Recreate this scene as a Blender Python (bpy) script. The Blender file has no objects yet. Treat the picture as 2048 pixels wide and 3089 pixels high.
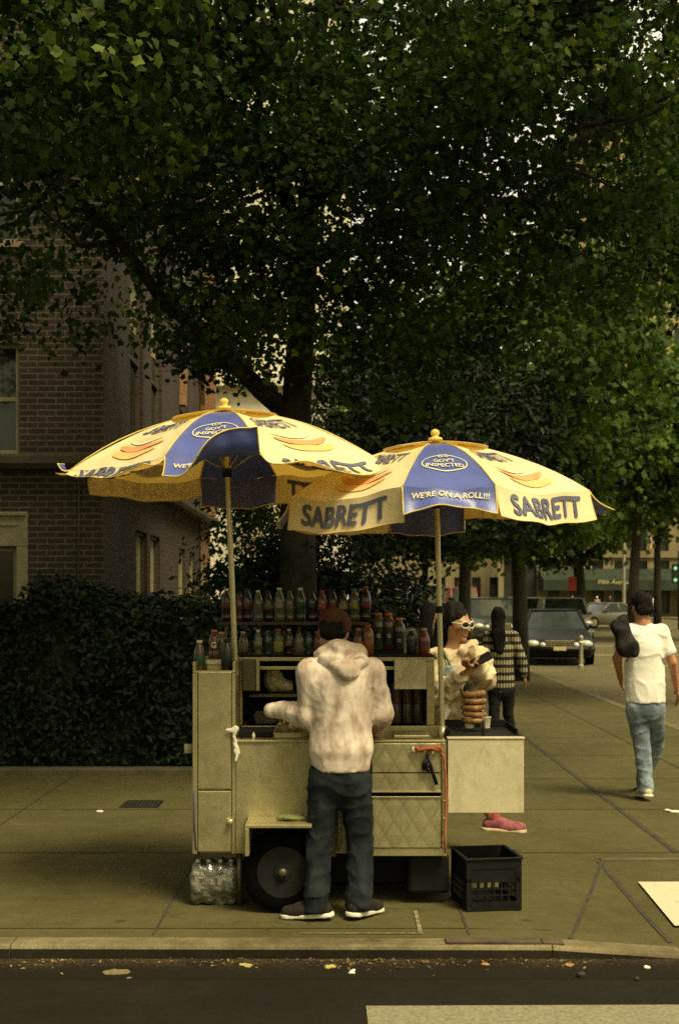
EXPOSURE = 1.6
DENOISE = False
import bpy, bmesh, math, random
import numpy as np
from mathutils import Vector, Matrix, noise

random.seed(7)
RNG = np.random.default_rng(11)
SC = bpy.context.scene
COL = SC.collection
R = math.radians
K = 2048 / 1568
CAM_H, FPX, HZ = 1.72, 3900.0, 1800.0


def P(xd, yd, Y):
    """place in the street for a spot measured on the photograph, at distance Y"""
    return Vector(((xd * K - 1024) / FPX * Y, Y, CAM_H - (yd * K - HZ) / FPX * Y))


def PX(xd, Y):
    return (xd * K - 1024) / FPX * Y


def PZ(yd, Y):
    return CAM_H - (yd * K - HZ) / FPX * Y


# ------------------------------------------------------------------ tagging
def tag(o, label=None, cat=None, group=None, kind=None):
    if label: o['label'] = label
    if cat: o['category'] = cat
    if group: o['group'] = group
    if kind: o['kind'] = kind
    return o


def thing(name, label, cat, loc=(0, 0, 0), rz=0.0, group=None):
    o = bpy.data.objects.new(name, None)
    COL.objects.link(o)
    o.empty_display_size = 0.1
    o.location = loc
    o.rotation_euler = (0, 0, rz)
    return tag(o, label, cat, group)


def copy_tree(o, parent=None):
    c = o.copy()
    COL.objects.link(c)
    c.parent = parent
    for ch in list(o.children):
        copy_tree(ch, c)
    return c


# ------------------------------------------------------------------ meshes
def mesh_obj(name, verts, faces, mat, parent=None, smooth=False, bevel=0.0, sharp=None):
    me = bpy.data.meshes.new(name)
    me.from_pydata([tuple(v) for v in verts], [], faces)
    me.update()
    return link_mesh(name, me, mat, parent, smooth, bevel, sharp)


def link_mesh(name, me, mat, parent=None, smooth=False, bevel=0.0, sharp=None):
    o = bpy.data.objects.new(name, me)
    COL.objects.link(o)
    if mat: me.materials.append(mat)
    if parent: o.parent = parent
    if smooth:
        me.polygons.foreach_set('use_smooth', np.ones(len(me.polygons), dtype=bool))
        if sharp:
            me.set_sharp_from_angle(angle=R(sharp))
    if bevel:
        b = o.modifiers.new('bevel', 'BEVEL')
        b.width = bevel
        b.segments = 2
        b.limit_method = 'ANGLE'
        b.angle_limit = R(35)
    return o


def np_mesh(name, V, F, mat, parent=None, smooth=False):
    """V (n,3) float, F (m,k) int -> linked object"""
    me = bpy.data.meshes.new(name)
    V = np.ascontiguousarray(V, dtype=np.float32)
    F = np.ascontiguousarray(F, dtype=np.int32)
    m, k = F.shape
    me.vertices.add(len(V))
    me.vertices.foreach_set('co', V.ravel())
    me.loops.add(m * k)
    me.loops.foreach_set('vertex_index', F.ravel())
    me.polygons.add(m)
    me.polygons.foreach_set('loop_start', np.arange(0, m * k, k, dtype=np.int32))
    try:
        me.polygons.foreach_set('loop_total', np.full(m, k, dtype=np.int32))
    except Exception:
        pass
    me.update(calc_edges=True)
    me.validate()
    return link_mesh(name, me, mat, parent, smooth)


class MB:
    def __init__(s):
        s.v = []
        s.f = []

    def add(s, vs, fs):
        o = len(s.v)
        s.v += [Vector(v) for v in vs]
        s.f += [tuple(i + o for i in f) for f in fs]
        return s

    def box(s, x0, x1, y0, y1, z0, z1):
        vs = [(x, y, z) for z in (z0, z1) for y in (y0, y1) for x in (x0, x1)]
        return s.add(vs, [(0, 2, 3, 1), (4, 5, 7, 6), (0, 1, 5, 4), (2, 6, 7, 3), (0, 4, 6, 2), (1, 3, 7, 5)])

    def tube(s, pts, r, n=8, cap=True):
        pts = [Vector(p) for p in pts]
        rs = r if isinstance(r, (list, tuple)) else [r] * len(pts)
        vs, fs = [], []
        up = None
        for i, p in enumerate(pts):
            d = (pts[min(i + 1, len(pts) - 1)] - pts[max(i - 1, 0)]).normalized()
            if up is None:
                a = Vector((0, 0, 1)) if abs(d.z) < .9 else Vector((1, 0, 0))
                u = d.cross(a).normalized()
            else:
                u = (up - d * up.dot(d)).normalized()
            up = u
            w = d.cross(u)
            for k in range(n):
                t = 2 * math.pi * k / n
                vs.append(p + (u * math.cos(t) + w * math.sin(t)) * rs[i])
        for i in range(len(pts) - 1):
            for k in range(n):
                a, b = i * n + k, i * n + (k + 1) % n
                fs.append((a, b, b + n, a + n))
        if cap:
            fs.append(tuple(range(n))[::-1])
            fs.append(tuple(range((len(pts) - 1) * n, len(pts) * n)))
        return s.add(vs, fs)

    def lathe(s, prof, n=16, loc=(0, 0, 0), axis='z', ring=False):
        loc = Vector(loc)
        vs, fs = [], []
        for (r, z) in prof:
            for k in range(n):
                t = 2 * math.pi * k / n
                if axis == 'z': q = Vector((r * math.cos(t), r * math.sin(t), z))
                elif axis == 'x': q = Vector((z, r * math.cos(t), r * math.sin(t)))
                else: q = Vector((r * math.sin(t), z, r * math.cos(t)))
                vs.append(loc + q)
        m = len(prof)
        for i in range(m if ring else m - 1):
            for k in range(n):
                a, b = i * n + k, i * n + (k + 1) % n
                c, d = ((i + 1) % m) * n + k, ((i + 1) % m) * n + (k + 1) % n
                fs.append((a, b, d, c))
        if not ring:
            fs.append(tuple(range(n))[::-1])
            fs.append(tuple(range((m - 1) * n, m * n)))
        return s.add(vs, fs)

    def ell(s, c, r, n=14, m=9, Rm=None):
        c = Vector(c)
        vs, fs = [], []
        for i in range(m + 1):
            ph = math.pi * i / m
            for k in range(n):
                t = 2 * math.pi * k / n
                q = Vector((r[0] * math.sin(ph) * math.cos(t), r[1] * math.sin(ph) * math.sin(t), r[2] * math.cos(ph)))
                if Rm: q = Rm @ q
                vs.append(c + q)
        for i in range(m):
            for k in range(n):
                a, b = i * n + k, i * n + (k + 1) % n
                fs.append((a, a + n, b + n, b))
        return s.add(vs, fs)

    def torus(s, c, Rr, r, n=28, m=10, Rm=None, wob=0):
        c = Vector(c)
        vs, fs = [], []
        for i in range(n):
            t = 2 * math.pi * i / n
            for k in range(m):
                q = 2 * math.pi * k / m
                rr = Rr * (1 + wob * math.sin(3 * t)) + r * math.cos(q)
                p = Vector((rr * math.cos(t), rr * math.sin(t), r * math.sin(q)))
                if Rm: p = Rm @ p
                vs.append(c + p)
        for i in range(n):
            for k in range(m):
                a, b = i * m + k, i * m + (k + 1) % m
                a2, b2 = ((i + 1) % n) * m + k, ((i + 1) % n) * m + (k + 1) % m
                fs.append((a, a2, b2, b))
        return s.add(vs, fs)

    def prism(s, pts, axis, a0, a1):
        """extrude a 2D polygon: axis 'x' -> pts are (y,z); 'y' -> (x,z); 'z' -> (x,y)"""
        def mk(p, a):
            return {'x': (a, p[0], p[1]), 'y': (p[0], a, p[1]), 'z': (p[0], p[1], a)}[axis]
        n = len(pts)
        vs = [mk(p, a0) for p in pts] + [mk(p, a1) for p in pts]
        fs = [tuple(range(n)), tuple(range(2 * n - 1, n - 1, -1))]
        for i in range(n):
            j = (i + 1) % n
            fs.append((i, i + n, j + n, j))
        return s.add(vs, fs)

    def build(s, name, mat, parent=None, smooth=False, bevel=0.0, world=True, sharp=None):
        """world=True: verts are in world space and the (unrotated) parent chain's place is taken off"""
        off = Vector((0, 0, 0))
        q = parent
        while world and q is not None:
            off += q.location
            q = q.parent
        me = bpy.data.meshes.new(name)
        me.from_pydata([tuple(v - off) for v in s.v], [], s.f)
        bm = bmesh.new()
        bm.from_mesh(me)
        bmesh.ops.recalc_face_normals(bm, faces=bm.faces)
        bm.to_mesh(me)
        bm.free()
        return link_mesh(name, me, mat, parent, smooth, bevel, sharp)


# ------------------------------------------------------------------ materials
def new_mat(name):
    m = bpy.data.materials.new(name)
    m.use_nodes = True
    nt = m.node_tree
    b = nt.nodes['Principled BSDF']
    return m, nt, b


def rgba(c): return (c[0], c[1], c[2], 1.0)


def coords(nt, kind='Object', scale=(1, 1, 1)):
    if kind == 'World':
        g = nt.nodes.new('ShaderNodeNewGeometry')
        out = g.outputs['Position']
    else:
        t = nt.nodes.new('ShaderNodeTexCoord')
        out = t.outputs[kind]
    mp = nt.nodes.new('ShaderNodeMapping')
    mp.inputs['Scale'].default_value = scale
    nt.links.new(out, mp.inputs['Vector'])
    return mp.outputs['Vector']


def noise_tex(nt, vec, scale, detail=6, rough=.6, dist=0):
    n = nt.nodes.new('ShaderNodeTexNoise')
    n.inputs['Scale'].default_value = scale
    n.inputs['Detail'].default_value = detail
    n.inputs['Roughness'].default_value = rough
    n.inputs['Distortion'].default_value = dist
    nt.links.new(vec, n.inputs['Vector'])
    return n.outputs['Fac']


def ramp(nt, fac, stops):
    r = nt.nodes.new('ShaderNodeValToRGB')
    el = r.color_ramp.elements
    while len(el) < len(stops): el.new(.5)
    for e, (p, c) in zip(el, stops):
        e.position = p
        e.color = rgba(c) if len(c) == 3 else c
    nt.links.new(fac, r.inputs['Fac'])
    return r.outputs['Color']


def mixc(nt, fac, a, b, mode='MIX'):
    m = nt.nodes.new('ShaderNodeMix')
    m.data_type = 'RGBA'
    m.blend_type = mode
    for sock, val in ((m.inputs['Factor'], fac), (m.inputs['A'], a), (m.inputs['B'], b)):
        if hasattr(val, 'links'): nt.links.new(val, sock)
        elif isinstance(val, (int, float)): sock.default_value = val
        else: sock.default_value = rgba(val)
    # RGBA sockets live at index 6,7
    return m.outputs['Result'] if m.outputs['Result'].type == 'RGBA' else m.outputs[2]


def mixrgb(nt, fac, a, b, mode='MIX'):
    m = nt.nodes.new('ShaderNodeMixRGB')
    m.blend_type = mode
    for sock, val in ((m.inputs[0], fac), (m.inputs[1], a), (m.inputs[2], b)):
        if hasattr(val, 'is_linked'): nt.links.new(val, sock)
        elif isinstance(val, (int, float)): sock.default_value = val
        else: sock.default_value = rgba(val)
    return m.outputs[0]


def bump(nt, b, h, strength=.3, dist=.01):
    n = nt.nodes.new('ShaderNodeBump')
    n.inputs['Strength'].default_value = strength
    n.inputs['Distance'].default_value = dist
    nt.links.new(h, n.inputs['Height'])
    nt.links.new(n.outputs['Normal'], b.inputs['Normal'])


def M(name, c1, c2=None, scale=6, rough=.6, metal=0, bmp=0, bscale=60, bdist=.004, lo=.35, hi=.65,
      space='Object', stretch=(1, 1, 1), spec=.4, coat=0, trans=0, rough2=None):
    m, nt, b = new_mat(name)
    b.inputs['Roughness'].default_value = rough
    b.inputs['Metallic'].default_value = metal
    b.inputs['Specular IOR Level'].default_value = spec
    b.inputs['Coat Weight'].default_value = coat
    b.inputs['Transmission Weight'].default_value = trans
    v = coords(nt, space, stretch)
    if c2 is not None:
        f = noise_tex(nt, v, scale)
        nt.links.new(ramp(nt, f, [(lo, c1), (hi, c2)]), b.inputs['Base Color'])
        if rough2 is not None:
            rr = ramp(nt, f, [(lo, (rough,) * 3), (hi, (rough2,) * 3)])
            nt.links.new(rr, b.inputs['Roughness'])
    else:
        f = noise_tex(nt, v, scale * 2)
        d = tuple(max(0, x * .82) for x in c1)
        nt.links.new(ramp(nt, f, [(.3, d), (.7, c1)]), b.inputs['Base Color'])
    if bmp:
        bump(nt, b, noise_tex(nt, v, bscale, 4), bmp, bdist)
    return m


def leaf_mat(name, stops, tr=.35, rough=.6):
    m, nt, b = new_mat(name)
    g = nt.nodes.new('ShaderNodeNewGeometry')
    big = noise_tex(nt, g.outputs['Position'], .85, 3, .6)
    st = ramp(nt, big, [(.36, (0, 0, 0)), (.66, (1, 1, 1))])
    fac = mixrgb(nt, .5, g.outputs['Random Per Island'], st)
    col = ramp(nt, fac, stops)
    nt.links.new(col, b.inputs['Base Color'])
    b.inputs['Roughness'].default_value = rough
    b.inputs['Specular IOR Level'].default_value = .16
    t = nt.nodes.new('ShaderNodeBsdfTranslucent')
    tc = mixrgb(nt, 1.0, col, (1.3, 1.35, .5), 'MULTIPLY')
    nt.links.new(tc, t.inputs['Color'])
    mx = nt.nodes.new('ShaderNodeMixShader')
    mx.inputs[0].default_value = tr
    nt.links.new(b.outputs[0], mx.inputs[1])
    nt.links.new(t.outputs[0], mx.inputs[2])
    nt.links.new(mx.outputs[0], nt.nodes['Material Output'].inputs['Surface'])
    return m


# ------------------------------------------------------------------ sculpting from distance fields
def _rot(Rm): return None if Rm is None else np.array(Rm.to_3x3())


def limb(a, ra, b, rb, flat=None):
    """tapered limb from a to b; flat=(axis, factor) squeezes its section along an axis"""
    a, b = np.array(a, float), np.array(b, float)
    ab = b - a
    L2 = max(float(ab @ ab), 1e-9)
    m = max(ra, rb)
    if flat is not None:
        ax = np.array(flat[0], float)
        ax /= np.linalg.norm(ax)
        fc = flat[1]

    def fn(X, Y, Z):
        px, py, pz = X - a[0], Y - a[1], Z - a[2]
        t = np.clip((px * ab[0] + py * ab[1] + pz * ab[2]) / L2, 0, 1)
        qx, qy, qz = px - t * ab[0], py - t * ab[1], pz - t * ab[2]
        if flat is not None:
            k = (qx * ax[0] + qy * ax[1] + qz * ax[2]) * (1 / fc - 1)
            qx, qy, qz = qx + k * ax[0], qy + k * ax[1], qz + k * ax[2]
        return np.sqrt(qx * qx + qy * qy + qz * qz) - (ra + (rb - ra) * t)
    return fn, np.minimum(a, b) - m, np.maximum(a, b) + m


def ellip(c, r, Rm=None):
    c, r = np.array(c, float), np.array(r, float)
    M3 = _rot(Rm)
    m = max(r)

    def fn(X, Y, Z):
        px, py, pz = X - c[0], Y - c[1], Z - c[2]
        if M3 is not None:
            px, py, pz = (M3[0, 0] * px + M3[1, 0] * py + M3[2, 0] * pz,
                          M3[0, 1] * px + M3[1, 1] * py + M3[2, 1] * pz,
                          M3[0, 2] * px + M3[1, 2] * py + M3[2, 2] * pz)
        k0 = np.sqrt((px / r[0]) ** 2 + (py / r[1]) ** 2 + (pz / r[2]) ** 2)
        k1 = np.sqrt((px / r[0] ** 2) ** 2 + (py / r[1] ** 2) ** 2 + (pz / r[2] ** 2) ** 2) + 1e-9
        return k0 * (k0 - 1) / k1
    ext = r if M3 is None else np.array([m, m, m])
    return fn, c - ext, c + ext


def half(point, normal):
    """half space, inside where (p-point).normal < 0"""
    p, n = np.array(point, float), np.array(normal, float)
    n /= np.linalg.norm(n)

    def fn(X, Y, Z):
        return (X - p[0]) * n[0] + (Y - p[1]) * n[1] + (Z - p[2]) * n[2]
    return fn, None, None


def waves(seed, amp, freq, aniso=(1, 1, 1), n=9):
    g = np.random.default_rng(seed)
    ks = g.normal(size=(n, 3)) * freq * np.array(aniso)
    ph = g.uniform(0, 6.28, n)

    def fn(X, Y, Z):
        s = 0
        for k, p in zip(ks, ph):
            s = s + np.sin(k[0] * X + k[1] * Y + k[2] * Z + p)
        return amp * s / math.sqrt(n)
    return fn


def folds(seed, amp, freq, aniso=(1, 1, 1), n=14):
    """creased cloth: ridged, warped waves, so folds are sharp in the valleys and wander"""
    w = waves(seed + 900, 1.0, freq * .45, aniso, 6)
    a = waves(seed, 1.0, freq, aniso, n)
    b = waves(seed + 300, 1.0, freq * 1.7, aniso, n)

    def fn(X, Y, Z):
        s = .05 * w(X, Y, Z)
        p = a(X + s, Y - s, Z + .6 * s)
        q = b(X - s, Y + s, Z + s)
        return amp * ((1 - np.abs(np.tanh(2.2 * p))) * -1.5 + .35 + .45 * np.tanh(q))
    return fn


def sculpt(name, ops, h, mat, parent, disp=None, smooth=2):
    """ops: list of ('u', k, prim) / ('s', k, prim); one continuous surface out"""
    lo = np.min([p[1] for o, k, p in ops if o == 'u'], axis=0) - .03 - 2 * h
    hi = np.max([p[2] for o, k, p in ops if o == 'u'], axis=0) + .03 + 2 * h
    n = np.maximum(np.ceil((hi - lo) / h).astype(int) + 1, 4)
    F = np.full(n, .5, dtype=np.float32)
    ax = [lo[i] + h * np.arange(n[i]) for i in range(3)]
    for o, k, (fn, a, b) in ops:
        if a is None:
            i0, i1 = np.zeros(3, int), n
        else:
            mg = .05 + k
            i0 = np.clip(np.floor((a - mg - lo) / h).astype(int), 0, n)
            i1 = np.clip(np.ceil((b + mg - lo) / h).astype(int) + 1, 0, n)
        if np.any(i1 <= i0): continue
        sl = tuple(slice(i0[q], i1[q]) for q in range(3))
        X = ax[0][sl[0]][:, None, None]
        Y = ax[1][sl[1]][None, :, None]
        Z = ax[2][sl[2]][None, None, :]
        d = fn(X, Y, Z)
        f = F[sl]
        if o == 'u':
            if k > 0:
                q = np.clip(.5 + .5 * (f - d) / k, 0, 1)
                F[sl] = f + (d - f) * q - k * q * (1 - q)
            else:
                F[sl] = np.minimum(f, d)
        else:
            if k > 0:
                q = np.clip(.5 - .5 * (f + d) / k, 0, 1)
                F[sl] = f + (-d - f) * q + k * q * (1 - q)
            else:
                F[sl] = np.maximum(f, -d)
    if disp is not None:
        F = F + disp(ax[0][:, None, None], ax[1][None, :, None], ax[2][None, None, :])
    F[0], F[-1], F[:, 0], F[:, -1], F[:, :, 0], F[:, :, -1] = (.5,) * 6
    V, Q = surface_nets(F, lo, h)
    for _ in range(smooth):
        V = relax(V, Q, .5)
    return np_mesh(name, V, Q, mat, parent, True)


def relax(V, Q, f):
    s = np.zeros_like(V)
    c = np.zeros(len(V))
    for i in range(4):
        for j in (1, 3):
            np.add.at(s, Q[:, i], V[Q[:, (i + j) % 4]])
            np.add.at(c, Q[:, i], 1)
    return V * (1 - f) + f * s / np.maximum(c, 1)[:, None]


def surface_nets(F, org, h):
    S = F < 0
    nx, ny, nz = F.shape
    cnt = np.zeros((nx - 1, ny - 1, nz - 1), np.int8)
    for i in (0, 1):
        for j in (0, 1):
            for k in (0, 1):
                cnt += S[i:nx - 1 + i, j:ny - 1 + j, k:nz - 1 + k]
    mask = (cnt > 0) & (cnt < 8)
    I = np.argwhere(mask)
    idx = np.full(mask.shape, -1, np.int64)
    idx[mask] = np.arange(len(I))
    acc = np.zeros((len(I), 3))
    c = np.zeros(len(I))
    corners = [(i, j, k) for i in (0, 1) for j in (0, 1) for k in (0, 1)]
    for a in corners:
        for ax in range(3):
            if a[ax]: continue
            b = list(a)
            b[ax] = 1
            fa = F[I[:, 0] + a[0], I[:, 1] + a[1], I[:, 2] + a[2]]
            fb = F[I[:, 0] + b[0], I[:, 1] + b[1], I[:, 2] + b[2]]
            x = (fa < 0) != (fb < 0)
            t = np.where(x, fa / np.where(x, fa - fb, 1), 0)
            p = np.tile(np.array(a, float), (len(I), 1))
            p[:, ax] += t
            acc += p * x[:, None]
            c += x
    V = org + h * (I + acc / np.maximum(c, 1)[:, None])
    quads = []
    for ax in range(3):
        u, v = (ax + 1) % 3, (ax + 2) % 3
        sl0 = [slice(None)] * 3
        sl1 = [slice(None)] * 3
        sl0[ax] = slice(0, -1)
        sl1[ax] = slice(1, None)
        A, B = S[tuple(sl0)], S[tuple(sl1)]
        E = np.argwhere(A != B)
        ok = (E[:, u] > 0) & (E[:, v] > 0) & (E[:, u] < F.shape[u] - 1) & (E[:, v] < F.shape[v] - 1)
        E = E[ok]
        inside = A[E[:, 0], E[:, 1], E[:, 2]]
        def cell(du, dv):
            q = E.copy()
            q[:, u] += du
            q[:, v] += dv
            return idx[q[:, 0], q[:, 1], q[:, 2]]
        q = np.stack([cell(-1, -1), cell(0, -1), cell(0, 0), cell(-1, 0)], 1)
        q[~inside] = q[~inside][:, ::-1]
        quads.append(q)
    Q = np.concatenate(quads)
    return V, Q[np.all(Q >= 0, 1)]


# ------------------------------------------------------------------ lettering
def text_mesh(txt, bold=.02, shear=0.0, spacing=1.0, maxlen=.12):
    """flat triangulated lettering, x in 0..1, y in 0..aspect"""
    cu = bpy.data.curves.new('lettering', 'FONT')
    cu.body = txt
    cu.size = 1
    cu.offset = bold
    cu.shear = shear
    cu.space_character = spacing
    cu.resolution_u = 3
    o = bpy.data.objects.new('lettering', cu)
    COL.objects.link(o)
    dg = bpy.context.evaluated_depsgraph_get()
    me = bpy.data.meshes.new_from_object(o.evaluated_get(dg))
    bpy.data.objects.remove(o)
    bm = bmesh.new()
    bm.from_mesh(me)
    bmesh.ops.triangulate(bm, faces=bm.faces)
    xs = [v.co.x for v in bm.verts]
    ys = [v.co.y for v in bm.verts]
    x0, w, y0 = min(xs), max(xs) - min(xs), min(ys)
    for v in bm.verts:
        v.co = Vector(((v.co.x - x0) / w, (v.co.y - y0) / w, 0))
    for _ in range(6):
        es = [e for e in bm.edges if e.calc_length() > maxlen]
        if es: bmesh.ops.subdivide_edges(bm, edges=es, cuts=1)
        bmesh.ops.triangulate(bm, faces=bm.faces)
    vs = [v.co.copy() for v in bm.verts]
    bm.verts.index_update()
    fs = [tuple(v.index for v in f.verts) for f in bm.faces]
    asp = max(v.y for v in vs)
    bm.free()
    return vs, fs, asp


# ------------------------------------------------------------------ foliage
def lobed_leaf():
    """a five-lobed leaf, fan of triangles, about 1 across"""
    pts = [(0, 0, .0)]
    ang = [-90, -52, -20, 14, 48, 66, 90, 114, 132, 166, 200, 232]
    rad = [.20, .40, .33, .50, .37, .42, .56, .42, .37, .50, .33, .40]
    for a, r in zip(ang, rad):
        t = R(a)
        pts.append((r * math.cos(t), r * math.sin(t), -.30 * r + .26 * abs(math.cos(t)) * r))
    n = len(ang)
    return np.array(pts), np.array([(0, 1 + i, 1 + (i + 1) % n) for i in range(n)])


def oval_leaf():
    pts = [(0, -.5, 0), (.24, -.12, .07), (.2, .2, .06), (0, .5, -.04), (-.2, .2, .06), (-.24, -.12, .07), (0, 0, -.02)]
    return np.array(pts), np.array([(6, i, (i + 1) % 6) for i in range(6)])


def scatter_leaves(pos, nrm, size, tmpl, rng, lift=None):
    """one leaf of the template at each position, facing nrm, random spin"""
    T, Fc = tmpl
    N = len(pos)
    n = nrm / np.maximum(np.linalg.norm(nrm, axis=1), 1e-6)[:, None]
    r = rng.normal(size=(N, 3))
    u = np.cross(n, r)
    u /= np.maximum(np.linalg.norm(u, axis=1), 1e-6)[:, None]
    v = np.cross(n, u)
    V = pos[:, None, :] + size[:, None, None] * (T[None, :, 0, None] * u[:, None] + T[None, :, 1, None] * v[:, None] + T[None, :, 2, None] * n[:, None])
    F = Fc[None] + (np.arange(N) * len(T))[:, None, None]
    return V.reshape(-1, 3), F.reshape(-1, 3)


def blob_points(rng, blobs, n, inner=.0):
    """n cluster centres in a set of ellipsoids (centre, radii, weight), denser towards the outside"""
    w = np.array([b[2] for b in blobs], float)
    ch = rng.choice(len(blobs), n, p=w / w.sum())
    d = rng.normal(size=(n, 3))
    d /= np.linalg.norm(d, axis=1)[:, None]
    r = (inner + (1 - inner) * rng.random(n)) ** .5
    C = np.array([b[0] for b in blobs])[ch]
    Rr = np.array([b[1] for b in blobs])[ch]
    return C + d * r[:, None] * Rr, d
# ================================================================== setting
def ground_mat(name, base, dark, light, grain=260, cracks=0.0, stain=.5):
    m, nt, b = new_mat(name)
    v = coords(nt, 'World')
    big = noise_tex(nt, v, .9, 8, .65, .4)
    mid = noise_tex(nt, v, 7, 8, .7)
    fine = noise_tex(nt, v, grain, 3, .8)
    c = ramp(nt, big, [(.3, dark), (.5, base), (.72, light)])
    c = mixrgb(nt, .45, c, ramp(nt, mid, [(.3, dark), (.7, light)]))
    c = mixrgb(nt, .55, c, ramp(nt, fine, [(.36, (.08, .08, .08)), (.64, (1.6, 1.6, 1.6))]), 'MULTIPLY')
    # old gum and oil spots
    vo = nt.nodes.new('ShaderNodeTexVoronoi')
    vo.inputs['Scale'].default_value = 1.35
    nt.links.new(v, vo.inputs['Vector'])
    sp = ramp(nt, vo.outputs['Distance'], [(.035, (1, 1, 1)), (.05, (0, 0, 0))])
    c = mixrgb(nt, mixrgb(nt, 1.0, sp, (stain,) * 3, 'MULTIPLY'), c, tuple(x * .45 for x in dark))
    vo2 = nt.nodes.new('ShaderNodeTexVoronoi')
    vo2.inputs['Scale'].default_value = 4.3
    nt.links.new(v, vo2.inputs['Vector'])
    sp2 = ramp(nt, vo2.outputs['Distance'], [(.05, (.8, .8, .8)), (.11, (0, 0, 0))])
    sel = ramp(nt, noise_tex(nt, v, 2.3, 3), [(.5, (0, 0, 0)), (.58, (1, 1, 1))])
    c = mixrgb(nt, mixrgb(nt, 1.0, sp2, sel, 'MULTIPLY'), c, tuple(x * .6 for x in dark))
    # hairline cracks here and there
    wv = nt.nodes.new('ShaderNodeVectorMath')
    wv.operation = 'ADD'
    nz = nt.nodes.new('ShaderNodeTexNoise')
    nz.inputs['Scale'].default_value = 3.0
    nz.inputs['Detail'].default_value = 5
    nt.links.new(v, nz.inputs['Vector'])
    nt.links.new(v, wv.inputs[0])
    nt.links.new(nz.outputs['Color'], wv.inputs[1])
    ve = nt.nodes.new('ShaderNodeTexVoronoi')
    ve.feature = 'DISTANCE_TO_EDGE'
    ve.inputs['Scale'].default_value = .42
    nt.links.new(wv.outputs[0], ve.inputs['Vector'])
    cr = ramp(nt, ve.outputs['Distance'], [(.002, (.4, .4, .4)), (.006, (0, 0, 0))])
    crs = ramp(nt, noise_tex(nt, v, .55, 2), [(.5, (0, 0, 0)), (.56, (1, 1, 1))])
    c = mixrgb(nt, mixrgb(nt, 1.0, cr, crs, 'MULTIPLY'), c, tuple(x * .4 for x in dark))
    # drifting dirt streaks
    dirt = noise_tex(nt, coords(nt, 'World', (.35, 2.2, 1)), 1.7, 7, .7, .8)
    c = mixrgb(nt, ramp(nt, dirt, [(.52, (0, 0, 0)), (.75, (.6, .6, .6))]), c, dark)
    nt.links.new(c, b.inputs['Base Color'])
    b.inputs['Roughness'].default_value = .85
    b.inputs['Specular IOR Level'].default_value = .12
    bump(nt, b, fine, .35, .004)
    return m


m_walk = ground_mat('sidewalk_concrete', (.085, .074, .028), (.056, .049, .017), (.117, .102, .040))
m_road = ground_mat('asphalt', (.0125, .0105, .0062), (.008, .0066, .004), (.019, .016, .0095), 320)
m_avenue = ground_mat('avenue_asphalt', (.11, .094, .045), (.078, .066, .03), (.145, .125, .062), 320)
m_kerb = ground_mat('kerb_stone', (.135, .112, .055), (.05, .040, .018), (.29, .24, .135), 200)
m_kface = ground_mat('gutter_grime_and_shade', (.018, .015, .009), (.010, .008, .005), (.035, .029, .017), 200)  # kerb face: real grime, with the gutter's shade put into the colour too
m_soil = M('soil', (.03, .024, .014), (.055, .045, .026), 4, .95, bmp=.4, space='World')
m_joint = M('joint_dirt', (.028, .023, .013), (.05, .042, .026), 9, .95, space='World')
m_paint = M('road_paint', (.10, .085, .05), (.50, .45, .32), 16, .8, bmp=.2, bscale=200, space='World', lo=.25, hi=.36)
m_paint_worn = M('scuffed_road_paint', (.13, .118, .068), (.23, .205, .125), 60, .9, bmp=.2, bscale=200, space='World', lo=.35, hi=.6)
m_paint2 = M('worn_paint', (.24, .205, .12), (.10, .083, .04), 22, .85, space='World', lo=.4, hi=.6)


def brick_mat(name, c1, c2, mortar, w=.215, hgt=.0707, ms=.011):
    m, nt, b = new_mat(name)
    g = nt.nodes.new('ShaderNodeNewGeometry')
    sp = nt.nodes.new('ShaderNodeSeparateXYZ')
    nt.links.new(g.outputs['Position'], sp.inputs[0])
    ad = nt.nodes.new('ShaderNodeMath')
    nt.links.new(sp.outputs[0], ad.inputs[0])
    nt.links.new(sp.outputs[1], ad.inputs[1])
    cb = nt.nodes.new('ShaderNodeCombineXYZ')
    nt.links.new(ad.outputs[0], cb.inputs[0])
    nt.links.new(sp.outputs[2], cb.inputs[1])
    t = nt.nodes.new('ShaderNodeTexBrick')
    t.inputs['Scale'].default_value = 1
    t.inputs['Brick Width'].default_value = w
    t.inputs['Row Height'].default_value = hgt
    t.inputs['Mortar Size'].default_value = ms
    t.inputs['Mortar Smooth'].default_value = .3
    t.inputs['Bias'].default_value = -.1
    t.inputs['Color1'].default_value = rgba(c1)
    t.inputs['Color2'].default_value = rgba(c2)
    t.inputs['Mortar'].default_value = rgba(mortar)
    nt.links.new(cb.outputs[0], t.inputs['Vector'])
    n = noise_tex(nt, g.outputs['Position'], 1.6, 7, .7)
    c = mixrgb(nt, .7, t.outputs['Color'], ramp(nt, n, [(.3, (.55, .52, .5)), (.7, (1.25, 1.25, 1.2))]), 'MULTIPLY')
    nt.links.new(c, b.inputs['Base Color'])
    b.inputs['Roughness'].default_value = .9
    inv = nt.nodes.new('ShaderNodeMath')
    inv.operation = 'SUBTRACT'
    inv.inputs[0].default_value = 1
    nt.links.new(t.outputs['Fac'], inv.inputs[1])
    bump(nt, b, inv.outputs[0], .7, .012)
    return m


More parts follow.
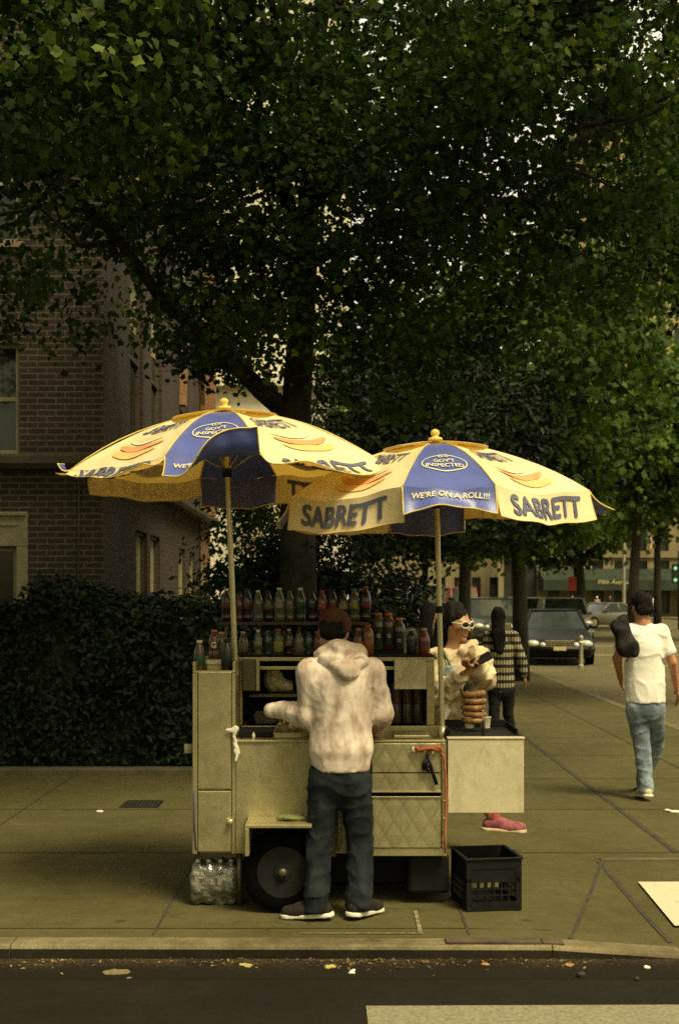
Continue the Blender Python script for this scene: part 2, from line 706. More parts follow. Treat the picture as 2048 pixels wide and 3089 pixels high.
m_brick = brick_mat('brick', (.040, .022, .016), (.025, .016, .012), (.092, .08, .043))
m_brick_side = brick_mat('brick_shaded', (.046, .023, .014), (.03, .017, .011), (.045, .036, .02))  # brick of the side wall, its shade put into the colour
m_lime = M('limestone', (.27, .235, .135), (.19, .16, .09), 3, .85, bmp=.2, bscale=60)
m_trim = M('painted_trim', (.24, .21, .10), (.17, .15, .075), 4, .6)
m_dark_trim = M('dark_painted_trim', (.062, .056, .028), (.042, .037, .02), 4, .6)
m_orange = brick_mat('orange_brick', (.28, .12, .046), (.21, .095, .038), (.21, .145, .075))
m_blind = M('window_blind', (.30, .26, .15), (.24, .2, .11), 2, .8, stretch=(1, 1, 14))


def glass_mat(name, tint=(.012, .013, .009), rough=.06):
    m, nt, b = new_mat(name)
    v = coords(nt, 'World')
    n = noise_tex(nt, v, 2.1, 5)
    nt.links.new(ramp(nt, n, [(.4, tint), (.75, tuple(x * 2.6 for x in tint))]), b.inputs['Base Color'])
    b.inputs['Roughness'].default_value = rough
    b.inputs['Specular IOR Level'].default_value = .6
    return m


m_glass = glass_mat('window_glass')
m_fac_a = M('pale_facade', (.21, .17, .085), (.14, .115, .058), .5, .85, space='World', stretch=(2.2, 1, .15))
m_fac_b = M('tan_facade', (.36, .27, .11), (.26, .19, .08), .6, .85, space='World', stretch=(1.6, 1, .1))
m_white_bld = M('white_building', (.72, .66, .5), (.56, .5, .37), .7, .8, space='World')
m_dark_open = M('shopfront_dark', (.012, .012, .009), (.03, .028, .02), .8, .3, space='World')
m_awning = M('awning_green', (.010, .018, .008), (.022, .034, .014), 1.4, .8, space='World')
m_gold = M('gold_letters', (.55, .48, .2), None, 5, .5)


# ---- ground sheets
def grid_sheet(name, xs, ys, zf, mat, keep=None):
    vs = [(x, y, zf(x, y)) for y in ys for x in xs]
    n = len(xs)
    fs = []
    for j in range(len(ys) - 1):
        for i in range(n - 1):
            cx, cy = (xs[i] + xs[i + 1]) / 2, (ys[j] + ys[j + 1]) / 2
            if keep is None or keep(cx, cy):
                fs.append((j * n + i, j * n + i + 1, (j + 1) * n + i + 1, (j + 1) * n + i))
    return tag(mesh_obj(name, vs, fs, mat, None, True), kind='structure')


def clamp01(t): return max(0.0, min(1.0, t))


KY = 6.37         # face of the kerb
def walk_z(x, y):
    return -.05 * clamp01((x - .95) / .75) * clamp01((8.35 - y) / 1.3) if y < 8.5 and x < 4 else 0.0


def road_z(x, y):
    if x > 1.69 and y > 6.2:
        return -.064 + .058 * clamp01((y - 6.9) / 1.5)
    return -.064 + .012 * clamp01((4.5 - y) / 4)


tag(mesh_obj('ground', [(-400, -200, -.4), (400, -200, -.4), (400, 600, -.4), (-400, 600, -.4)], [(0, 1, 2, 3)], m_soil), kind='structure')
grid_sheet('sidewalk', [-60, -20, -5, .9, 1.1, 1.3, 1.5, 1.7, 4.5], [KY + .15, 6.8, 7.2, 7.6, 8.0, 8.36, 8.5, 12, 30, 104], walk_z, m_walk,
           lambda x, y: not (x > 1.7 and y < 8.5))
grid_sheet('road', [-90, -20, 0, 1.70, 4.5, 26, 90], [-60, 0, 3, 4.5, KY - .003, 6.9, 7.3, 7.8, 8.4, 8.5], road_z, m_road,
           lambda x, y: not (x < 1.70 and y > KY - .01) and not (1.7 < x < 4.5 and y > KY))
grid_sheet('corner_ramp', [1.70, 2.4, 4.5], [KY - .003, 6.9, 7.3, 7.8, 8.4, 8.44], road_z, m_walk)
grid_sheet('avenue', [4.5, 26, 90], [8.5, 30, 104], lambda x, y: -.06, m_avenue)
tag(MB().box(-90, 120, 104, 125, -.3, .0).build('far_sidewalk', m_kerb), kind='structure')
tag(MB().box(26.0, 60, 8.5, 103.9, -.3, .02).build('opposite_sidewalk', m_walk), kind='structure')

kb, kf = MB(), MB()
for xs in ([-60, -8.2], [-8.2, -4.9], [-4.9, -1.62], [-1.62, 1.05], [1.05, 1.2, 1.35, 1.5, 1.7]):
    rows = []
    for q, a in enumerate(xs):
        a2 = a + (.003 if q == 0 else -.003 if q == len(xs) - 1 else 0)
        za = walk_z(a, KY)
        rows.append([(a2, KY, -.3), (a2, KY, za - .014), (a2, KY + .006, za - .003), (a2, KY + .022, za + .004), (a2, KY + .148, za + .004), (a2, KY + .148, -.3)])
    vs = [p for r_ in rows for p in r_]
    fs = [tuple(range(6))[::-1], tuple(range(len(vs) - 6, len(vs)))]
    for r_ in range(len(rows) - 1):
        for k in range(6):
            fs.append((r_ * 6 + k, r_ * 6 + (k + 1) % 6, (r_ + 1) * 6 + (k + 1) % 6, (r_ + 1) * 6 + k))
    kb.add(vs, fs)
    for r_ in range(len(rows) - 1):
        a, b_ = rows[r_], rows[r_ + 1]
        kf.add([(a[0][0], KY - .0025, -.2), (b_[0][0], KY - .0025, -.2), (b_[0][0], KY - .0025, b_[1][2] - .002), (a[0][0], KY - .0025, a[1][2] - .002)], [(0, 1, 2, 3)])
tag(kf.build('kerb_face_grime_shade', m_kface), kind='structure')  # thin sheet over the kerb face, grime and painted shade together
tag(kb.build('kerb', m_kerb), kind='structure')
tag(MB().box(4.35, 4.5, 8.5, 104, -.3, .006).build('avenue_kerb', m_kerb, None, bevel=.01), kind='structure')
tag(MB().box(1.706, 4.35, 8.44, 8.5, -.3, .004).build('corner_kerb', m_kerb, None), kind='structure')

# joints of the slabs: narrow dirty strips a few mm proud of the sheet
jb = MB()
def joint(x0, y0, x1, y1, w=.014):
    d = Vector((x1 - x0, y1 - y0, 0))
    n = Vector((-d.y, d.x, 0)).normalized() * w / 2
    N = max(1, int(d.length / .5))
    for i in range(N):
        p, q = Vector((x0, y0, 0)) + d * (i / N), Vector((x0, y0, 0)) + d * ((i + 1) / N)
        f = lambda v: (v.x, v.y, walk_z(v.x, v.y) + .004)
        jb.add([f(p - n), f(q - n), f(q + n), f(p + n)], [(0, 1, 2, 3)])
for x in (-7.35, -5.75, -4.15, -2.55, -.945, .66):
    joint(x, KY + .2, x, 12.4)
joint(2.26, 8.7, 2.26, 40, .045)
joint(3.4, 8.7, 3.4, 40)
for y in (8.68, 10.45, 12.22, 14, 15.8, 17.6, 19.4, 21.2, 23, 26, 29, 32):
    joint(.66 if y > 11 else -8, y, 4.3, y)
joint(-8, KY + .33, 1.1, KY + .33, .01)
joint(1.7, 8.38, 1.17, 6.55, .02)
joint(1.68, 8.4, 1.69, 6.6, .03)
tag(jb.build('pavement_joint', m_joint), kind='structure')

# painted markings
pm = MB()
def sheet(mb, pts, z):
    mb.add([(p[0], p[1], z(p[0], p[1]) if callable(z) else z) for p in pts], [tuple(range(len(pts)))])
sheet(pm, [(PX(845, 5.62), 5.62), (3.6, 5.66), (3.6, 4.4), (PX(845, 5.62) + .02, 4.4)], lambda x, y: road_z(x, y) + .006)
tag(pm.build('crosswalk_stripe', m_paint_worn), kind='structure')
pm = MB()
pm.add([(1.815, 7.87, road_z(1.9, 7.87) + .012), (1.80, 6.95, road_z(1.9, 6.95) + .014), (4.2, 6.95, road_z(1.9, 6.95) + .014), (4.2, 7.87, road_z(1.9, 7.87) + .012)], [(0, 1, 2, 3)])
tag(pm.build('corner_crosswalk_stripe', m_paint), kind='structure')
pm = MB()
for (x0, x1, y0, y1) in ((8.2, 12.5, 46, 46.9), (7.4, 12, 39, 39.7), (8.9, 9.15, 50, 70), (6.9, 12.0, 33, 33.5), (5.2, 13.0, 52, 52.8)):
    sheet(pm, [(x0, y0), (x1, y0), (x1, y1), (x0, y1)], -.055)
tag(pm.build('lane_marking', m_paint2), kind='structure')
pm = MB()
a, b_ = P(978, 2085, 1), P(998, 2156, 1)
sheet(pm, [(.403, 7.06), (.422, 7.06), (.425, 6.60), (.402, 6.60)], .0065)
sheet(pm, [(-.20, 6.592), (.425, 6.595), (.425, 6.58), (-.20, 6.583)], .0065)
tag(pm.build('utility_mark', m_paint2), kind='structure')

# ---- sky and sun
SUN_EL, SUN_AZ = 58.0, 142.0
w = bpy.data.worlds.new('World')
SC.world = w
w.use_nodes = True
nt = w.node_tree
bg = nt.nodes['Background']
sky = nt.nodes.new('ShaderNodeTexSky')
sky.sky_type = 'NISHITA'
sky.sun_disc = False
sky.sun_elevation = R(SUN_EL)
sky.sun_rotation = R(SUN_AZ)
sky.dust_density = 4.0
sky.air_density = 1.0
sky.ozone_density = .6
tint = mixrgb(nt, 1.0, sky.outputs[0], (1.12, 1.0, .52), 'MULTIPLY')
# a bank of bright white cloud stands over the far end of the street
tc = nt.nodes.new('ShaderNodeTexCoord')
sx_ = nt.nodes.new('ShaderNodeSeparateXYZ')
nt.links.new(tc.outputs['Generated'], sx_.inputs[0])
cn = noise_tex(nt, tc.outputs['Generated'], 2.6, 7, .6, .3)
ca = nt.nodes.new('ShaderNodeMath')
ca.operation = 'MULTIPLY_ADD'
nt.links.new(sx_.outputs[1], ca.inputs[0])
ca.inputs[1].default_value = .75
nt.links.new(cn, ca.inputs[2])
cm = ramp(nt, ca.outputs[0], [(.66, (0, 0, 0)), (.82, (1, 1, 1))])
cloudy = mixrgb(nt, cm, tint, (8.0, 7.3, 5.6))
nt.links.new(cloudy, bg.inputs['Color'])
bg.inputs['Strength'].default_value = .050
sl = bpy.data.lights.new('sun', 'SUN')
sl.energy = 1.5
sl.angle = R(20)
sl.color = (1.0, .905, .62)
so = bpy.data.objects.new('sun', sl)
COL.objects.link(so)
sv = Vector((math.sin(R(SUN_AZ)) * math.cos(R(SUN_EL)), math.cos(R(SUN_AZ)) * math.cos(R(SUN_EL)), math.sin(R(SUN_EL))))
so.rotation_euler = (-sv).to_track_quat('-Z', 'Y').to_euler()
so.location = (3, -8, 14)

cam = bpy.data.cameras.new('camera')
co = bpy.data.objects.new('camera', cam)
COL.objects.link(co)
co.location = (0, 0, CAM_H)
co.rotation_euler = (R(90), 0, 0)
cam.sensor_fit = 'VERTICAL'
cam.sensor_height = 36
cam.sensor_width = 36
cam.lens = FPX / 3089 * 36
cam.shift_y = (HZ - 1544.5) / 3089
cam.clip_end = 1500
cam.dof.use_dof = True
cam.dof.focus_distance = 7.3
cam.dof.aperture_fstop = 4.5
SC.camera = co
SC.view_settings.view_transform = 'Standard'
SC.view_settings.look = 'None'
SC.view_settings.gamma = 1
SC.view_settings.exposure = EXPOSURE
SC.cycles.use_denoising = DENOISE
SC.cycles.max_bounces = 8
SC.cycles.transparent_max_bounces = 8
SC.cycles.sample_clamp_indirect = 6

# ---- brick house on the left
BX, BY, BY2, BTOP = -2.73, 15.0, 27.2, 11.5
house = thing('brick_house', 'dark red brick apartment house with pale stone ledge behind the hedge', 'building', (BX - 4, BY, 0))
wb = MB()
# front wall with openings at the two window stacks, side wall with its own
def wall_with_holes(mb, axis, fixed, a0, a1, z0, z1, holes, depth):
    """axis 'x': wall in the xz plane at y=fixed, a along x; axis 'y': wall in yz plane at x=fixed. reveals go back by depth"""
    As = sorted({a0, a1, *[h[0] for h in holes], *[h[1] for h in holes]})
    Zs = sorted({z0, z1, *[h[2] for h in holes], *[h[3] for h in holes]})
    mk = (lambda a, z, d=0: (a, fixed + d, z)) if axis == 'x' else (lambda a, z, d=0: (fixed + d, a, z))
    for i in range(len(As) - 1):
        for j in range(len(Zs) - 1):
            ca, cz = (As[i] + As[i + 1]) / 2, (Zs[j] + Zs[j + 1]) / 2
            if any(h[0] < ca < h[1] and h[2] < cz < h[3] for h in holes): continue
            mb.add([mk(As[i], Zs[j]), mk(As[i + 1], Zs[j]), mk(As[i + 1], Zs[j + 1]), mk(As[i], Zs[j + 1])], [(0, 1, 2, 3)])
    for h in holes:
        c = [(h[0], h[2]), (h[1], h[2]), (h[1], h[3]), (h[0], h[3])]
        for q in range(4):
            p, r_ = c[q], c[(q + 1) % 4]
            mb.add([mk(*p), mk(*r_), mk(*r_, depth), mk(*p, depth)], [(0, 1, 2, 3)])


fx = lambda xd: PX(xd, BY)
W1 = (fx(-150), fx(46), PZ(1050, BY), PZ(792, BY))
W2 = (fx(-150), fx(66), PZ(1560, BY), PZ(1182, BY))
W3 = (fx(-150), fx(46), PZ(560, BY), PZ(300, BY))
front_holes = [W1, W2, W3]
wall_with_holes(wb, 'x', BY, -14, BX, -.3, BTOP, front_holes, .16)
side_w = []
for ya, yb, za, zb in ((16.9, 18.0, 3.75, 6.1), (18.8, 19.9, 3.75, 6.1), (22.2, 23.4, 3.75, 6.3),
                       (17.4, 18.4, .9, 2.62), (18.7, 19.7, .9, 2.62), (22.0, 22.9, .9, 2.55), (23.6, 24.5, .9, 2.55), (25.3, 26.3, .9, 2.55),
                       (16.9, 18.0, 7.2, 9.3), (19.6, 20.7, 7.2, 9.3), (22.2, 23.3, 7.2, 9.3)):
    side_w.append((ya, yb, za, zb))
wb.build('wall', m_brick, house)
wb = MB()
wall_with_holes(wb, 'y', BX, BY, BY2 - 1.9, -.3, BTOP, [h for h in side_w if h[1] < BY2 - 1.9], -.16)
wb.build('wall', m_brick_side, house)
ob = MB()
wall_with_holes(ob, 'y', BX + .02, BY2 - 1.9, BY2, -.3, BTOP, [(25.3 + .2, 26.3, .9, 2.55)], -.16)
ob.add([(BX + .02, BY2, -.3), (-14, BY2, -.3), (-14, BY2, BTOP), (BX + .02, BY2, BTOP)], [(0, 1, 2, 3)])
ob.build('end_wall', m_orange, house)
MB().box(-14, BX + .35, BY - .3, BY2 + .3, BTOP, BTOP + .35).build('roof', m_dark_trim, house)
lb = MB()
lb.prism([(BY - .16, 3.19), (BY - .2, 3.25), (BY - .2, 3.33), (BY - .1, 3.37), (BY - .002, 3.37), (BY - .002, 3.19)], 'x', -14, BX + .2)
lb.prism([(BX + .002, 3.19), (BX + .16, 3.19), (BX + .2, 3.25), (BX + .2, 3.33), (BX + .1, 3.37), (BX + .002, 3.37)], 'y', BY + .002, BY2 + .5)
lb.build('belt_course', m_dark_trim, house)


def sash_window(name, parent, axis, fixed, a0, a1, z0, z1, inward, frame_m, blind=0.0, fw=.055, arch=False, glass=None):
    """inward: sign along the wall normal pointing into the building. window > frame, pane, sill"""
    mk = MB()
    def bx(mb, aa, ab, za, zb, d0, d1):
        lo, hi = sorted((fixed + inward * d0, fixed + inward * d1))
        if axis == 'x': mb.box(aa, ab, lo, hi, za, zb)
        else: mb.box(lo, hi, aa, ab, za, zb)
    bx(mk, a0, a0 + fw, z0, z1, .05, .13)
    bx(mk, a1 - fw, a1, z0, z1, .05, .13)
    bx(mk, a0 + fw, a1 - fw, z1 - fw, z1, .052, .128)
    bx(mk, a0 + fw, a1 - fw, z0, z0 + fw, .052, .128)
    zm = (z0 + z1) / 2
    bx(mk, a0 + fw, a1 - fw, zm - .025, zm + .025, .056, .12)
    f = mk.build('window', frame_m, parent, bevel=.004)
    g = MB()
    bx(g, a0 + fw * .9, a1 - fw * .9, z0 + fw * .9, z1 - fw * .9, .10, .105)
    g.build('pane', glass or m_glass, f)
    if blind:
        bl = MB()
        bx(bl, a0 + fw, a1 - fw, z1 - fw - (z1 - z0) * blind, z1 - fw, .092, .096)
        bl.build('blind', m_blind, f)
    s = MB()
    bx(s, a0 - .06, a1 + .06, z0 - .07, z0 - .002, -.06, .13)
    s.build('sill', m_lime, f, bevel=.006)
    return f


sash_window('window', house, 'x', BY, *W1, 1, m_trim, 0)
sash_window('window', house, 'x', BY, *W3, 1, m_trim, .5)
# lower window in a stone surround with a panel above
zt = PZ(1262, BY)
sx = fx(40)
sur = MB()
sur.box(fx(-150), fx(66), BY - .03, BY + .12, zt, PZ(1182, BY))
sur.box(sx, fx(66), BY - .03, BY + .12, PZ(1560, BY), zt - .002)
sur.box(fx(-150), fx(62), BY - .06, BY - .031, PZ(1192, BY), PZ(1184, BY))
sur.box(fx(-150), fx(42), BY - .045, BY - .031, PZ(1215, BY), PZ(1210, BY))
sur.build('stone_surround', m_lime, house, bevel=.008)
sash_window('window', house, 'x', BY + .02, fx(-150), sx - .002, PZ(1555, BY), zt - .002, 1, m_trim, 0)
for i, h in enumerate(side_w):
    if h[1] > BY2 - 1.9: h = (h[0] + .2, h[1], h[2], h[3])
    sash_window('window', house, 'y', BX + (.02 if h[0] > 25 else 0), *h, -1, m_trim if i > 4 else m_dark_trim, .45 if h[2] < 2 else .3)
# orange arch and pilaster at the far end of the side wall, standing proud
ab = MB()
arch_c = (23.9, 5.0)
for i in range(10):
    t0, t1 = R(180 - i * 18 - 0), R(180 - (i + 1) * 18)
    ra, rb = 1.55, 1.85
    p = [(arch_c[0] + ra * math.cos(t0), arch_c[1] + ra * math.sin(t0)), (arch_c[0] + ra * math.cos(t1), arch_c[1] + ra * math.sin(t1)),
         (arch_c[0] + rb * math.cos(t1), arch_c[1] + rb * math.sin(t1)), (arch_c[0] + rb * math.cos(t0), arch_c[1] + rb * math.sin(t0))]
    ab.prism(p, 'x', BX + .003, BX + .10)
ab.box(BX + .023, BX + .14, 26.75, BY2 + .05, 3.4, 9.5)
ab.build('brick_arch', m_orange, house)
cb = MB().tube([P(182, 1385, BY - .05), P(183, 1110, BY - .05)], .012)
cb.tube([P(183 - 6 + 6 * math.cos(t), 1101 - 8 * math.sin(t), BY - .05) for t in np.linspace(0, 5.4, 14)], .007, 6)
cb.build('conduit', m_dark_trim, house)

# ---- white building seen through the crown
wh = thing('white_building', 'sunlit white building with a white mullioned window seen through the leaves', 'building', (-5, 40, 0))
WY = 40.0
hx0, hx1, hz0, hz1 = PX(492, WY), PX(588, WY), PZ(762, WY), PZ(650, WY)
ww = MB()
holes = [(hx0, hx1, hz0, hz1), (hx0 - 5, hx0 - 2, hz0, hz1), (hx0, hx1, hz0 - 5, hz1 - 5), (hx0 - 5, hx0 - 2, hz0 - 5, hz1 - 5), (hx0, hx1, hz0 + 5, hz1 + 5)]
wall_with_holes(ww, 'x', WY, -14, .4, -.3, 24, holes, .25)
ww.add([(.4, WY, -.3), (.4, WY + 14, -.3), (.4, WY + 14, 24), (.4, WY, 24), (-14, WY + 14, 24), (-14, WY, 24), (-14, WY + 14, -.3), (-14, WY, -.3)],
       [(0, 1, 2, 3), (3, 2, 4, 5), (5, 4, 6, 7)])
ww.box(-14.2, .5, WY - .35, WY - .003, 8.2, 8.5)
ww.box(PX(590, WY), PX(640, WY), WY - 1.2, WY - .36, 5.0, 5.3)
ww.build('wall', m_white_bld, wh)
for h in holes:
    f = MB()
    n = 2
    f.box(h[0], h[1], WY + .12, WY + .2, h[2] + .25, h[2] + .34)
    for k in range(n + 1):
        xx = h[0] + (h[1] - h[0]) * k / n
        f.box(xx - .04, xx + .04, WY + .1, WY + .22, h[2], h[3])
    fo = f.build('window', m_white_bld, wh)
    MB().box(h[0], h[1], WY + .23, WY + .24, h[2], h[3]).build('pane', m_glass, fo)

# ---- far block on the right
FY = 112.0
fb = thing('apartment_tower', 'tall tan stone tower with a green ground-floor awning across the avenue', 'building', (28, FY, 0))
def facade(mb, x0, x1, z0, z1, cols, rows, wfrac, hfrac, mat, name, parent):
    holes = []
    cw, rh = (x1 - x0) / cols, (z1 - z0) / rows
    for i in range(cols):
        for j in range(rows):
            a = x0 + cw * (i + .5 - wfrac / 2)
            b = z0 + rh * (j + .5 - hfrac / 2)
            holes.append((a, a + cw * wfrac, b, b + rh * hfrac))
    wall_with_holes(mb, 'x', FY, x0, x1, z0, z1, holes, .5)
    return holes
tx0 = PX(1330, FY)
tb = MB()
hs = facade(tb, tx0, 52, 10.2, 44, 16, 11, .4, .62, m_fac_b, 'wall', fb)
tb.add([(tx0, FY, 10.2), (tx0, FY + 20, 10.2), (tx0, FY + 20, 44), (tx0, FY, 44)], [(0, 1, 2, 3)])
for i in range(17):
    xx = tx0 + (52 - tx0) / 16 * i
    tb.box(xx - .22, xx + .22, FY - .35, FY - .003, 10.2, 44)
tb.build('wall', m_fac_b, fb)
b0 = MB()
bx0 = PX(1150, FY)
hs0 = facade(b0, bx0, 52, 5.2, 10.0, 20, 1, .42, .8, m_fac_a, 'wall', fb)
hs1 = facade(b0, bx0, 52, 0, 5.1, 20, 1, .5, .9, m_fac_a, 'wall', fb)
b0.box(bx0, 52, FY - .5, FY + .01, 10.0, 10.5)
b0.box(bx0, 52, FY - .2, FY + .01, 5.1, 5.2)
b0.build('base_wall', m_fac_a, fb)
for h in hs:
    if PX(1568, FY) + 1 > h[0]:
        w_ = MB().box(h[0], h[1], FY + .3, FY + .34, h[2], h[3]).build('window', m_glass, fb)
for h in hs0 + hs1:
    if PX(1568, FY) + 1 > h[0]:
        MB().box(h[0], h[1], FY + .32, FY + .36, h[2], h[3]).build('dark_opening', m_dark_open, fb)
aw = MB()
ax0, ax1 = PX(1255, FY - 3), 44
zt_, zb_ = PZ(1312, FY - 3), PZ(1362, FY - 3)
aw.prism([(FY - .01, zt_), (FY - 3.0, zt_ - 1.0), (FY - 3.0, zb_ - .05), (FY - .01, zb_ - .05)], 'x', ax0, ax1)
awo = aw.build('awning', m_awning, fb)
vs, fs, asp = text_mesh('Fifth Avenue', .0, .35)
L = PX(1455, FY - 3.1) - PX(1380, FY - 3.1)
lx = PX(1380, FY - 3.1)
lz = PZ(1349, FY - 3.1)
MB().add([(lx + v.x * L, FY - 3.06, lz + v.y * L) for v in vs], fs).build('lettering', m_gold, awo)
# pale low block behind the cars, across the avenue end
lowb = thing('low_terrace', 'pale terrace with dark windows far behind the parked cars', 'building', (5, 118, 0))
lb_ = MB()
FY2 = FY
FY = 116.0
lh = facade(lb_, -6, bx0 + 2.5, 0, 13, 14, 3, .5, .6, m_fac_a, 'wall', lowb)
lb_.box(-6, bx0 + 2.5, FY - .4, FY + .01, 13, 13.6)
lb_.build('wall', m_fac_a, lowb)
for h in lh:
    MB().box(h[0], h[1], FY + .3, FY + .34, h[2], h[3]).build('window', m_dark_open, lowb)
FY = FY2
# ================================================================== trees and hedges
m_leaf = leaf_mat('plane_leaf', [(.10, (.008, .017, .004)), (.42, (.028, .058, .011)), (.70, (.050, .088, .014)), (.95, (.15, .19, .03))], .38)
m_leaf_far = leaf_mat('street_leaf', [(.1, (.015, .032, .006)), (.5, (.05, .092, .014)), (.9, (.14, .20, .035))], .35)
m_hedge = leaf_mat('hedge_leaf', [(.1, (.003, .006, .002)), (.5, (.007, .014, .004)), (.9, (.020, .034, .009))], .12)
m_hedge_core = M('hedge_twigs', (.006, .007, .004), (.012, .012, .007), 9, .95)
m_bark = M('plane_bark', (.008, .0065, .004), (.028, .023, .013), 5.5, .9, bmp=.5, bscale=14, bdist=.02, lo=.42, hi=.56, stretch=(1, 1, .5), space='World')
m_bark_dark = M('dark_bark', (.018, .015, .009), (.035, .028, .017), 7, .95, bmp=.4, bscale=18, bdist=.02, stretch=(1, 1, .4))
LEAF, OVAL = lobed_leaf(), oval_leaf()


def curve_pts(a, b, bend, n=7, rng=None, wig=.06):
    a, b = Vector(a), Vector(b)
    L = (b - a).length
    out = []
    for i in range(n):
        t = i / (n - 1)
        p = a.lerp(b, t) + Vector(bend) * (4 * t * (1 - t))
        if rng is not None and 0 < i < n - 1:
            p += Vector(rng.normal(size=3) * wig * L / n)
        out.append(p)
    return out


def tree(label, base, trunk_pts, trunk_r, limbs, blobs, ncl, per, spread, lsize, mleaf, mbark, seed, group=None, tmpl=None, up=.45, ntwig=60, gap=None, name='plane_tree'):
    rng = np.random.default_rng(seed)
    root = thing(name, label, 'tree', base, 0, group)
    tb = MB()
    tb.tube(trunk_pts, trunk_r, 14)
    tb.build('trunk', mbark, root, True)
    for pts, rs in limbs:
        MB().tube(pts, rs, 9).build('limb', mbark, root, True)
    C, D = blob_points(rng, blobs, ncl, .25)
    if gap is not None:
        keep = np.array([gap(c) for c in C])
        C, D = C[keep], D[keep]
    # twigs run from the nearest limb point to a share of the leaf clusters
    nodes = [Vector(p) for pts, rs in limbs for p in pts[2:]] + [Vector(p) for p in trunk_pts[len(trunk_pts) // 2:]]
    tw = MB()
    for c in C[rng.choice(len(C), min(ntwig, len(C)), replace=False)]:
        cv = Vector(c)
        n0 = min(nodes, key=lambda q: (q - cv).length)
        L = (cv - n0).length
        if L < .2: continue
        tw.tube(curve_pts(n0, cv, (0, 0, .06 * L), 6, rng, .25), [max(.006, (.012 + .011 * L) * (1 - .8 * i / 5)) for i in range(6)], 5)
    if tw.v: tw.build('twigs', mbark, root, True)
    n = len(C) * per
    ci = np.repeat(np.arange(len(C)), per)
    cs = spread * rng.uniform(.6, 1.35, len(C))
    off = rng.normal(size=(n, 3)) * np.array([1, 1, .55]) * cs[ci][:, None]
    pos = C[ci] + off
    nr = rng.normal(size=(n, 3)) * .65 + D[ci] * .45 + np.array([0, -.12, up])
    nr += off / np.maximum(np.linalg.norm(off, axis=1), 1e-6)[:, None] * .5
    sz = lsize * rng.uniform(.6, 1.25, n)
    V, F = scatter_leaves(pos, nr, sz, tmpl or LEAF, rng)
    np_mesh('crown', V - np.array(base), F, mleaf, root)
    return root


# the plane tree rising behind the cart
tY = 14.0
t0 = P(690, 1390, tY)
tp = [Vector((t0.x + .02, tY, -.2)), P(688, 1200, tY), P(684, 950, tY), P(693, 800, tY), P(702, 650, tY), P(708, 520, tY), P(722, 400, tY) + Vector((0, -.2, 0)), P(735, 250, tY) + Vector((0, -.5, 0)), P(740, 100, tY) + Vector((0, -.8, 0))]
tr = [.24, .19, .165, .15, .14, .13, .10, .08, .05]
lim = [
    ([P(662, 950, tY), P(600, 900, tY - .1), P(540, 835, tY - .3), P(470, 770, tY - .6), P(380, 700, tY - 1), P(280, 560, tY - 1.8), P(150, 420, tY - 2.6)], [.12, .10, .09, .075, .065, .05, .03]),
    ([P(705, 560, tY), P(650, 440, tY - .6), P(560, 330, tY - 1.4), P(430, 230, tY - 2.2), P(300, 120, tY - 3)], [.09, .075, .06, .045, .025]),
    ([P(712, 480, tY), P(800, 380, tY - .6), P(930, 280, tY - 1.4), P(1060, 190, tY - 2.2), P(1180, 100, tY - 3)], [.09, .075, .06, .045, .025]),
    ([P(700, 620, tY), P(800, 560, tY - .4), P(930, 500, tY - 1), P(1080, 450, tY - 1.8), P(1260, 400, tY - 2.4)], [.07, .06, .05, .04, .02]),
    ([P(722, 400, tY) + Vector((0, -.2, 0)), P(700, 260, tY - 1.4), P(650, 120, tY - 2.6), P(620, -30, tY - 3.6)], [.07, .06, .045, .03]),
]
blobs = [((-2.1, 9.9, 6.3), (1.9, 2.3, 1.7), 1.5), ((.3, 10.6, 6.9), (2.3, 2.6, 1.9), 1.5), ((2.1, 11.6, 6.3), (1.9, 2.5, 2.0), 1.1), ((-.4, 14.0, 8.2), (3.4, 2.4, 2.0), 1.2),
         ((-3.2, 12.4, 5.5), (1.7, 1.7, 1.4), .8), ((1.6, 14.5, 6.4), (2.0, 2.2, 2.1), .9), ((-2.2, 8.6, 5.9), (1.5, 1.6, 1.2), .6), ((0.2, 9.5, 9.2), (4.5, 3.4, 1.5), 1.0), ((-1.5, 15.2, 5.2), (1.1, 1.3, 1.0), .35), ((.9, 13.6, 5.0), (1.0, 1.2, .9), .3), ((-.6, 12.6, 5.7), (1.6, 1.2, .8), .7), ((-1.2, 13.4, 6.7), (1.5, 1.2, 1.0), .7), ((3.0, 11.5, 7.4), (1.5, 2.4, 1.8), 1.1), ((2.9, 13.2, 5.5), (1.2, 1.8, .9), .35), ((-1.15, 15.5, 5.4), (1.1, 1.0, 1.3), .35), ((1.0, 14.2, 7.4), (2.1, 1.5, 1.7), .65), ((-.15, 12.7, 4.75), (1.0, .8, .75), .22), ((.75, 12.9, 4.3), (.9, .9, .85), .28), ((-.95, 13.0, 4.9), (.9, .8, .7), .16)]
tree('large plane tree with mottled forked trunk rising behind the left umbrella', (t0.x, tY, 0), tp, tr, lim, blobs, 1200, 82, .25, .086, m_leaf, m_bark, 5, 'trees around the corner', ntwig=150)

# shrubs and low trees in the bed behind the cart
def shrub(label, base, blobs, ncl, per, spread, ls, mat, seed, name='shrub', group='shrubs behind the cart'):
    b = Vector(base)
    ht = 1.0 if name == 'shrub' else 3.2
    tp_ = [b + Vector((0, 0, -.1)), b + Vector((.04, 0, .5 * ht)), b + Vector((0, .05, 1.1 * ht))]
    return tree(label, base, tp_, [.05, .04, .02], [([b + Vector((0, 0, .3 * ht)), b + Vector((.1, -.1, .9 * ht)), b + Vector((.25, -.15, 1.3 * ht))], [.03, .02, .01])],
                blobs, ncl, per, spread, ls, mat, m_bark_dark, seed, group, OVAL, .3, 0, name=name)


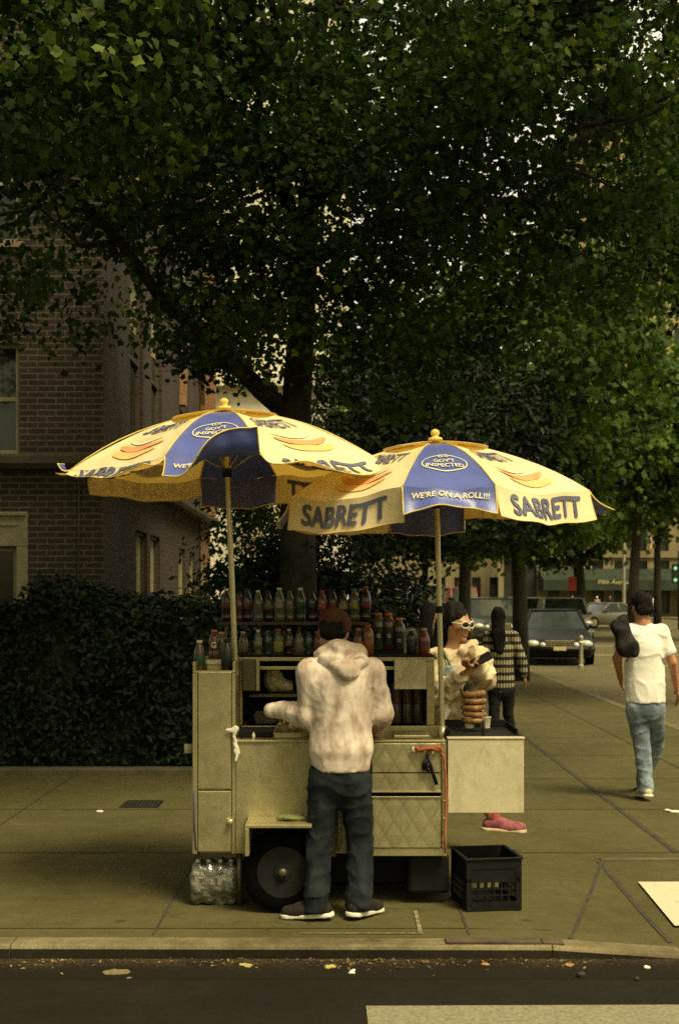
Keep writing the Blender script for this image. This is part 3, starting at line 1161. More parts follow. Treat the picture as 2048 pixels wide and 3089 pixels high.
shrub('dark leafy shrub in the bed behind the bottle shelves', (-.5, 14.6, 0), [((-.5, 14.6, 1.4), (.85, .8, 1.2), 1)], 130, 60, .17, .085, m_hedge, 21)
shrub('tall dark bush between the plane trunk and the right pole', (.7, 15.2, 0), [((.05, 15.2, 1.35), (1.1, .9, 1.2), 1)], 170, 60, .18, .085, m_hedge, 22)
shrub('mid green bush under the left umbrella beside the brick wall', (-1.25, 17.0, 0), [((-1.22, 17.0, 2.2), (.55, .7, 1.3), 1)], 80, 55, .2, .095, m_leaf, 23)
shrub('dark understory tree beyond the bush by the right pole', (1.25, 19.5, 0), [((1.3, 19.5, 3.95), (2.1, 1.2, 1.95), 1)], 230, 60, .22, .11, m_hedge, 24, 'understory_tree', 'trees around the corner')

# (the tree over the awning is below, with the other street trees)
m_soilcurb = M('mossy_stone', (.05, .045, .022), (.095, .084, .042), 5, .9, bmp=.3, space='World')
# clipped hedge in front of the house
hedge = thing('hedge', 'dense near-black clipped hedge filling the bed in front of the brick house', 'hedge', (-2.5, 13.4, 0))
rng = np.random.default_rng(31)
HX0, HX1, HY0, HY1 = -6.5, .55, 12.62, 13.9
def hedge_top(x):
    return 1.62 + .10 * np.sin(x * 1.7) + .07 * np.sin(x * 4.3 + 1) - .12 * (x < -3.05) - .18 * np.clip((x + .9) / 1.4, 0, 1)
core = MB()
nx = 36
for i in range(nx):
    xa, xb = HX0 + (HX1 - HX0) * i / nx, HX0 + (HX1 - HX0) * (i + 1) / nx
    za, zb = float(hedge_top(np.array(xa))) - .12, float(hedge_top(np.array(xb))) - .12
    y0, y1 = HY0 + .12, HY1 - .1
    core.add([(xa, y0, -.05), (xb, y0, -.05), (xb, y0, zb), (xa, y0, za), (xb, y1, zb), (xa, y1, za)], [(0, 1, 2, 3), (3, 2, 4, 5)])
core.build('hedge_core', m_hedge_core, hedge)
n = 26000
x = rng.uniform(HX0, HX1, n)
top = hedge_top(x)
face = rng.random(n) < .62
z = np.where(face, rng.uniform(.02, 1, n) * top, top + rng.normal(0, .06, n))
y = np.where(face, HY0 + .06 + rng.normal(0, .05, n) + .06 * np.sin(x * 5) * np.sin(z * 4), rng.uniform(HY0, HY1, n))
sh_n = 150
sx_s = rng.uniform(HX0, HX1, sh_n)
sh_h = rng.uniform(.05, .26, sh_n) * (.5 + .5 * np.sin(sx_s * 2.1 + 2) ** 2)
k_ = rng.integers(0, sh_n, 3600)
fr_ = rng.random(3600)
x = np.concatenate([x, sx_s[k_] + rng.normal(0, .04, 3600) + .08 * fr_ * np.sin(sx_s[k_] * 9)])
z = np.concatenate([z, hedge_top(sx_s[k_]) + sh_h[k_] * fr_])
y = np.concatenate([y, HY0 + .1 + .9 * ((sx_s[k_] * 7.3) % 1) + rng.normal(0, .04, 3600)])
face = np.concatenate([face, np.zeros(3600, bool)])
n += 3600
nr = rng.normal(size=(n, 3)) * .6 + np.where(face[:, None], np.array([0, -1, .4]), np.array([0, -.2, 1]))
V, F = scatter_leaves(np.stack([x, y, z], 1), nr, .075 * rng.uniform(.6, 1.3, n), OVAL, rng)
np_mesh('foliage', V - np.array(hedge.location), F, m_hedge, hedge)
# taller straggling shoots at the left of the hedge
tag(MB().box(-7, .62, 12.40, 12.58, -.1, .07).build('garden_curb', m_soilcurb, None, bevel=.015), 'low stone curb along the foot of the hedge', 'curb')
tag(mesh_obj('garden_bed', [(-14, 12.58, .03), (.9, 12.58, .03), (.9, 26, .03), (-14, 26, .03)], [(0, 1, 2, 3)], m_soil), kind='structure')

# street trees further along
def street_tree(label, x, y, lean, tr0, hb, blobs, ncl, per, spread, ls, seed, mat=None, bark=None, ntwig=60):
    tp_ = [Vector((x, y, -.2)), Vector((x + lean * .3, y, hb * .5)), Vector((x + lean, y, hb)), Vector((x + lean * 1.5, y, hb + 2)), Vector((x + lean * 1.8, y - .2, hb + 4))]
    lm = []
    g = np.random.default_rng(seed + 100)
    for k in range(5):
        a = g.uniform(0, 6.28)
        e = Vector((math.cos(a) * 2.8, math.sin(a) * 2.2, g.uniform(2.0, 4)))
        st = tp_[2].lerp(tp_[3], k / 5)
        lm.append((curve_pts(st, st + e, (0, 0, .3), 6, g), [tr0 * f for f in (.5, .42, .34, .26, .18, .1)]))
    return tree(label, (x, y, 0), tp_, [tr0 * 1.25, tr0, tr0 * .9, tr0 * .65, tr0 * .35], lm, blobs, ncl, per, spread, ls, mat or m_leaf_far, bark or m_bark_dark, seed, 'trees around the corner', None, .5, ntwig, name='street_tree')


street_tree('street tree with straight dark trunk left of the black sedan', 3.72, 26.5, -.1, .15, 3.4,
            [((1.6, 25.5, 6.2), (2.4, 2.6, 2.4), 1), ((4.1, 26, 6.6), (2.6, 2.4, 2.9), 1.4), ((3.15, 27, 3.95), (2.4, 2.2, 1.5), 1.1)], 400, 40, .40, .21, 41)
street_tree('thinner street tree with trunk rising behind the sunglasses woman', 2.98, 31, .05, .15, 3.4,
            [((2.2, 31, 6.0), (2.6, 2.4, 2.2), 1), ((2.6, 31.5, 4.2), (2.6, 2.0, 1.2), .7)], 220, 40, .42, .22, 42)
street_tree('light green street tree across the avenue, left of the tan tower', 11.3, 50, .2, .2, 4.6,
            [((10.6, 50, 8.3), (4.4, 3.6, 4.2), 1.4), ((14.6, 51, 8.2), (3.2, 3, 3.6), 1), ((8.0, 52, 7.2), (3, 3, 3.2), .8)], 480, 40, .55, .30, 43)
street_tree('dark street tree hanging over the left end of the green awning', PX(1343, 60), 60, -.2, .26, 3.6,
            [((PX(1300, 60), 60, 5.5), (3.4, 2.6, 2.4), 1), ((PX(1385, 60), 61, 7.6), (2.6, 2.4, 2.2), .6)], 300, 42, .45, .27, 47, m_leaf)
street_tree('bushy street tree far down the avenue behind the awning edge', 16.2, 66, .0, .18, 4.2,
            [((16.4, 66, 9.0), (3.6, 3.2, 4.2), 1), ((12.6, 68, 7.6), (3.6, 3.2, 3.2), .9)], 300, 40, .6, .34, 44)
street_tree('distant street tree behind the row of cars', 6.9, 72, .0, .18, 4.0,
            [((6.6, 72, 7.0), (4.2, 3.4, 3.4), 1), ((2.4, 74, 8.0), (4.2, 3.4, 4.2), .9)], 300, 40, .6, .36, 45)
street_tree('dark street tree on the far right edge, close to the avenue kerb', 6.5, 20.5, .1, .17, 4.6,
            [((6.2, 20.0, 8.2), (2.0, 2.6, 2.4), 1)], 180, 40, .36, .19, 46, m_leaf)
# ================================================================== the food cart
def steel_mat(name, c1, c2, rough, quilt=False, smudge=(.2, .15, .07), metal=.75):
    m, nt, b = new_mat(name)
    v = coords(nt, 'World')
    n = noise_tex(nt, v, 5, 7, .7, .5)
    fine = noise_tex(nt, coords(nt, 'World', (1, 1, 14)), 90, 3, .7)
    c = ramp(nt, n, [(.32, c1), (.68, c2)])
    c = mixrgb(nt, .35, c, ramp(nt, fine, [(.3, (.5,) * 3), (.7, (1.25,) * 3)]), 'MULTIPLY')
    speck = noise_tex(nt, v, 240, 2, .8)
    c = mixrgb(nt, .2, c, ramp(nt, speck, [(.38, (.35,) * 3), (.62, (1.4,) * 3)]), 'MULTIPLY')
    st = noise_tex(nt, coords(nt, 'World', (1.6, 1, .8)), 3.1, 6, .75, 1.2)
    c = mixrgb(nt, ramp(nt, st, [(.52, (0, 0, 0)), (.74, (.7,) * 3)]), c, smudge)
    hgt = n
    if quilt:
        # diamond quilting pressed in the sheet: two crossing triangle waves
        g = nt.nodes.new('ShaderNodeNewGeometry')
        s = nt.nodes.new('ShaderNodeSeparateXYZ')
        nt.links.new(g.outputs['Position'], s.inputs[0])
        outs = []
        for sg in (1, -1):
            a = nt.nodes.new('ShaderNodeMath')
            a.operation = 'MULTIPLY_ADD'
            nt.links.new(s.outputs[2], a.inputs[0])
            a.inputs[1].default_value = .62 * sg
            nt.links.new(s.outputs[0], a.inputs[2])
            p = nt.nodes.new('ShaderNodeMath')
            p.operation = 'PINGPONG'
            nt.links.new(a.outputs[0], p.inputs[0])
            p.inputs[1].default_value = .05
            outs.append(p)
        mn = nt.nodes.new('ShaderNodeMath')
        mn.operation = 'MINIMUM'
        nt.links.new(outs[0].outputs[0], mn.inputs[0])
        nt.links.new(outs[1].outputs[0], mn.inputs[1])
        bump(nt, b, mn.outputs[0], .30, .10)
        ln = ramp(nt, mn.outputs[0], [(.0, (.62,) * 3), (.012, (1,) * 3)])
        c = mixrgb(nt, .55, c, ln, 'MULTIPLY')
    else:
        bump(nt, b, n, .12, .02)
    nt.links.new(c, b.inputs['Base Color'])
    b.inputs['Metallic'].default_value = metal
    b.inputs['Roughness'].default_value = rough
    nt.links.new(ramp(nt, st, [(.3, (rough - .08,) * 3), (.7, (rough + .14,) * 3)]), b.inputs['Roughness'])
    return m


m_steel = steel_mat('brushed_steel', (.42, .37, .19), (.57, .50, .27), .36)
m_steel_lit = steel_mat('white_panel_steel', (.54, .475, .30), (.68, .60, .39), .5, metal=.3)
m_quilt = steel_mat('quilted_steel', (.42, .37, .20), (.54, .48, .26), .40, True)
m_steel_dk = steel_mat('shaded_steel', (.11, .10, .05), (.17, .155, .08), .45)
m_chrome = M('polished_pole', (.62, .56, .32), (.48, .43, .24), 20, .3, .6, stretch=(1, 1, .1))
m_black = M('black_plastic', (.004, .004, .004), (.008, .008, .0075), 9, .55, spec=.2)
m_rubber = M('tyre_rubber', (.002, .002, .002), (.005, .0045, .004), 12, .95, spec=.02)
m_inner = M('dark_interior', (.006, .006, .0045), (.012, .011, .008), 4, .8, spec=.2)
m_wood = M('weathered_wood', (.20, .165, .09), (.29, .24, .14), 4, .75, stretch=(1, 8, 8))
m_shelfwood = M('brown_shelf', (.055, .030, .018), (.085, .05, .03), 6, .7, stretch=(1, 6, 6))

CF = 7.15      # front plane of the cart
CBK = 8.0
cart = thing('food_cart', 'stainless steel street food cart with tall left cabinet, quilted drawers and bottle shelves', 'food cart', (0, 7.6, 0))
cx = lambda xd, Y=CF: PX(xd, Y)
cz = lambda yd, Y=CF: PZ(yd, Y)
zc = cz(1715)       # counter
zb = cz(1972)       # underside
# tall cabinet
x0, x1 = cx(447), cx(541)
zt = cz(1534)
MB().box(x0, x1, CF + .02, CBK, zb, zt - .05).build('cabinet', m_steel, cart, bevel=.006)
rm = MB()
rm.box(x0 - .004, x1 + .004, CF - .002, CF + .016, zt - .05, zt - .036)
rm.box(x0 - .004, x0 + .012, CF - .002, CBK, zt - .036, zt + .012)
rm.box(x1 - .01, x1 + .004, CF + .02, CBK, zt - .05, zt + .012)
rm.box(x0 + .012, x1 - .01, CF + .3, CF + .31, zt - .04, zt + .010)
rm.build('top_rail', m_steel, cart, bevel=.003)
fr = MB()
fr.box(x0 - .004, x0 + .022, CF - .006, CF + .018, zb, zt - .052)
fr.box(x1 - .012, x1 + .006, CF - .004, CF + .018, zb, zt - .052)
fr.build('corner_trim', m_steel, cart, bevel=.003)
d1 = MB().box(x0 + .026, x1 - .016, CF - .006, CF + .019, cz(1822), cz(1552)).build('upper_door', m_steel, cart, bevel=.004)
d2 = MB().box(x0 + .026, x1 - .016, CF - .005, CF + .019, zb + .012, cz(1827)).build('lower_door', m_steel, cart, bevel=.004)
MB().lathe([(.002, -.034), (.013, -.034), (.017, -.026), (.012, -.014), (.008, -.012), (.008, 0)], 12, (cx(533), CF - .006, cz(1896)), 'y').build('knob', m_chrome, d2, True)
MB().box(cx(524), cx(530), CF - .012, CF - .0055, cz(1903), cz(1889)).build('latch_plate', m_chrome, d2, bevel=.002)
MB().box(cx(423), x0 - .005, CF + .05, CF + .09, cz(1743), cz(1722)).build('pull_handle', m_wood, cart, bevel=.005)

# lower front: wide panel, drawer pair, corner post
xr = cx(1018)
xp = cx(858)
xs_ = cx(1031)
MB().box(x1 + .008, xp - .004, CF + .002, CF + .03, zb, zc).build('front_panel', m_steel, cart, bevel=.004)
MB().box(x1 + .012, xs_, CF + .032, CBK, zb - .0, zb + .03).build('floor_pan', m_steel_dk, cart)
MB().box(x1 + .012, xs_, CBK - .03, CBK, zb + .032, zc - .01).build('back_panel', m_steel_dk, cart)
MB().box(xs_ - .03, xs_, CF + .03, CBK - .032, zb + .032, zc - .01).build('end_panel', m_steel, cart)
dr = MB().box(xp, xr, CF - .012, CF + .03, cz(1826), zc - .002).build('drawer', m_quilt, cart, bevel=.005)
MB().box(xp, xr, CF - .022, CF - .013, cz(1829.5), cz(1825)).build('drawer_lip', m_steel, dr, bevel=.002)
MB().box(xp + .004, xr - .004, CF - .0135, CF - .0118, cz(1785), cz(1782.5)).build('seam', m_inner, dr)
dr2 = MB().box(xp, xr, CF - .012, CF + .03, cz(1958), cz(1840)).build('drawer', m_quilt, cart, bevel=.005)
MB().box(xp, xr, CF - .020, CF - .013, cz(1842), cz(1838)).build('drawer_lip', m_steel, dr2, bevel=.002)
MB().box(xp - .01, xs_, CF - .004, CF + .028, zb - .012, cz(1959.5)).build('bottom_rail', m_steel, cart, bevel=.003)
cp = MB().box(xr + .004, xs_, CF - .008, CF + .028, cz(1958.5), zc)
cpo = cp.build('corner_post', m_steel, cart, bevel=.003)
for yy in (1850, 1890, 1918, 1942):
    MB().ell((cx(1025), CF - .010, cz(yy)), (.007, .006, .007), 8, 6).build('bolt', m_chrome, cpo, True)
# counter with raised edges and sunken pans
ct = MB()
ct.box(x1 + .008, xs_, CF - .008, CF + .06, zc + .001, zc + .014)
ct.box(x1 + .008, xs_, CF + .061, CF + .42, zc - .05, zc - .04)
ct.box(x1 + .008, xs_, CF + .421, CF + .435, zc - .05, zc + .05)
ct.box(x1 + .008, x1 + .02, CF + .061, CF + .42, zc - .04, zc + .012)
ct.box(xs_ - .014, xs_, CF + .061, CF + .42, zc - .04, zc + .012)
for f in (.36, .68):
    xm = x1 + (xs_ - x1) * f
    ct.box(xm - .012, xm + .012, CF + .061, CF + .42, zc - .039, zc + .008)
ct.build('counter', m_steel, cart, bevel=.002)
MB().box(cx(548), cx(628), CF + .12, CF + .34, zc + .014, zc + .052).build('grill_lid', m_inner, cart, bevel=.006)
MB().box(cx(905, 7.5), cx(985, 7.5), CF + .1, CF + .36, zc + .012, zc + .03).build('pan_lid', m_steel, cart, bevel=.004)

# display case at the back
YD = 7.6
def fz(yd): return cz(yd, YD)
def fxx(xd): return cx(xd, YD)
case = MB()
case.box(fxx(560), fxx(1003), YD, YD + .025, fz(1527), fz(1518))
case.box(fxx(575), fxx(1003), YD + .002, YD + .025, fz(1547), fz(1539))
case.box(fxx(985), fxx(1003), YD + .001, YD + .03, zc + .051, fz(1527.5))
case.box(fxx(545), fxx(560), YD + .001, YD + .03, zc + .051, fz(1518))
case.box(fxx(562), fxx(984), YD, YD + .025, fz(1690), fz(1681))
case.box(fxx(562), fxx(984), YD + .03, YD + .05, fz(1703), fz(1694))
case.build('display_frame', m_steel, cart, bevel=.003)
bk = MB()
bk.box(fxx(560), fxx(1003), CBK - .02, CBK - .005, zc - .02, fz(1530))
bk.box(fxx(552), fxx(562), YD + .032, CBK - .022, zc + .05, fz(1528))
bk.box(fxx(985), fxx(998), YD + .032, CBK - .022, zc + .05, fz(1528))
bk.box(fxx(560), fxx(1003), YD + .026, CBK, fz(1518) - .0, fz(1516) + .004)
bk.build('display_back', m_inner, cart)
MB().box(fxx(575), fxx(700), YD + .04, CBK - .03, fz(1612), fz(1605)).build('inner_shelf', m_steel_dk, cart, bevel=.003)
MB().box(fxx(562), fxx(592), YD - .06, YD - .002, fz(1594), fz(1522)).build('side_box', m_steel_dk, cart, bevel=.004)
MB().box(fxx(593), fxx(601), YD - .07, YD - .003, fz(1594), fz(1521)).build('side_flap', m_steel, cart, bevel=.003)
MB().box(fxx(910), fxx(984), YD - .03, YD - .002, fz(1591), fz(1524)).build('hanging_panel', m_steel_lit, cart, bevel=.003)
# post of the left umbrella socket
MB().tube([(fxx(549), YD - .1, zc - .03), (fxx(549), YD - .1, fz(1552))], .017, 10).build('umbrella_socket', m_chrome, cart, True)
MB().tube([(cx(1021, 7.35), 7.35, zc - .03), (cx(1021, 7.35), 7.35, zc + .07)], .021, 10).build('umbrella_socket', m_chrome, cart, True)
# side wing with griddle at the right
xw0, xw1 = cx(1033), cx(1208)
zw = cz(1703)
wing = MB()
wing.box(xw0, xw1, CF - .02, CF + .0, cz(1877), zw - .008)
wo = wing.build('side_box_front', m_steel_lit, cart, bevel=.004)
wg = MB()
wg.box(xw0, xw1, CF + .002, CF + .56, cz(1877) + .004, cz(1877) + .018)
wg.box(xw1 - .014, xw1 + .004, CF + .001, CF + .56, cz(1877) + .019, zw - .009)
wg.box(xw0, xw1 - .016, CF + .545, CF + .56, cz(1877) + .019, zw - .009)
wg.build('side_box', m_steel, cart, bevel=.003)
lip = MB()
lip.box(xw0 - .004, xw1 + .006, CF - .026, CF + .03, zw - .007, zw + .003)
lip.build('side_box_lip', m_steel_lit, cart, bevel=.002)
gt = MB()
gt.box(xw0 + .01, xw1 - .006, CF + .032, CF + .54, zw - .006, zw + .008)
gt.box(xw0 + .01, xw1 - .03, CF + .5, CF + .512, zw + .009, zw + .05)
gt.box(xw0 + .01, xw0 + .02, CF + .06, CF + .499, zw + .009, zw + .04)
gt.box(xw1 - .03, xw1 - .02, CF + .06, CF + .499, zw + .009, zw + .04)
gt.build('griddle', m_inner, cart, bevel=.003)
# axle, wheels under a fender step
wy, wz, wr = 7.18, .262, .225
wxc = cx(655, 7.12)
fd = MB()
fd.box(cx(566, 6.88), cx(720, 6.88), 6.88, 7.145, cz(1913, 6.88), cz(1905, 6.88))
fd.box(cx(566, 6.88), cx(575, 6.88), 6.88, 7.145, cz(1978, 6.88), cz(1913.5, 6.88))
fd.build('fender_step', m_steel, cart, bevel=.003)
m_rim = M('grimy_rim', (.005, .0045, .004), (.012, .011, .008), 14, .7, .2)
for yy in (7.06, 7.93):
    tw_ = MB().lathe([(wr * .62, -.055), (wr * .86, -.06), (wr * .97, -.045), (wr, -.02), (wr, .02), (wr * .97, .045), (wr * .86, .06), (wr * .62, .055)], 30, (wxc, yy, wr + .002), 'y', True)
    wo_ = tw_.build('wheel', m_rubber, cart, True, sharp=40)
    MB().lathe([(wr * .66, -.05), (wr * .62, -.052), (wr * .58, -.02), (wr * .36, -.012), (.055, -.035), (.045, -.06), (.001, -.062)], 24, (wxc, yy, wr + .002), 'y').build('rim', m_rim, wo_, True, sharp=30)
    MB().lathe([(.026, -.066), (.024, -.078), (.012, -.084), (.001, -.085)], 14, (wxc, yy, wr + .002), 'y').build('hub_cap', m_steel_dk, wo_, True)
MB().tube([(wxc, 7.1, wr), (wxc, 7.85, wr)], .02, 8).build('axle', m_black, cart, True)
ub = MB()
ub.box(cx(940, 7.3), cx(1034, 7.3), 7.22, 7.6, .06, zb - .02)
ub.build('gas_box', m_black, cart, bevel=.02)
MB().box(cx(590, 7.5), cx(1030, 7.5), 7.48, 7.86, .05, zb - .01).build('undercart_light_block', m_black, cart, bevel=.02)  # added black box that keeps light from behind out of the undercart
MB().box(cx(570), cx(735), 7.128, 7.14, .06, zb + .2).build('wheel_dark_backing', m_black, cart)  # added black sheet that darkens the opening behind the wheel
lg = MB()
lg.tube([(cx(552), 7.2, 0), (cx(552), 7.2, zb)], .018, 8)
lg.build('leg', m_steel_dk, cart, True)
for xd in (765, 800):
    MB().box(cx(xd), cx(xd) + .028, 7.1, 7.147, cz(1975), cz(1840)).build('door_stile', m_steel_dk, cart, bevel=.003)
for xd, y0, y1 in ((783, 1742, 1960),):
    MB().tube([(cx(xd), 7.10, cz(y1)), (cx(xd), 7.10, cz(y0))], .010, 8).build('door_rail', m_chrome, cart, True)
# brown board that carries the top row of bottles, on two uprights
YS = 7.86
sh = MB()
sh.box(cx(508, YS), cx(852, YS), YS - .07, YS + .09, PZ(1443, YS), PZ(1436, YS))
sh.build('upper_shelf', m_shelfwood, cart, bevel=.003)
for xd in (520, 690, 848):
    MB().box(cx(xd, YS) - .008, cx(xd, YS) + .008, YS + .05, YS + .066, PZ(1518, YS), PZ(1443.5, YS)).build('shelf_upright', m_steel_dk, cart)
MB().box(cx(505, YS), cx(1003, YS), YS - .22, YS + .10, PZ(1519, YS), PZ(1515, YS) + .002).build('lower_shelf', m_steel_dk, cart)
MB().box(cx(856, YS), cx(925, YS), YS - .02, YS + .09, PZ(1514, YS) + .004, PZ(1502, YS)).build('bottle_riser', m_black, cart)

# ------------------------------------------------------------------ bottles
def liquid(name, c, rough=.12, tr=0.0):
    m, nt, b = new_mat(name)
    n = noise_tex(nt, coords(nt, 'Object'), 18, 3)
    nt.links.new(ramp(nt, n, [(.3, tuple(x * .4 for x in c)), (.7, tuple(x * .62 for x in c))]), b.inputs['Base Color'])
    b.inputs['Roughness'].default_value = rough
    b.inputs['Coat Weight'].default_value = .3
    b.inputs['Transmission Weight'].default_value = tr
    return m


BM = {k: liquid('drink_' + k, c, .12, t) for k, c, t in (
    ('cola', (.010, .006, .004), 0), ('clear', (.22, .23, .15), .35), ('lime', (.13, .15, .06), .2), ('green', (.025, .075, .022), .1),
    ('orange', (.32, .085, .02), 0), ('red', (.24, .028, .02), 0), ('rust', (.14, .045, .02), 0), ('tea', (.10, .052, .016), 0), ('blue', (.03, .06, .07), .1), ('pale', (.2, .16, .08), 0))}
BL = {k: M('label_' + k, tuple(x * .65 for x in c), tuple(x * .4 for x in c), 30, .45) for k, c in (
    ('red', (.19, .035, .028)), ('cream', (.40, .37, .21)), ('dark', (.02, .022, .018)), ('green', (.035, .10, .028)), ('orange', (.42, .12, .03)), ('tan', (.22, .17, .08)), ('yellow', (.40, .36, .06)))}
CAPM = {k: M('cap_' + k, c, None, 9, .5) for k, c in (
    ('white', (.62, .58, .40)), ('red', (.34, .04, .03)), ('orange', (.5, .13, .03)), ('green', (.05, .2, .05)), ('black', (.015, .015, .014)), ('tan', (.42, .32, .15)))}
SHAPES = {
    'soda': ([(.001, 0), (.026, 0), (.032, .008), (.031, .03), (.029, .055), (.032, .085), (.033, .12), (.031, .15), (.022, .178), (.0125, .197), (.012, .205)], (.086, .126, .0338)),
    'sport': ([(.001, 0), (.03, 0), (.035, .008), (.035, .07), (.032, .078), (.035, .09), (.035, .15), (.030, .168), (.018, .186), (.016, .196)], (.03, .13, .0358)),
    'juice': ([(.001, 0), (.028, 0), (.033, .006), (.033, .11), (.03, .125), (.021, .15), (.0145, .163), (.014, .17)], (.035, .10, .0338)),
}
_bottle_cache = {}


def bottle(kind, drink, label_m, cap, loc, h, label, group, rz=0, glyph=None, thick=1.0):
    t = thing('bottle', label, 'bottle', loc, rz, group)
    key = (kind, round(h, 3), round(thick, 2))
    prof, (la, lb2, lr) = SHAPES[kind]
    top = prof[-1][1] + .012
    s = h / top
    sr = s * thick
    if key not in _bottle_cache:
        b = MB().lathe([(r * sr, z * s) for r, z in prof], 14).build('liquid', None, None, True, world=False).data
        l = MB().lathe([(lr * sr * .99, la * s), (lr * sr * 1.015, la * s + .001), (lr * sr * 1.015, lb2 * s - .001), (lr * sr * .99, lb2 * s)], 14).build('label', None, None, True, world=False, sharp=40).data
        r_ = prof[-1][0] * 1.25
        c = MB().lathe([(r_ * sr, prof[-1][1] * s - .002), (r_ * sr, top * s), (r_ * sr * .8, top * s + .001), (.0005, top * s + .001)], 12).build('cap', None, None, True, world=False, sharp=40).data
        for o in [o for o in COL.objects if o.data in (b, l, c)]: bpy.data.objects.remove(o)
        _bottle_cache[key] = (b, l, c)
    for nm, me, mt in zip(('liquid', 'label', 'cap'), _bottle_cache[key], (BM[drink], label_m and BL[label_m], CAPM[cap])):
        if mt is None: continue
        me2 = me.copy()
        me2.materials.clear()
        me2.materials.append(mt)
        o = bpy.data.objects.new(nm, me2)
        COL.objects.link(o)
        o.parent = t
        if nm == 'label': lab = o
    if glyph and glyph[0] == 'claw':
        vs, fs, asp = [], [], .8
        for q in range(3):
            a = .18 + .3 * q
            fs.append(tuple(range(len(vs), len(vs) + 4)))
            vs += [Vector((a, .8, 0)), Vector((a + .16, .7, 0)), Vector((a - .02, 0, 0)), Vector((a - .1, .12, 0))]
    elif glyph and glyph[0] == 'disc':
        vs = [Vector((.5 + .5 * math.cos(t_), .5 + .5 * math.sin(t_), 0)) for t_ in np.linspace(0, 6.283, 16)[:-1]]
        fs, asp = [tuple(range(15))], 1.0
    elif glyph:
        vs, fs, asp = text_mesh(glyph[0], .04)
        w_ = glyph[1]
        zc_ = s * (la + lb2) / 2
        rr = lr * sr * 1.05
        f = lambda v: (math.sin((v.x - .5) * w_ / rr) * rr, -math.cos((v.x - .5) * w_ / rr) * rr, zc_ + (v.y - asp / 2) * w_)
        o = mesh_obj('emblem', [f(v) for v in vs], fs, glyph[2], lab)
    return t


ORD = ['first', 'second', 'third', 'fourth', 'fifth', 'sixth', 'seventh', 'eighth', 'ninth', 'tenth', 'eleventh', 'twelfth', 'thirteenth', 'fourteenth', 'fifteenth', 'sixteenth']
ZX = lambda zx: (540 + zx / 1.96) / K          # spots read off an enlarged crop
zrow = PZ(1436, YS) + .001
G1 = 'soda bottles on the upper shelf'
top_row = [(280, 'cola', 'red', 'white', .2), (357, 'rust', None, 'black', .18), (403, 'cola', 'red', 'black', .2), (467, 'clear', None, 'white', .19), (527, 'cola', 'tan', 'black', .185), (592, 'clear', 'cream', 'white', .205),
           (655, 'lime', 'tan', 'green', .185), (717, 'green', 'green', 'white', .205), (785, 'cola', 'dark', 'black', .19), (845, 'red', 'orange', 'red', .19), (908, 'cola', 'red', 'black', .195), (968, 'cola', 'cream', 'black', .19), (1035, 'lime', 'yellow', 'green', .20), (1103, 'cola', 'red', 'red', .215)]
dn = {'cola': 'dark cola', 'clear': 'clear soda', 'lime': 'pale lime soda', 'green': 'green soda', 'orange': 'orange drink', 'red': 'red drink', 'rust': 'rust brown drink', 'tea': 'iced tea', 'blue': 'bluish drink', 'pale': 'pale juice'}
for i, (zx, d, l, c, h) in enumerate(top_row):
    bottle('soda', d, l, c, (PX(ZX(zx), YS), YS + .01, zrow), h, f"{dn[d]} bottle, {ORD[i]} from the left on the brown upper shelf", G1, rz=i * .7)
YR = 7.70
zrow2 = PZ(1515, YS) + .003
low_row = [(380, 'tea', 'tan', 'tan', .15, 'juice'), (467, 'clear', 'cream', 'white', .16, 'soda'), (525, 'blue', None, 'green', .155, 'soda'), (588, 'lime', 'yellow', 'red', .165, 'juice'), (650, 'cola', 'tan', 'tan', .165, 'soda'),
           (708, 'pale', 'tan', 'black', .155, 'juice'), (765, 'blue', 'green', 'black', .15, 'soda'), (818, 'rust', 'red', 'red', .15, 'juice'), (1060, 'rust', 'orange', 'orange', .17, 'juice'), (1117, 'orange', 'orange', 'red', .19, 'sport')]
for i, (zx, d, l, c, h, k) in enumerate(low_row):
    bottle(k, d, l, c, (PX(ZX(zx), YR), YR, zrow2), h, f"{dn[d]} bottle, {ORD[i]} from the left in the lower row above the counter", 'bottles in the lower row', rz=i * .9)
m_glyph = M('label_print', (.55, .52, .4), None, 9, .5)
ris = PZ(1502, YS) + .002
for i, (zx, d, l, c, h, k) in enumerate([(1180, 'lime', 'dark', 'orange', .225, 'sport'), (1240, 'rust', 'dark', 'orange', .225, 'sport'), (1302, 'tea', 'dark', 'orange', .225, 'sport')]):
    bottle(k, d, l, c, (PX(ZX(zx), YS - .03), YS + .03, ris if i < 2 else zrow2 + .004), h, f"tall sports {dn[d]} bottle with orange cap, {ORD[i]} of three right of the man", 'tall sports bottles on the right of the shelf', glyph=('G', .022, m_glyph))
bottle('sport', 'cola', 'dark', 'tan', (PX(ZX(1375), YR), YR, zrow2), .165, 'stubby black bottle with pale round emblem and tan cap near the right pole', 'bottles in the lower row', glyph=('disc', .024, m_glyph), thick=1.1)
bottle('juice', 'red', 'red', 'tan', (PX(ZX(1447), YR), YR, zrow2), .17, 'bright red juice bottle at the right end of the lower row', 'bottles in the lower row', thick=1.1)
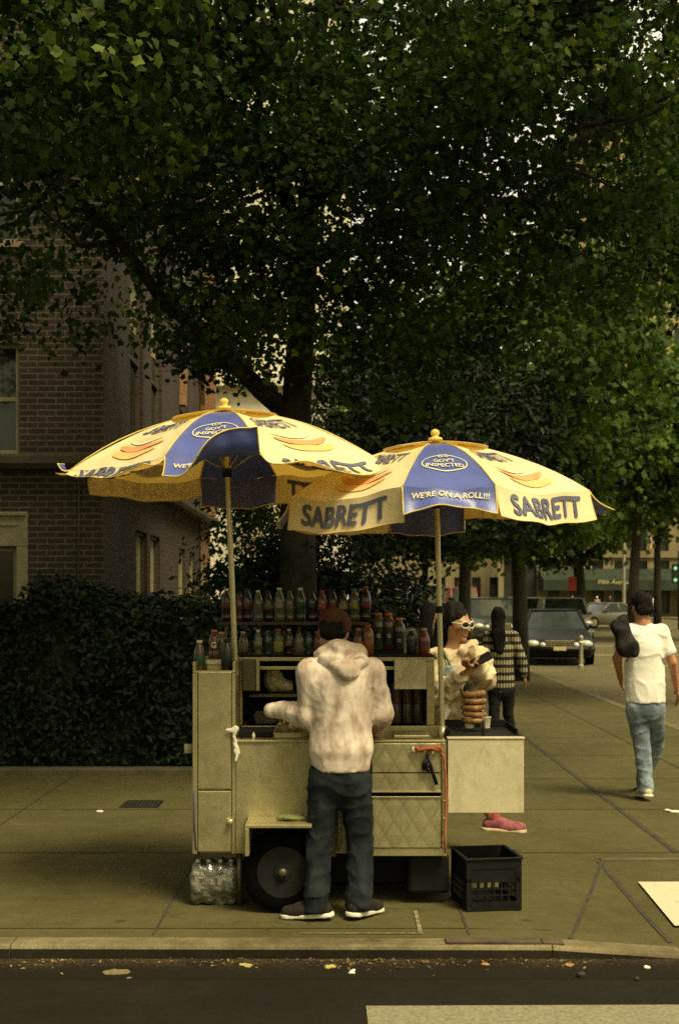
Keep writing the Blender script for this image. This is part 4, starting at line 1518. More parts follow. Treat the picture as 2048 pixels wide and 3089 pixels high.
# on top of the tall cabinet
YC = 7.32
zct = zt - .048
G4 = 'bottles on the tall cabinet'
bottle('juice', 'rust', 'green', 'white', (cx(462, YC), YC - .02, zct), .175, 'red brown juice bottle with green label at the left edge of the cabinet top', G4, thick=1.0)
bottle('sport', 'rust', None, 'orange', (cx(495, YC + .14), YC + .14, zct + .04), .19, 'reddish sports bottle with orange cap and round white letter on the cabinet', G4, thick=1.0)
bottle('sport', 'pale', 'tan', 'tan', (cx(511, YC + .22), YC + .24, zct + .04), .175, 'pale bottle with tan cap half hidden behind the reddish sports bottle', G4)
bottle('sport', 'cola', 'dark', 'black', (cx(526, YC), YC - .03, zct), .18, 'black energy drink bottle with white scrawl and lime base beside the pole', G4, glyph=('claw', .034, m_glyph), thick=1.05)
bottle('soda', 'green', 'green', 'green', (cx(537, YC + .2), YC + .2, zct + .04), .17, 'green capped bottle peeking out behind the left pole on the cabinet', G4)
for o in COL.objects:
    if o.get('label', '').startswith('reddish sports'):
        vs, fs, asp = text_mesh('G', .05)
        w_, rr = .034, .0365
        mesh_obj('emblem', [(math.sin((v.x - .5) * w_ / rr) * rr, -math.cos((v.x - .5) * w_ / rr) * rr, .085 + v.y * w_) for v in vs], fs, m_glyph, o)
mb_ = MB().lathe([(.036, 0), (.036, .045), (.001, .046)], 12)
tub = thing('plastic_tub', 'cream plastic tub with white lid among the cabinet-top bottles', 'tub', (cx(500, YC), YC + .05, zct))
MB().box(-.055, .05, -.04, .05, .001, .034).build('tub_body', M('cream_plastic', (.42, .37, .16), None, 8, .5), tub, bevel=.008, world=False)
MB().box(-.06, .055, -.045, .055, .035, .062).build('lid', M('white_lid', (.6, .55, .42), None, 8, .5), tub, bevel=.008, world=False)

# ------------------------------------------------------------------ things in, on and under the cart
m_bread = M('bread_bag', (.30, .25, .11), (.42, .36, .18), 12, .35, bmp=.6, bscale=22, bdist=.02)
bag = thing('bread_bag', 'cloudy plastic bag of buns on the inner shelf left of the man', 'bag', (fxx(628), YD + .16, fz(1604)))
sculpt('bag_film', [('u', 0, ellip((0, 0, .075), (.062, .07, .075))), ('u', .03, ellip((.075, 0, .04), (.05, .06, .04))), ('u', .02, limb((-.01, -.02, .13), .02, (.02, -.03, .155), .012))], .007, m_bread, bag, waves(3, .004, 60))
clam = thing('food_container', 'dark lidded takeaway container low in the display case', 'container', (fxx(612), YD + .15, zc + .05))
MB().prism([(-.06, 0), (.06, 0), (.075, .05), (.06, .075), (-.06, .075), (-.075, .05)], 'y', -.06, .06).build('tray', M('smoky_plastic', (.05, .05, .035), (.08, .08, .05), 12, .25), clam, bevel=.006, world=False)
MB().tube([(.078 + .0 * t, -.062, .03) for t in (0,)] + [(.085 * math.cos(t), -.064, .04 + .05 * math.sin(t)) for t in np.linspace(-.2, 1.7, 8)], .005, 6).build('handle', m_steel_dk, clam, True, world=False)
m_can = M('stacked_cans', (.05, .042, .025), (.09, .06, .035), 20, .3)
for i in range(4):
    for j in range(2):
        c = tag(MB().lathe([(.001, 0), (.027, 0), (.031, .006), (.031, .108), (.026, .118), (.001, .118)], 14).build('drink_can', m_can, None, True, sharp=40), 'dark drink can stacked behind the glass under the hanging panel', 'can', 'cans in the display case')
        c.location = (fxx(917) + i * .066, YD + .14, zc + .052 + j * .119)
tray = thing('foil_tray', 'foil tray under a clear plastic food bag by the left hand of the man', 'tray', (PX(666, 7.3), 7.3, zc + .016))
MB().prism([(-.07, 0), (.07, 0), (.085, .03), (-.085, .03)], 'y', -.07, .07).build('tray_body', m_steel, tray, bevel=.003, world=False)
m_film = M('clear_bag', (.34, .29, .17), (.2, .15, .08), 18, .25, bmp=.7, bscale=30, bdist=.02)
sculpt('food_bag', [('u', 0, ellip((0, 0, .05), (.068, .055, .034))), ('u', .03, limb((-.01, 0, .06), .04, (-.02, .0, .12), .018))], .006, m_film, tray, waves(5, .004, 70))
bot = tag(MB().lathe([(.001, 0), (.009, 0), (.009, .025), (.004, .035), (.001, .04)], 10, (cx(585), CF + .03, zc + .015)).build('squeeze_nozzle', M('nozzle_cream', (.5, .45, .3), None, 8, .5), None, True), 'tiny cream nozzle standing on the counter edge near the cabinet', 'nozzle')
# paper towel draped from the cabinet edge
pt = []
tw_pts = [(520, 1688), (526, 1680), (548, 1678), (552, 1690), (541, 1702), (551, 1716), (556, 1742), (548, 1768), (545, 1776)]
m_paper = M('paper_towel', (.72, .68, .54), (.55, .51, .38), 20, .9, bmp=.5, bscale=40, bdist=.01)
pt = thing('paper_towel', 'crumpled white paper towel hanging at the cabinet edge above the counter', 'paper towel', P(540, 1700, CF - .02))
c_ = lambda xd, yd, dy=0: np.array(P(xd, yd, CF - .025 + dy)) - np.array(pt.location)
sculpt('towel_sheet', [('u', 0, limb(c_(524, 1688), .012, c_(546, 1684), .016, ((0, 1, 0), .5))), ('u', .012, limb(c_(544, 1684), .016, c_(541, 1702), .010, ((0, 1, 0), .5))),
                       ('u', .012, limb(c_(541, 1702), .010, c_(548, 1735), .014, ((0, 1, 0), .45))), ('u', .01, limb(c_(548, 1735), .013, c_(545, 1770), .004, ((0, 1, 0), .45)))], .004, m_paper, pt, waves(8, .003, 120))
# pretzels on the griddle
m_pretzel = M('pretzel_crust', (.17, .075, .022), (.36, .19, .075), 22, .45, bmp=.3, bscale=70, lo=.4, hi=.62)
pY = CF + .24
pz0 = PZ(1661, pY)
for i in range(5):
    h_ = (PZ(1600, pY) - pz0) / 4 * i
    g = thing('soft_pretzel', f"soft pretzel ring, {ORD[i]} from the bottom of the stack on the griddle", 'pretzel', (PX(1093, pY) + .003 * math.sin(i * 2.3), pY, pz0 + h_ - .006), i * 1.1, 'pretzels stacked on the griddle')
    MB().torus((0, 0, 0), .054, .0175, 28, 9, Matrix.Rotation(.10 * math.sin(i * 1.9), 3, 'X'), .03).build('ring', m_pretzel, g, True, world=False)
    MB().tube([(-.05, 0, .003), (-.01, -.02, .012), (.02, .02, .010), (.05, .005, .003)], .012, 8).build('twist', m_pretzel, g, True, world=False)
m_cup = M('paper_cup', (.62, .57, .42), (.5, .45, .32), 14, .6)
for i, (xd, lab) in enumerate(((1084, 'white paper cup under the pretzel stack, left of the other cup'), (1120, 'white paper cup under the pretzel stack, right of the other cup'))):
    c = thing('paper_cup', lab, 'cup', (PX(xd, pY - .02), pY - .02, PZ(1681, pY - .02)), 0, 'cups on the griddle')
    MB().lathe([(.001, .0), (.026, .0), (.033, .058), (.035, .06), (.035, .064), (.031, .064), (.024, .006), (.001, .005)], 18).build('cup_body', m_cup, c, True, world=False, sharp=40)
rod = tag(MB().tube([P(1116, 1712, CF + .03), P(1116, 1664, CF + .03)], .009, 8).build('tongs', m_black, None, True), 'black tongs standing in front of the paper cups on the griddle', 'tongs')
# cord, strap and hose at the right corner
m_cord = M('orange_cord', (.40, .10, .03), (.28, .06, .02), 20, .7)
cd = MB()
cd.tube([P(952, 1733, CF - .03), P(962, 1726, CF - .04), P(972, 1736, CF - .035), P(982, 1727, CF - .04), P(994, 1735, CF - .035), P(1004, 1725, CF - .04), P(1016, 1726, CF - .03), P(1020, 1740, CF - .025)], .010, 8)
cd.tube([P(960, 1736, CF - .04), P(978, 1730, CF - .05), P(996, 1728, CF - .05), P(1012, 1733, CF - .04)], .009, 8)
cdo = tag(cd.build('bungee_cord', m_cord, None, True), 'twisted orange bungee cord hooked across the top of the quilted drawer', 'cord')
for xd, yd in ((954, 1731), (998, 1736)):
    MB().ell(P(xd, yd, CF - .035), (.012, .01, .017), 10, 7).build('hook', m_cup, cdo, True)
st = MB()
def ribbon(mb, pts, w, t=.003):
    mb.tube(pts, w / 2, 6)
st.tube([P(989, 1735, CF - .045), P(986, 1752, CF - .045), P(993, 1768, CF - .04), P(1001, 1790, CF - .035), P(1008, 1812, CF - .035)], [.012, .010, .013, .012, .011], 6)
st.tube([P(986, 1754, CF - .05), P(979, 1766, CF - .045), P(978, 1778, CF - .035)], [.012, .014, .009], 6)
st.tube([P(990, 1762, CF - .05), P(984, 1776, CF - .05), P(990, 1782, CF - .04)], [.010, .010, .007], 6)
tag(st.build('strap', m_black, None, True), 'knotted black strap dangling from the orange cord on the drawer', 'strap')
ho = MB().tube([P(1017, 1735, CF - .03), P(1025, 1748, CF - .03), P(1029, 1790, CF - .03), P(1030, 1850, CF - .03), P(1029, 1900, CF - .035), P(1026, 1930, CF - .04), P(1028, 1962, CF - .02), P(1026, 1985, CF + .05)], .006, 8)
tag(ho.build('gas_hose', m_cord, None, True), 'thin red gas hose running down the right corner post of the cart', 'hose')
ck = tag(MB().tube([P(450, 1830, CF - .01), P(449, 1900, CF - .012), P(453, 1960, CF - .01), P(462, 1974, CF + .03)], .005, 6).build('power_cable', M('cable_blue', (.05, .05, .09), None, 5, .5), None, True), 'thin dark cable clipped down the left edge of the cart', 'cable')
# green cloth on the step
m_gcloth = M('green_cloth', (.11, .12, .035), (.17, .18, .06), 16, .95, bmp=.5, bscale=60)
gc = thing('folded_cloth', 'folded green cloth lying on the fender step', 'cloth', (PX(672, 7.0), 7.0, cz(1905, 6.88) + .001))
sculpt('cloth_fold', [('u', 0, limb((-.065, 0, .014), .014, (.07, .005, .012), .013, ((0, 0, 1), .9))), ('u', .01, limb((-.06, .045, .012), .012, (.06, .05, .014), .013)), ('u', .01, ellip((.0, .02, .016), (.07, .05, .013)))], .005, m_gcloth, gc, waves(4, .002, 90))
# water bottles in shrink film, under the cabinet
wp = thing('water_pack', 'shrink-wrapped pack of water bottles on the pavement under the tall cabinet', 'water pack', (PX(497, 7.22), 7.28, 0))
m_wfilm = M('shrink_film', (.06, .062, .045), (.21, .20, .14), 26, .08, bmp=.9, bscale=34, bdist=.02, coat=1.0, lo=.4, hi=.7)
sculpt('film', [('u', .02, ellip((x_, y_, .12), (.05, .05, .125))) for x_ in (-.095, -.035, .03, .09) for y_ in (-.06, .05)] + [('u', .03, limb((-.08, 0, .02), .05, (.08, 0, .02), .05)), ('s', 0, half((0, 0, .002), (0, 0, 1)))], .008, m_wfilm, wp, waves(6, .006, 45))
for i, x_ in enumerate((-.095, -.035, .03, .09)):
    MB().lathe([(.012, .235), (.012, .252), (.001, .253)], 10, (x_, -.06, 0)).build('bottle_cap', CAPM['white'], wp, True, world=False)
    if i in (0, 2): MB().box(x_ - .012, x_ + .012, -.113, -.108, .12, .165).build('paper_label', BL['cream'], wp, world=False)

# milk crate
def crate(name, label, loc, rz, wx=.29, wy=.33, hz=.28):
    c = thing(name, label, 'crate', loc, rz)
    t = .012
    def side(n_, w_, place, holes):
        # one side as a lattice: rails and posts with a honeycomb band
        s = MB()
        s.box(-w_ / 2, w_ / 2, 0, t, 0, .05)
        s.box(-w_ / 2, w_ / 2, 0, t, hz - .05, hz)
        s.box(-w_ / 2, w_ / 2, 0, t, hz * .56, hz * .64)
        s.box(-w_ / 2, -w_ / 2 + .03, 0, t, .05, hz - .05)
        s.box(w_ / 2 - .03, w_ / 2, 0, t, .05, hz - .05)
        s.box(-w_ / 2 + .03, w_ / 2 - .03, .004, t - .002, hz * .64, hz - .05)
        k = 6
        iw = (w_ - .06) / k
        for q in range(1, k):
            xx = -w_ / 2 + .03 + iw * q
            s.box(xx - .004, xx + .004, .001, t - .001, .05, hz * .56)
        for zz in (.05 + (hz * .56 - .05) * f for f in (.33, .66)):
            s.box(-w_ / 2 + .03, w_ / 2 - .03, .002, t - .003, zz - .004, zz + .004)
        s.v = [place @ v for v in s.v]
        s.build(n_, m_black, c, world=False)
    side('side_panel', wx, Matrix.Translation((0, -wy / 2, 0)), 0)
    side('side_panel', wx, Matrix.Translation((0, wy / 2, 0)) @ Matrix.Rotation(math.pi, 4, 'Z'), 0)
    side('side_panel', wy - .026, Matrix.Translation((wx / 2, 0, 0)) @ Matrix.Rotation(R(90), 4, 'Z'), 0)
    side('side_panel', wy - .026, Matrix.Translation((-wx / 2, 0, 0)) @ Matrix.Rotation(R(-90), 4, 'Z'), 0)
    fl = MB()
    for q in range(8):
        a = -wx / 2 + .02 + (wx - .04) * q / 7
        fl.box(a - .006, a + .006, -wy / 2 + .014, wy / 2 - .014, .02, .028)
        b_2 = -wy / 2 + .03 + (wy - .06) * q / 7
        fl.box(-wx / 2 + .014, wx / 2 - .014, b_2 - .006, b_2 + .006, .0205, .0285)
    fl.build('crate_floor', m_black, c, world=False)
    rimm = MB()
    for s_ in (-1, 1):
        rimm.box(-wx / 2 - .008, wx / 2 + .008, s_ * wy / 2 - .010, s_ * wy / 2 + .010, hz, hz + .012)
        rimm.box(s_ * wx / 2 - .010, s_ * wx / 2 + .010, -wy / 2 + .011, wy / 2 - .011, hz + .0005, hz + .0125)
    rimm.build('rim', m_black, c, bevel=.003, world=False)
    return c


crate('milk_crate', 'black plastic milk crate upright on the pavement under the right wing', (PX(1122, 7.22), 7.24, .001), R(9), .31, .35, .28)
# ================================================================== umbrellas
def fabric(name, c, tr, trc, rough=.42):
    m, nt, b = new_mat(name)
    v = coords(nt, 'Object')
    n = noise_tex(nt, v, 3.5, 6, .65)
    col = ramp(nt, n, [(.28, tuple(x * .74 for x in c)), (.5, tuple(x * .95 for x in c)), (.7, c)])
    nt.links.new(col, b.inputs['Base Color'])
    b.inputs['Roughness'].default_value = rough
    b.inputs['Specular IOR Level'].default_value = .35
    cr = noise_tex(nt, v, 7, 5, .6, .6)
    bump(nt, b, cr, .16, .03)
    t = nt.nodes.new('ShaderNodeBsdfTranslucent')
    t.inputs['Color'].default_value = rgba(trc)
    mx = nt.nodes.new('ShaderNodeMixShader')
    mx.inputs[0].default_value = tr
    nt.links.new(b.outputs[0], mx.inputs[1])
    nt.links.new(t.outputs[0], mx.inputs[2])
    nt.links.new(mx.outputs[0], nt.nodes['Material Output'].inputs['Surface'])
    return m


m_yel = fabric('yellow_vinyl', (.94, .80, .46), .24, (.92, .56, .08))
m_blu = fabric('blue_vinyl', (.10, .125, .37), .06, (.04, .05, .16), .34)
m_trimy = fabric('yellow_piping', (.80, .60, .16), .2, (.8, .5, .08))
m_ink = M('navy_print', (.085, .088, .14), (.12, .125, .18), 12, .6)
m_inkw = M('cream_print', (.72, .66, .42), (.55, .5, .3), 30, .6)
m_dogr = M('frankfurter_print', (.74, .31, .12), None, 8, .6)
m_dogb = M('bun_print', (.80, .47, .17), None, 8, .6)


def umbrella(label, apex, tilt, pole_len, RR, HH, VL, phis, gaps, backs=(1, 3, 7)):
    """phis: panel index -> fn(u) giving the outward swing of the valance in degrees"""
    root = thing('umbrella', label, 'umbrella', apex, 0, 'umbrellas over the food cart')
    root.rotation_euler = tilt
    al = 16
    edges = [-al, al, 90 - al, 90 + al, 180 - al, 180 + al, 270 - al, 270 + al, 360 - al]

    def ribpt(th, t):
        t = max(t, 0)
        r = RR * t
        return Vector((math.sin(th) * r, -math.cos(th) * r, -HH * t ** 1.85 - .005))

    for i in range(8):
        a, b_ = R(edges[i]), R(edges[i + 1])
        blue = i % 2 == 0
        mat = m_blu if blue else m_yel
        mid = (a + b_) / 2
        out = Vector((math.sin(mid), -math.cos(mid), 0))
        sag = .012 if blue else .030
        ripple = [RNG.uniform(0, 6.28) for _ in range(3)]

        def S(u, t, a=a, b_=b_, sag=sag, ripple=ripple):
            p = ribpt(a, t).lerp(ribpt(b_, t), u)
            p.z -= sag * math.sin(math.pi * clamp01(u)) * t
            p.z += .007 * t * math.sin(6.5 * u + 4 * t + ripple[0]) + .004 * t * t * math.sin(17 * u - 9 * t + ripple[1])
            return p

        phi = phis[i]

        def Vv(u, s, a=a, S=S, phi=phi, out=out, ripple=ripple, blue=blue):
            """valance: s=0 at the rim, 1 at the hem"""
            base = S(u, 1.0)
            L = VL * (phi(u)[1] if isinstance(phi(u), tuple) else 1.0)
            ph = phi(u)[0] if isinstance(phi(u), tuple) else phi(u)
            # the swing grows smoothly away from the hinge, so the cloth bends instead of creasing
            p = base.copy()
            N = 12
            for k in range(N):
                if k / N >= s - 1e-9: break
                w = min(1.0, (s - k / N) * N)
                q = R(ph * min(1, .35 + .9 * (k + .5) / N))
                p += (out * math.sin(q) - Vector((0, 0, 1)) * math.cos(q)) * (L / N * w)
            p += out * (.012 * s * math.sin(9 * u + ripple[1]) + .006 * s * math.sin(21 * u + ripple[2]))
            return p
        nu, nt_ = 26, 20
        vs, fs = [], []
        for jt in range(nt_ + 1):
            for iu in range(nu + 1):
                vs.append(S(iu / nu, .04 + .96 * jt / nt_))
        for jt in range(nt_):
            for iu in range(nu):
                q = jt * (nu + 1) + iu
                fs.append((q, q + nu + 1, q + nu + 2, q + 1))
        pan = mesh_obj('canopy_panel', vs, fs, mat, root, True)
        pan['label'] = 'blue canopy panel' if blue else 'yellow canopy panel'
        vs, fs = [], []
        nv, nu2 = 24, 44
        for jt in range(nv + 1):
            for iu in range(nu2 + 1):
                vs.append(Vv(iu / nu2, jt / nv) - Vector((0, 0, .001)))
        for jt in range(nv):
            for iu in range(nu2):
                q = jt * (nu2 + 1) + iu
                fs.append((q, q + nu2 + 1, q + nu2 + 2, q + 1))
        mesh_obj('valance', vs, fs, mat, pan, True)
        tm = MB()
        hem = [Vv(0, s / 6) for s in range(7)] + [Vv(u / 16, 1) for u in range(1, 17)] + [Vv(1, 1 - s / 6) for s in range(1, 7)]
        tm.tube(hem, .0042 if blue else .003, 5)
        if blue:
            tm.tube([S(0, .15 + .85 * k / 8) + Vector((0, 0, .002)) for k in range(9)], .004, 5)
            tm.tube([S(1, .15 + .85 * k / 8) + Vector((0, 0, .002)) for k in range(9)], .004, 5)
        tm.build('piping', m_trimy, pan, True, world=False)

        def stamp(name, fn, txt, u0, u1, v0, mt, side=1, off=.005, bold=.03, shear=0., vs_aspect=1.0, ln=.03, parent=pan):
            """print lettering on a surface fn(u, v), u to the right seen from outside, v downwards"""
            if isinstance(txt, str):
                tv, tf, asp = text_mesh(txt, 0.0, shear, 1.0, ln)
                sh = bold * .55 * asp
                # heavy strokes: a few shifted prints, each a hair above the last
                runs = [(0, 0)] + [(sh * math.cos(a), sh * math.sin(a)) for a in (0, 1.05, 2.1, 3.14, 4.2, 5.25)]
            else:
                tv, tf, asp = txt
                runs = [(0, 0)]
            wu = (fn(u1, v0) - fn(u0, v0)).length
            e = .02
            o, fo_ = [], []
            for q, (dx, dy) in enumerate(runs):
                base = len(o)
                for p in tv:
                    u = u0 + (u1 - u0) * (p.x + dx)
                    hv = (fn(u, v0 + .02) - fn(u, v0)).length / .02
                    v = v0 - (p.y + dy) * wu / max(hv, .01) * vs_aspect
                    c = fn(u, v)
                    n = (fn(u + e, v) - c).cross(fn(u, v - e) - c).normalized()
                    o.append(c + n * (off + .0003 * q) * side)
                fo_ += [tuple(base + k for k in f) for f in tf]
            return mesh_obj(name, o, fo_, mt, parent)

        def shape(pts):
            return [Vector((p[0], p[1], 0)) for p in pts], [tuple(range(len(pts)))], 1

        Vs = lambda u, s, Vv=Vv: Vv(u, clamp01(s)) - Vector((0, 0, .001))
        front = i in (0, 1, 7, 2, 6)
        if blue:
            # oval ring with three lines, and the slogan on the valance
            ring_v, ring_f = [], []
            n = 36
            for k in range(n):
                tt = 2 * math.pi * k / n
                for f_ in (1, .90):
                    ring_v.append(Vector((.5 + .5 * math.cos(tt) * (f_ if f_ == 1 else .955), .22 + .22 * math.sin(tt) * f_, 0)))
            for k in range(n):
                q = 2 * k
                r_ = 2 * ((k + 1) % n)
                ring_f.append((q, r_, r_ + 1, q + 1))
            stamp('emblem', S, (ring_v, ring_f, .44), .14, .86, .82, m_inkw, vs_aspect=1.9)
            for line, (ua, ub), tv in (("U.S.", (.41, .59), .625), ("GOV'T", (.33, .67), .70), ('INSPECTED', (.22, .78), .765)):
                stamp('lettering', S, line, ua, ub, tv, m_inkw, bold=.08, vs_aspect=1.5)
            stamp('lettering', Vs, "WE'RE ON A ROLL!!!", .1, .93, .46, m_inkw, bold=.08, shear=.15)
        else:
            stamp('lettering', S, 'SABRETT', .17, .80, .60, m_ink, bold=.045, shear=.1, vs_aspect=2.5)
            stamp('lettering', Vs, 'SABRETT', .13, .87, .80, m_ink, bold=.09, vs_aspect=1.0)
            if i in backs: stamp('lettering', Vs, 'SABRETT', .13, .87, .80, m_ink, side=-1, bold=.09)
            # frankfurter in a bun, as printed on the panel
            def sausage(x0, x1, y, th, bow):
                n = 14
                top = [(x0 + (x1 - x0) * k / n, y + bow * math.sin(math.pi * k / n) * -1 + th * math.sin(math.pi * clamp01(k / n)) ** .4) for k in range(n + 1)]
                bot = [(x0 + (x1 - x0) * k / n, y + bow * math.sin(math.pi * k / n) * -1 - th * math.sin(math.pi * clamp01(k / n)) ** .4) for k in range(n, -1, -1)]
                pts = top + bot[1:-1]
                v3 = [Vector((p[0], p[1], 0)) for p in pts]
                f3 = []
                m_ = len(top)
                idx_b = lambda k: (k if k in (0, n) else len(top) + (n - 1 - k))
                for k in range(n):
                    f3.append((k, idx_b(k), idx_b(k + 1), k + 1) if k not in (0, n - 1) else ((0, idx_b(1), 1) if k == 0 else (n - 1, idx_b(n - 1), n)))
                return v3, f3, 1
            stamp('printed_sausage', S, sausage(0, 1, .22, .045, .10), .22, .82, .91, m_dogr, off=.0065, vs_aspect=1.35)
            stamp('printed_bun', S, sausage(.06, .97, .09, .055, .07), .23, .81, .91, m_dogb, off=.0055, vs_aspect=1.35)
            stamp('printed_bun', S, sausage(.0, .9, .345, .025, .10), .24, .80, .91, m_inkw, off=.0055, vs_aspect=1.35)
    # vent flaps over the crown, finial, ribs, runner and pole
    vs, fs = [], []
    n = 48
    for k in range(n):
        th = 2 * math.pi * k / n
        blueness = max(0, math.cos(2 * th)) ** 2
        rr = .30 - .16 * blueness
        for q in range(5):
            t = q / 4 * rr
            vs.append(Vector((math.sin(th) * t, -math.cos(th) * t, .009 - HH * (t / RR) ** 1.85 * (1.0 - .12 * q / 4))))
    for k in range(n):
        for q in range(4):
            a_, b2 = k * 5 + q, ((k + 1) % n) * 5 + q
            fs.append((a_, a_ + 1, b2 + 1, b2))
    mesh_obj('vent_cap', vs, fs, m_yel, root, True)
    MB().lathe([(.001, .015), (.042, .018), (.040, .030), (.020, .036), (.019, .044), (.026, .055), (.024, .070), (.010, .080), (.001, .081)], 16).build('finial', m_trimy, root, True, world=False)
    for e in edges[:-1]:
        th = R(e)
        rb = MB().tube([ribpt(th, .03 + .97 * k / 8) - Vector((0, 0, .008)) for k in range(9)], .004, 6).build('rib', m_chrome, root, True, world=False)
        MB().tube([ribpt(th, .48) - Vector((0, 0, .01)), Vector((0, 0, -.34))], .003, 5).build('strut', m_chrome, rb, True, world=False)
    MB().lathe([(.022, -.37), (.03, -.36), (.03, -.33), (.022, -.32)], 12).build('runner', m_black, root, True, world=False)
    MB().lathe([(.0155, -pole_len), (.0155, -pole_len * .52), (.0175, -pole_len * .52 - .0), (.0175, -pole_len * .5), (.0145, -pole_len * .5), (.0145, -.005)], 14).build('pole', m_chrome, root, True, world=False, sharp=40)
    if gaps:
        MB().lathe([(.019, gaps - .02), (.021, gaps - .018), (.021, gaps + .018), (.019, gaps + .02)], 12).build('pole_clamp', m_black, root, True, world=False)
    return root


sm = lambda a, b_, x: (lambda t: t * t * (3 - 2 * t))(clamp01((x - a) / (b_ - a)))
# left umbrella: wind lifts its front flaps
uY = 7.36
aL = P(519, 952, uY)
umbrella('yellow and blue hot dog umbrella on the left, front blue flap blown upward', aL, (R(1.0), R(-2.4), 0), aL.z - PZ(1560, uY) - .0, .875, .305, .18,
         {0: lambda u: (66 + 96 * sm(.12, .7, u), 1 + .35 * u), 1: lambda u: (84 + 14 * math.sin(7 * u), .95), 2: lambda u: (60 + 15 * u, .6), 3: lambda u: 6 + 8 * math.sin(5 * u), 4: lambda u: 10 * math.sin(8 * u),
          5: lambda u: (2 - 14 * u, .62), 6: lambda u: (135 + 20 * u, .5), 7: lambda u: (92 + 10 * math.sin(5 * u + 2), .6 + .3 * u)}, 0)
uY2 = 7.35
aR = P(1005, 1024, uY2)
umbrella('yellow and blue hot dog umbrella on the right over the pretzels, flaps hanging', aR, (R(.3), R(-1.4), 0), aR.z - zc - .02, .855, .305, .165,
         {0: lambda u: (28 + 12 * math.sin(math.pi * u), .95 - .32 * math.sin(math.pi * u)), 1: lambda u: 16 + 8 * math.sin(6 * u), 2: lambda u: 62 + 10 * u, 3: lambda u: (6, .45), 4: lambda u: 6 * math.sin(8 * u),
          5: lambda u: (4 + 5 * u, .9), 6: lambda u: 40, 7: lambda u: (6 + 10 * math.sin(4 * u), 1.08)}, PZ(1408, uY2) - aR.z, (1, 7))
# ================================================================== people
def skin_mat(name, c, c2):
    m, nt, b = new_mat(name)
    v = coords(nt, 'Object')
    nt.links.new(ramp(nt, noise_tex(nt, v, 14, 5), [(.35, c2), (.65, c)]), b.inputs['Base Color'])
    b.inputs['Roughness'].default_value = .5
    b.inputs['Subsurface Weight'].default_value = .08
    b.inputs['Subsurface Radius'].default_value = (.01, .004, .002)
    return m


m_skin_a = skin_mat('skin_tan', (.42, .21, .10), (.33, .155, .07))
m_skin_b = skin_mat('skin_warm', (.46, .21, .10), (.36, .15, .07))
m_skin_c = skin_mat('skin_pale', (.5, .3, .17), (.42, .23, .12))
m_hair = M('dark_hair', (.005, .0045, .004), (.013, .010, .008), 30, .7, bmp=1, bscale=110, bdist=.012, stretch=(1, 1, .12), spec=.12)
m_eye = M('eye_white', (.5, .48, .42), None, 5, .2)
m_lip = M('lip', (.30, .09, .06), None, 8, .5)


def cloth(name, c1, c2, scale=9, rough=.9, bs=160, bm=.3, stretch=(1, 1, 1), lo=.35, hi=.65):
    return M(name, c1, c2, scale, rough, bmp=bm, bscale=bs, bdist=.004, stretch=stretch, lo=lo, hi=hi, spec=.2)


V3 = lambda *a: np.array(a, float)


def hand_ops(w, d, palm, thumb_dir, r=.0085, curl=.5, L=.085, k=.006, spread=.018):
    """wrist w, direction d of the fingers, palm normal, side the thumb leaves from; five separate fingers"""
    w, d, palm, td = (np.array(x, float) for x in (w, d, palm, thumb_dir))
    d /= np.linalg.norm(d)
    palm -= d * (palm @ d)
    palm /= np.linalg.norm(palm)
    side = np.cross(d, palm)
    if side @ td < 0: side = -side
    kn = w + d * .085
    ops = [('u', .012, limb(w, .024, w + d * .05, .030, (palm, .62))), ('u', .01, limb(w + d * .05 + side * .014, .020, kn + side * .016, .017, (palm, .62))),
           ('u', .01, limb(w + d * .05 - side * .014, .020, kn - side * .016, .016, (palm, .62)))]
    for q, ln in zip((1.5, .5, -.5, -1.5), (.92, 1.0, .94, .76)):
        b0 = kn + side * q * spread
        s = L * ln
        d1 = d * math.cos(curl * .6) + palm * math.sin(curl * .6)
        d2 = d * math.cos(curl * 1.6) + palm * math.sin(curl * 1.6)
        d3 = d * math.cos(curl * 2.3) + palm * math.sin(curl * 2.3)
        p1 = b0 + d1 * s * .45
        p2 = p1 + d2 * s * .32
        p3 = p2 + d3 * s * .25
        ops += [('u', k, limb(b0 - d * .01, r * 1.05, p1, r)), ('u', .002, limb(p1, r, p2, r * .92)), ('u', .002, limb(p2, r * .92, p3, r * .8))]
    t0 = w + d * .025 + side * .022
    t1 = t0 + (side * .75 + d * .65 + palm * .2) * .038
    t2 = t1 + (side * .25 + d * .85 + palm * .45) * .032
    ops += [('u', .008, limb(t0, r * 1.5, t1, r * 1.2)), ('u', .002, limb(t1, r * 1.2, t2, r))]
    return ops


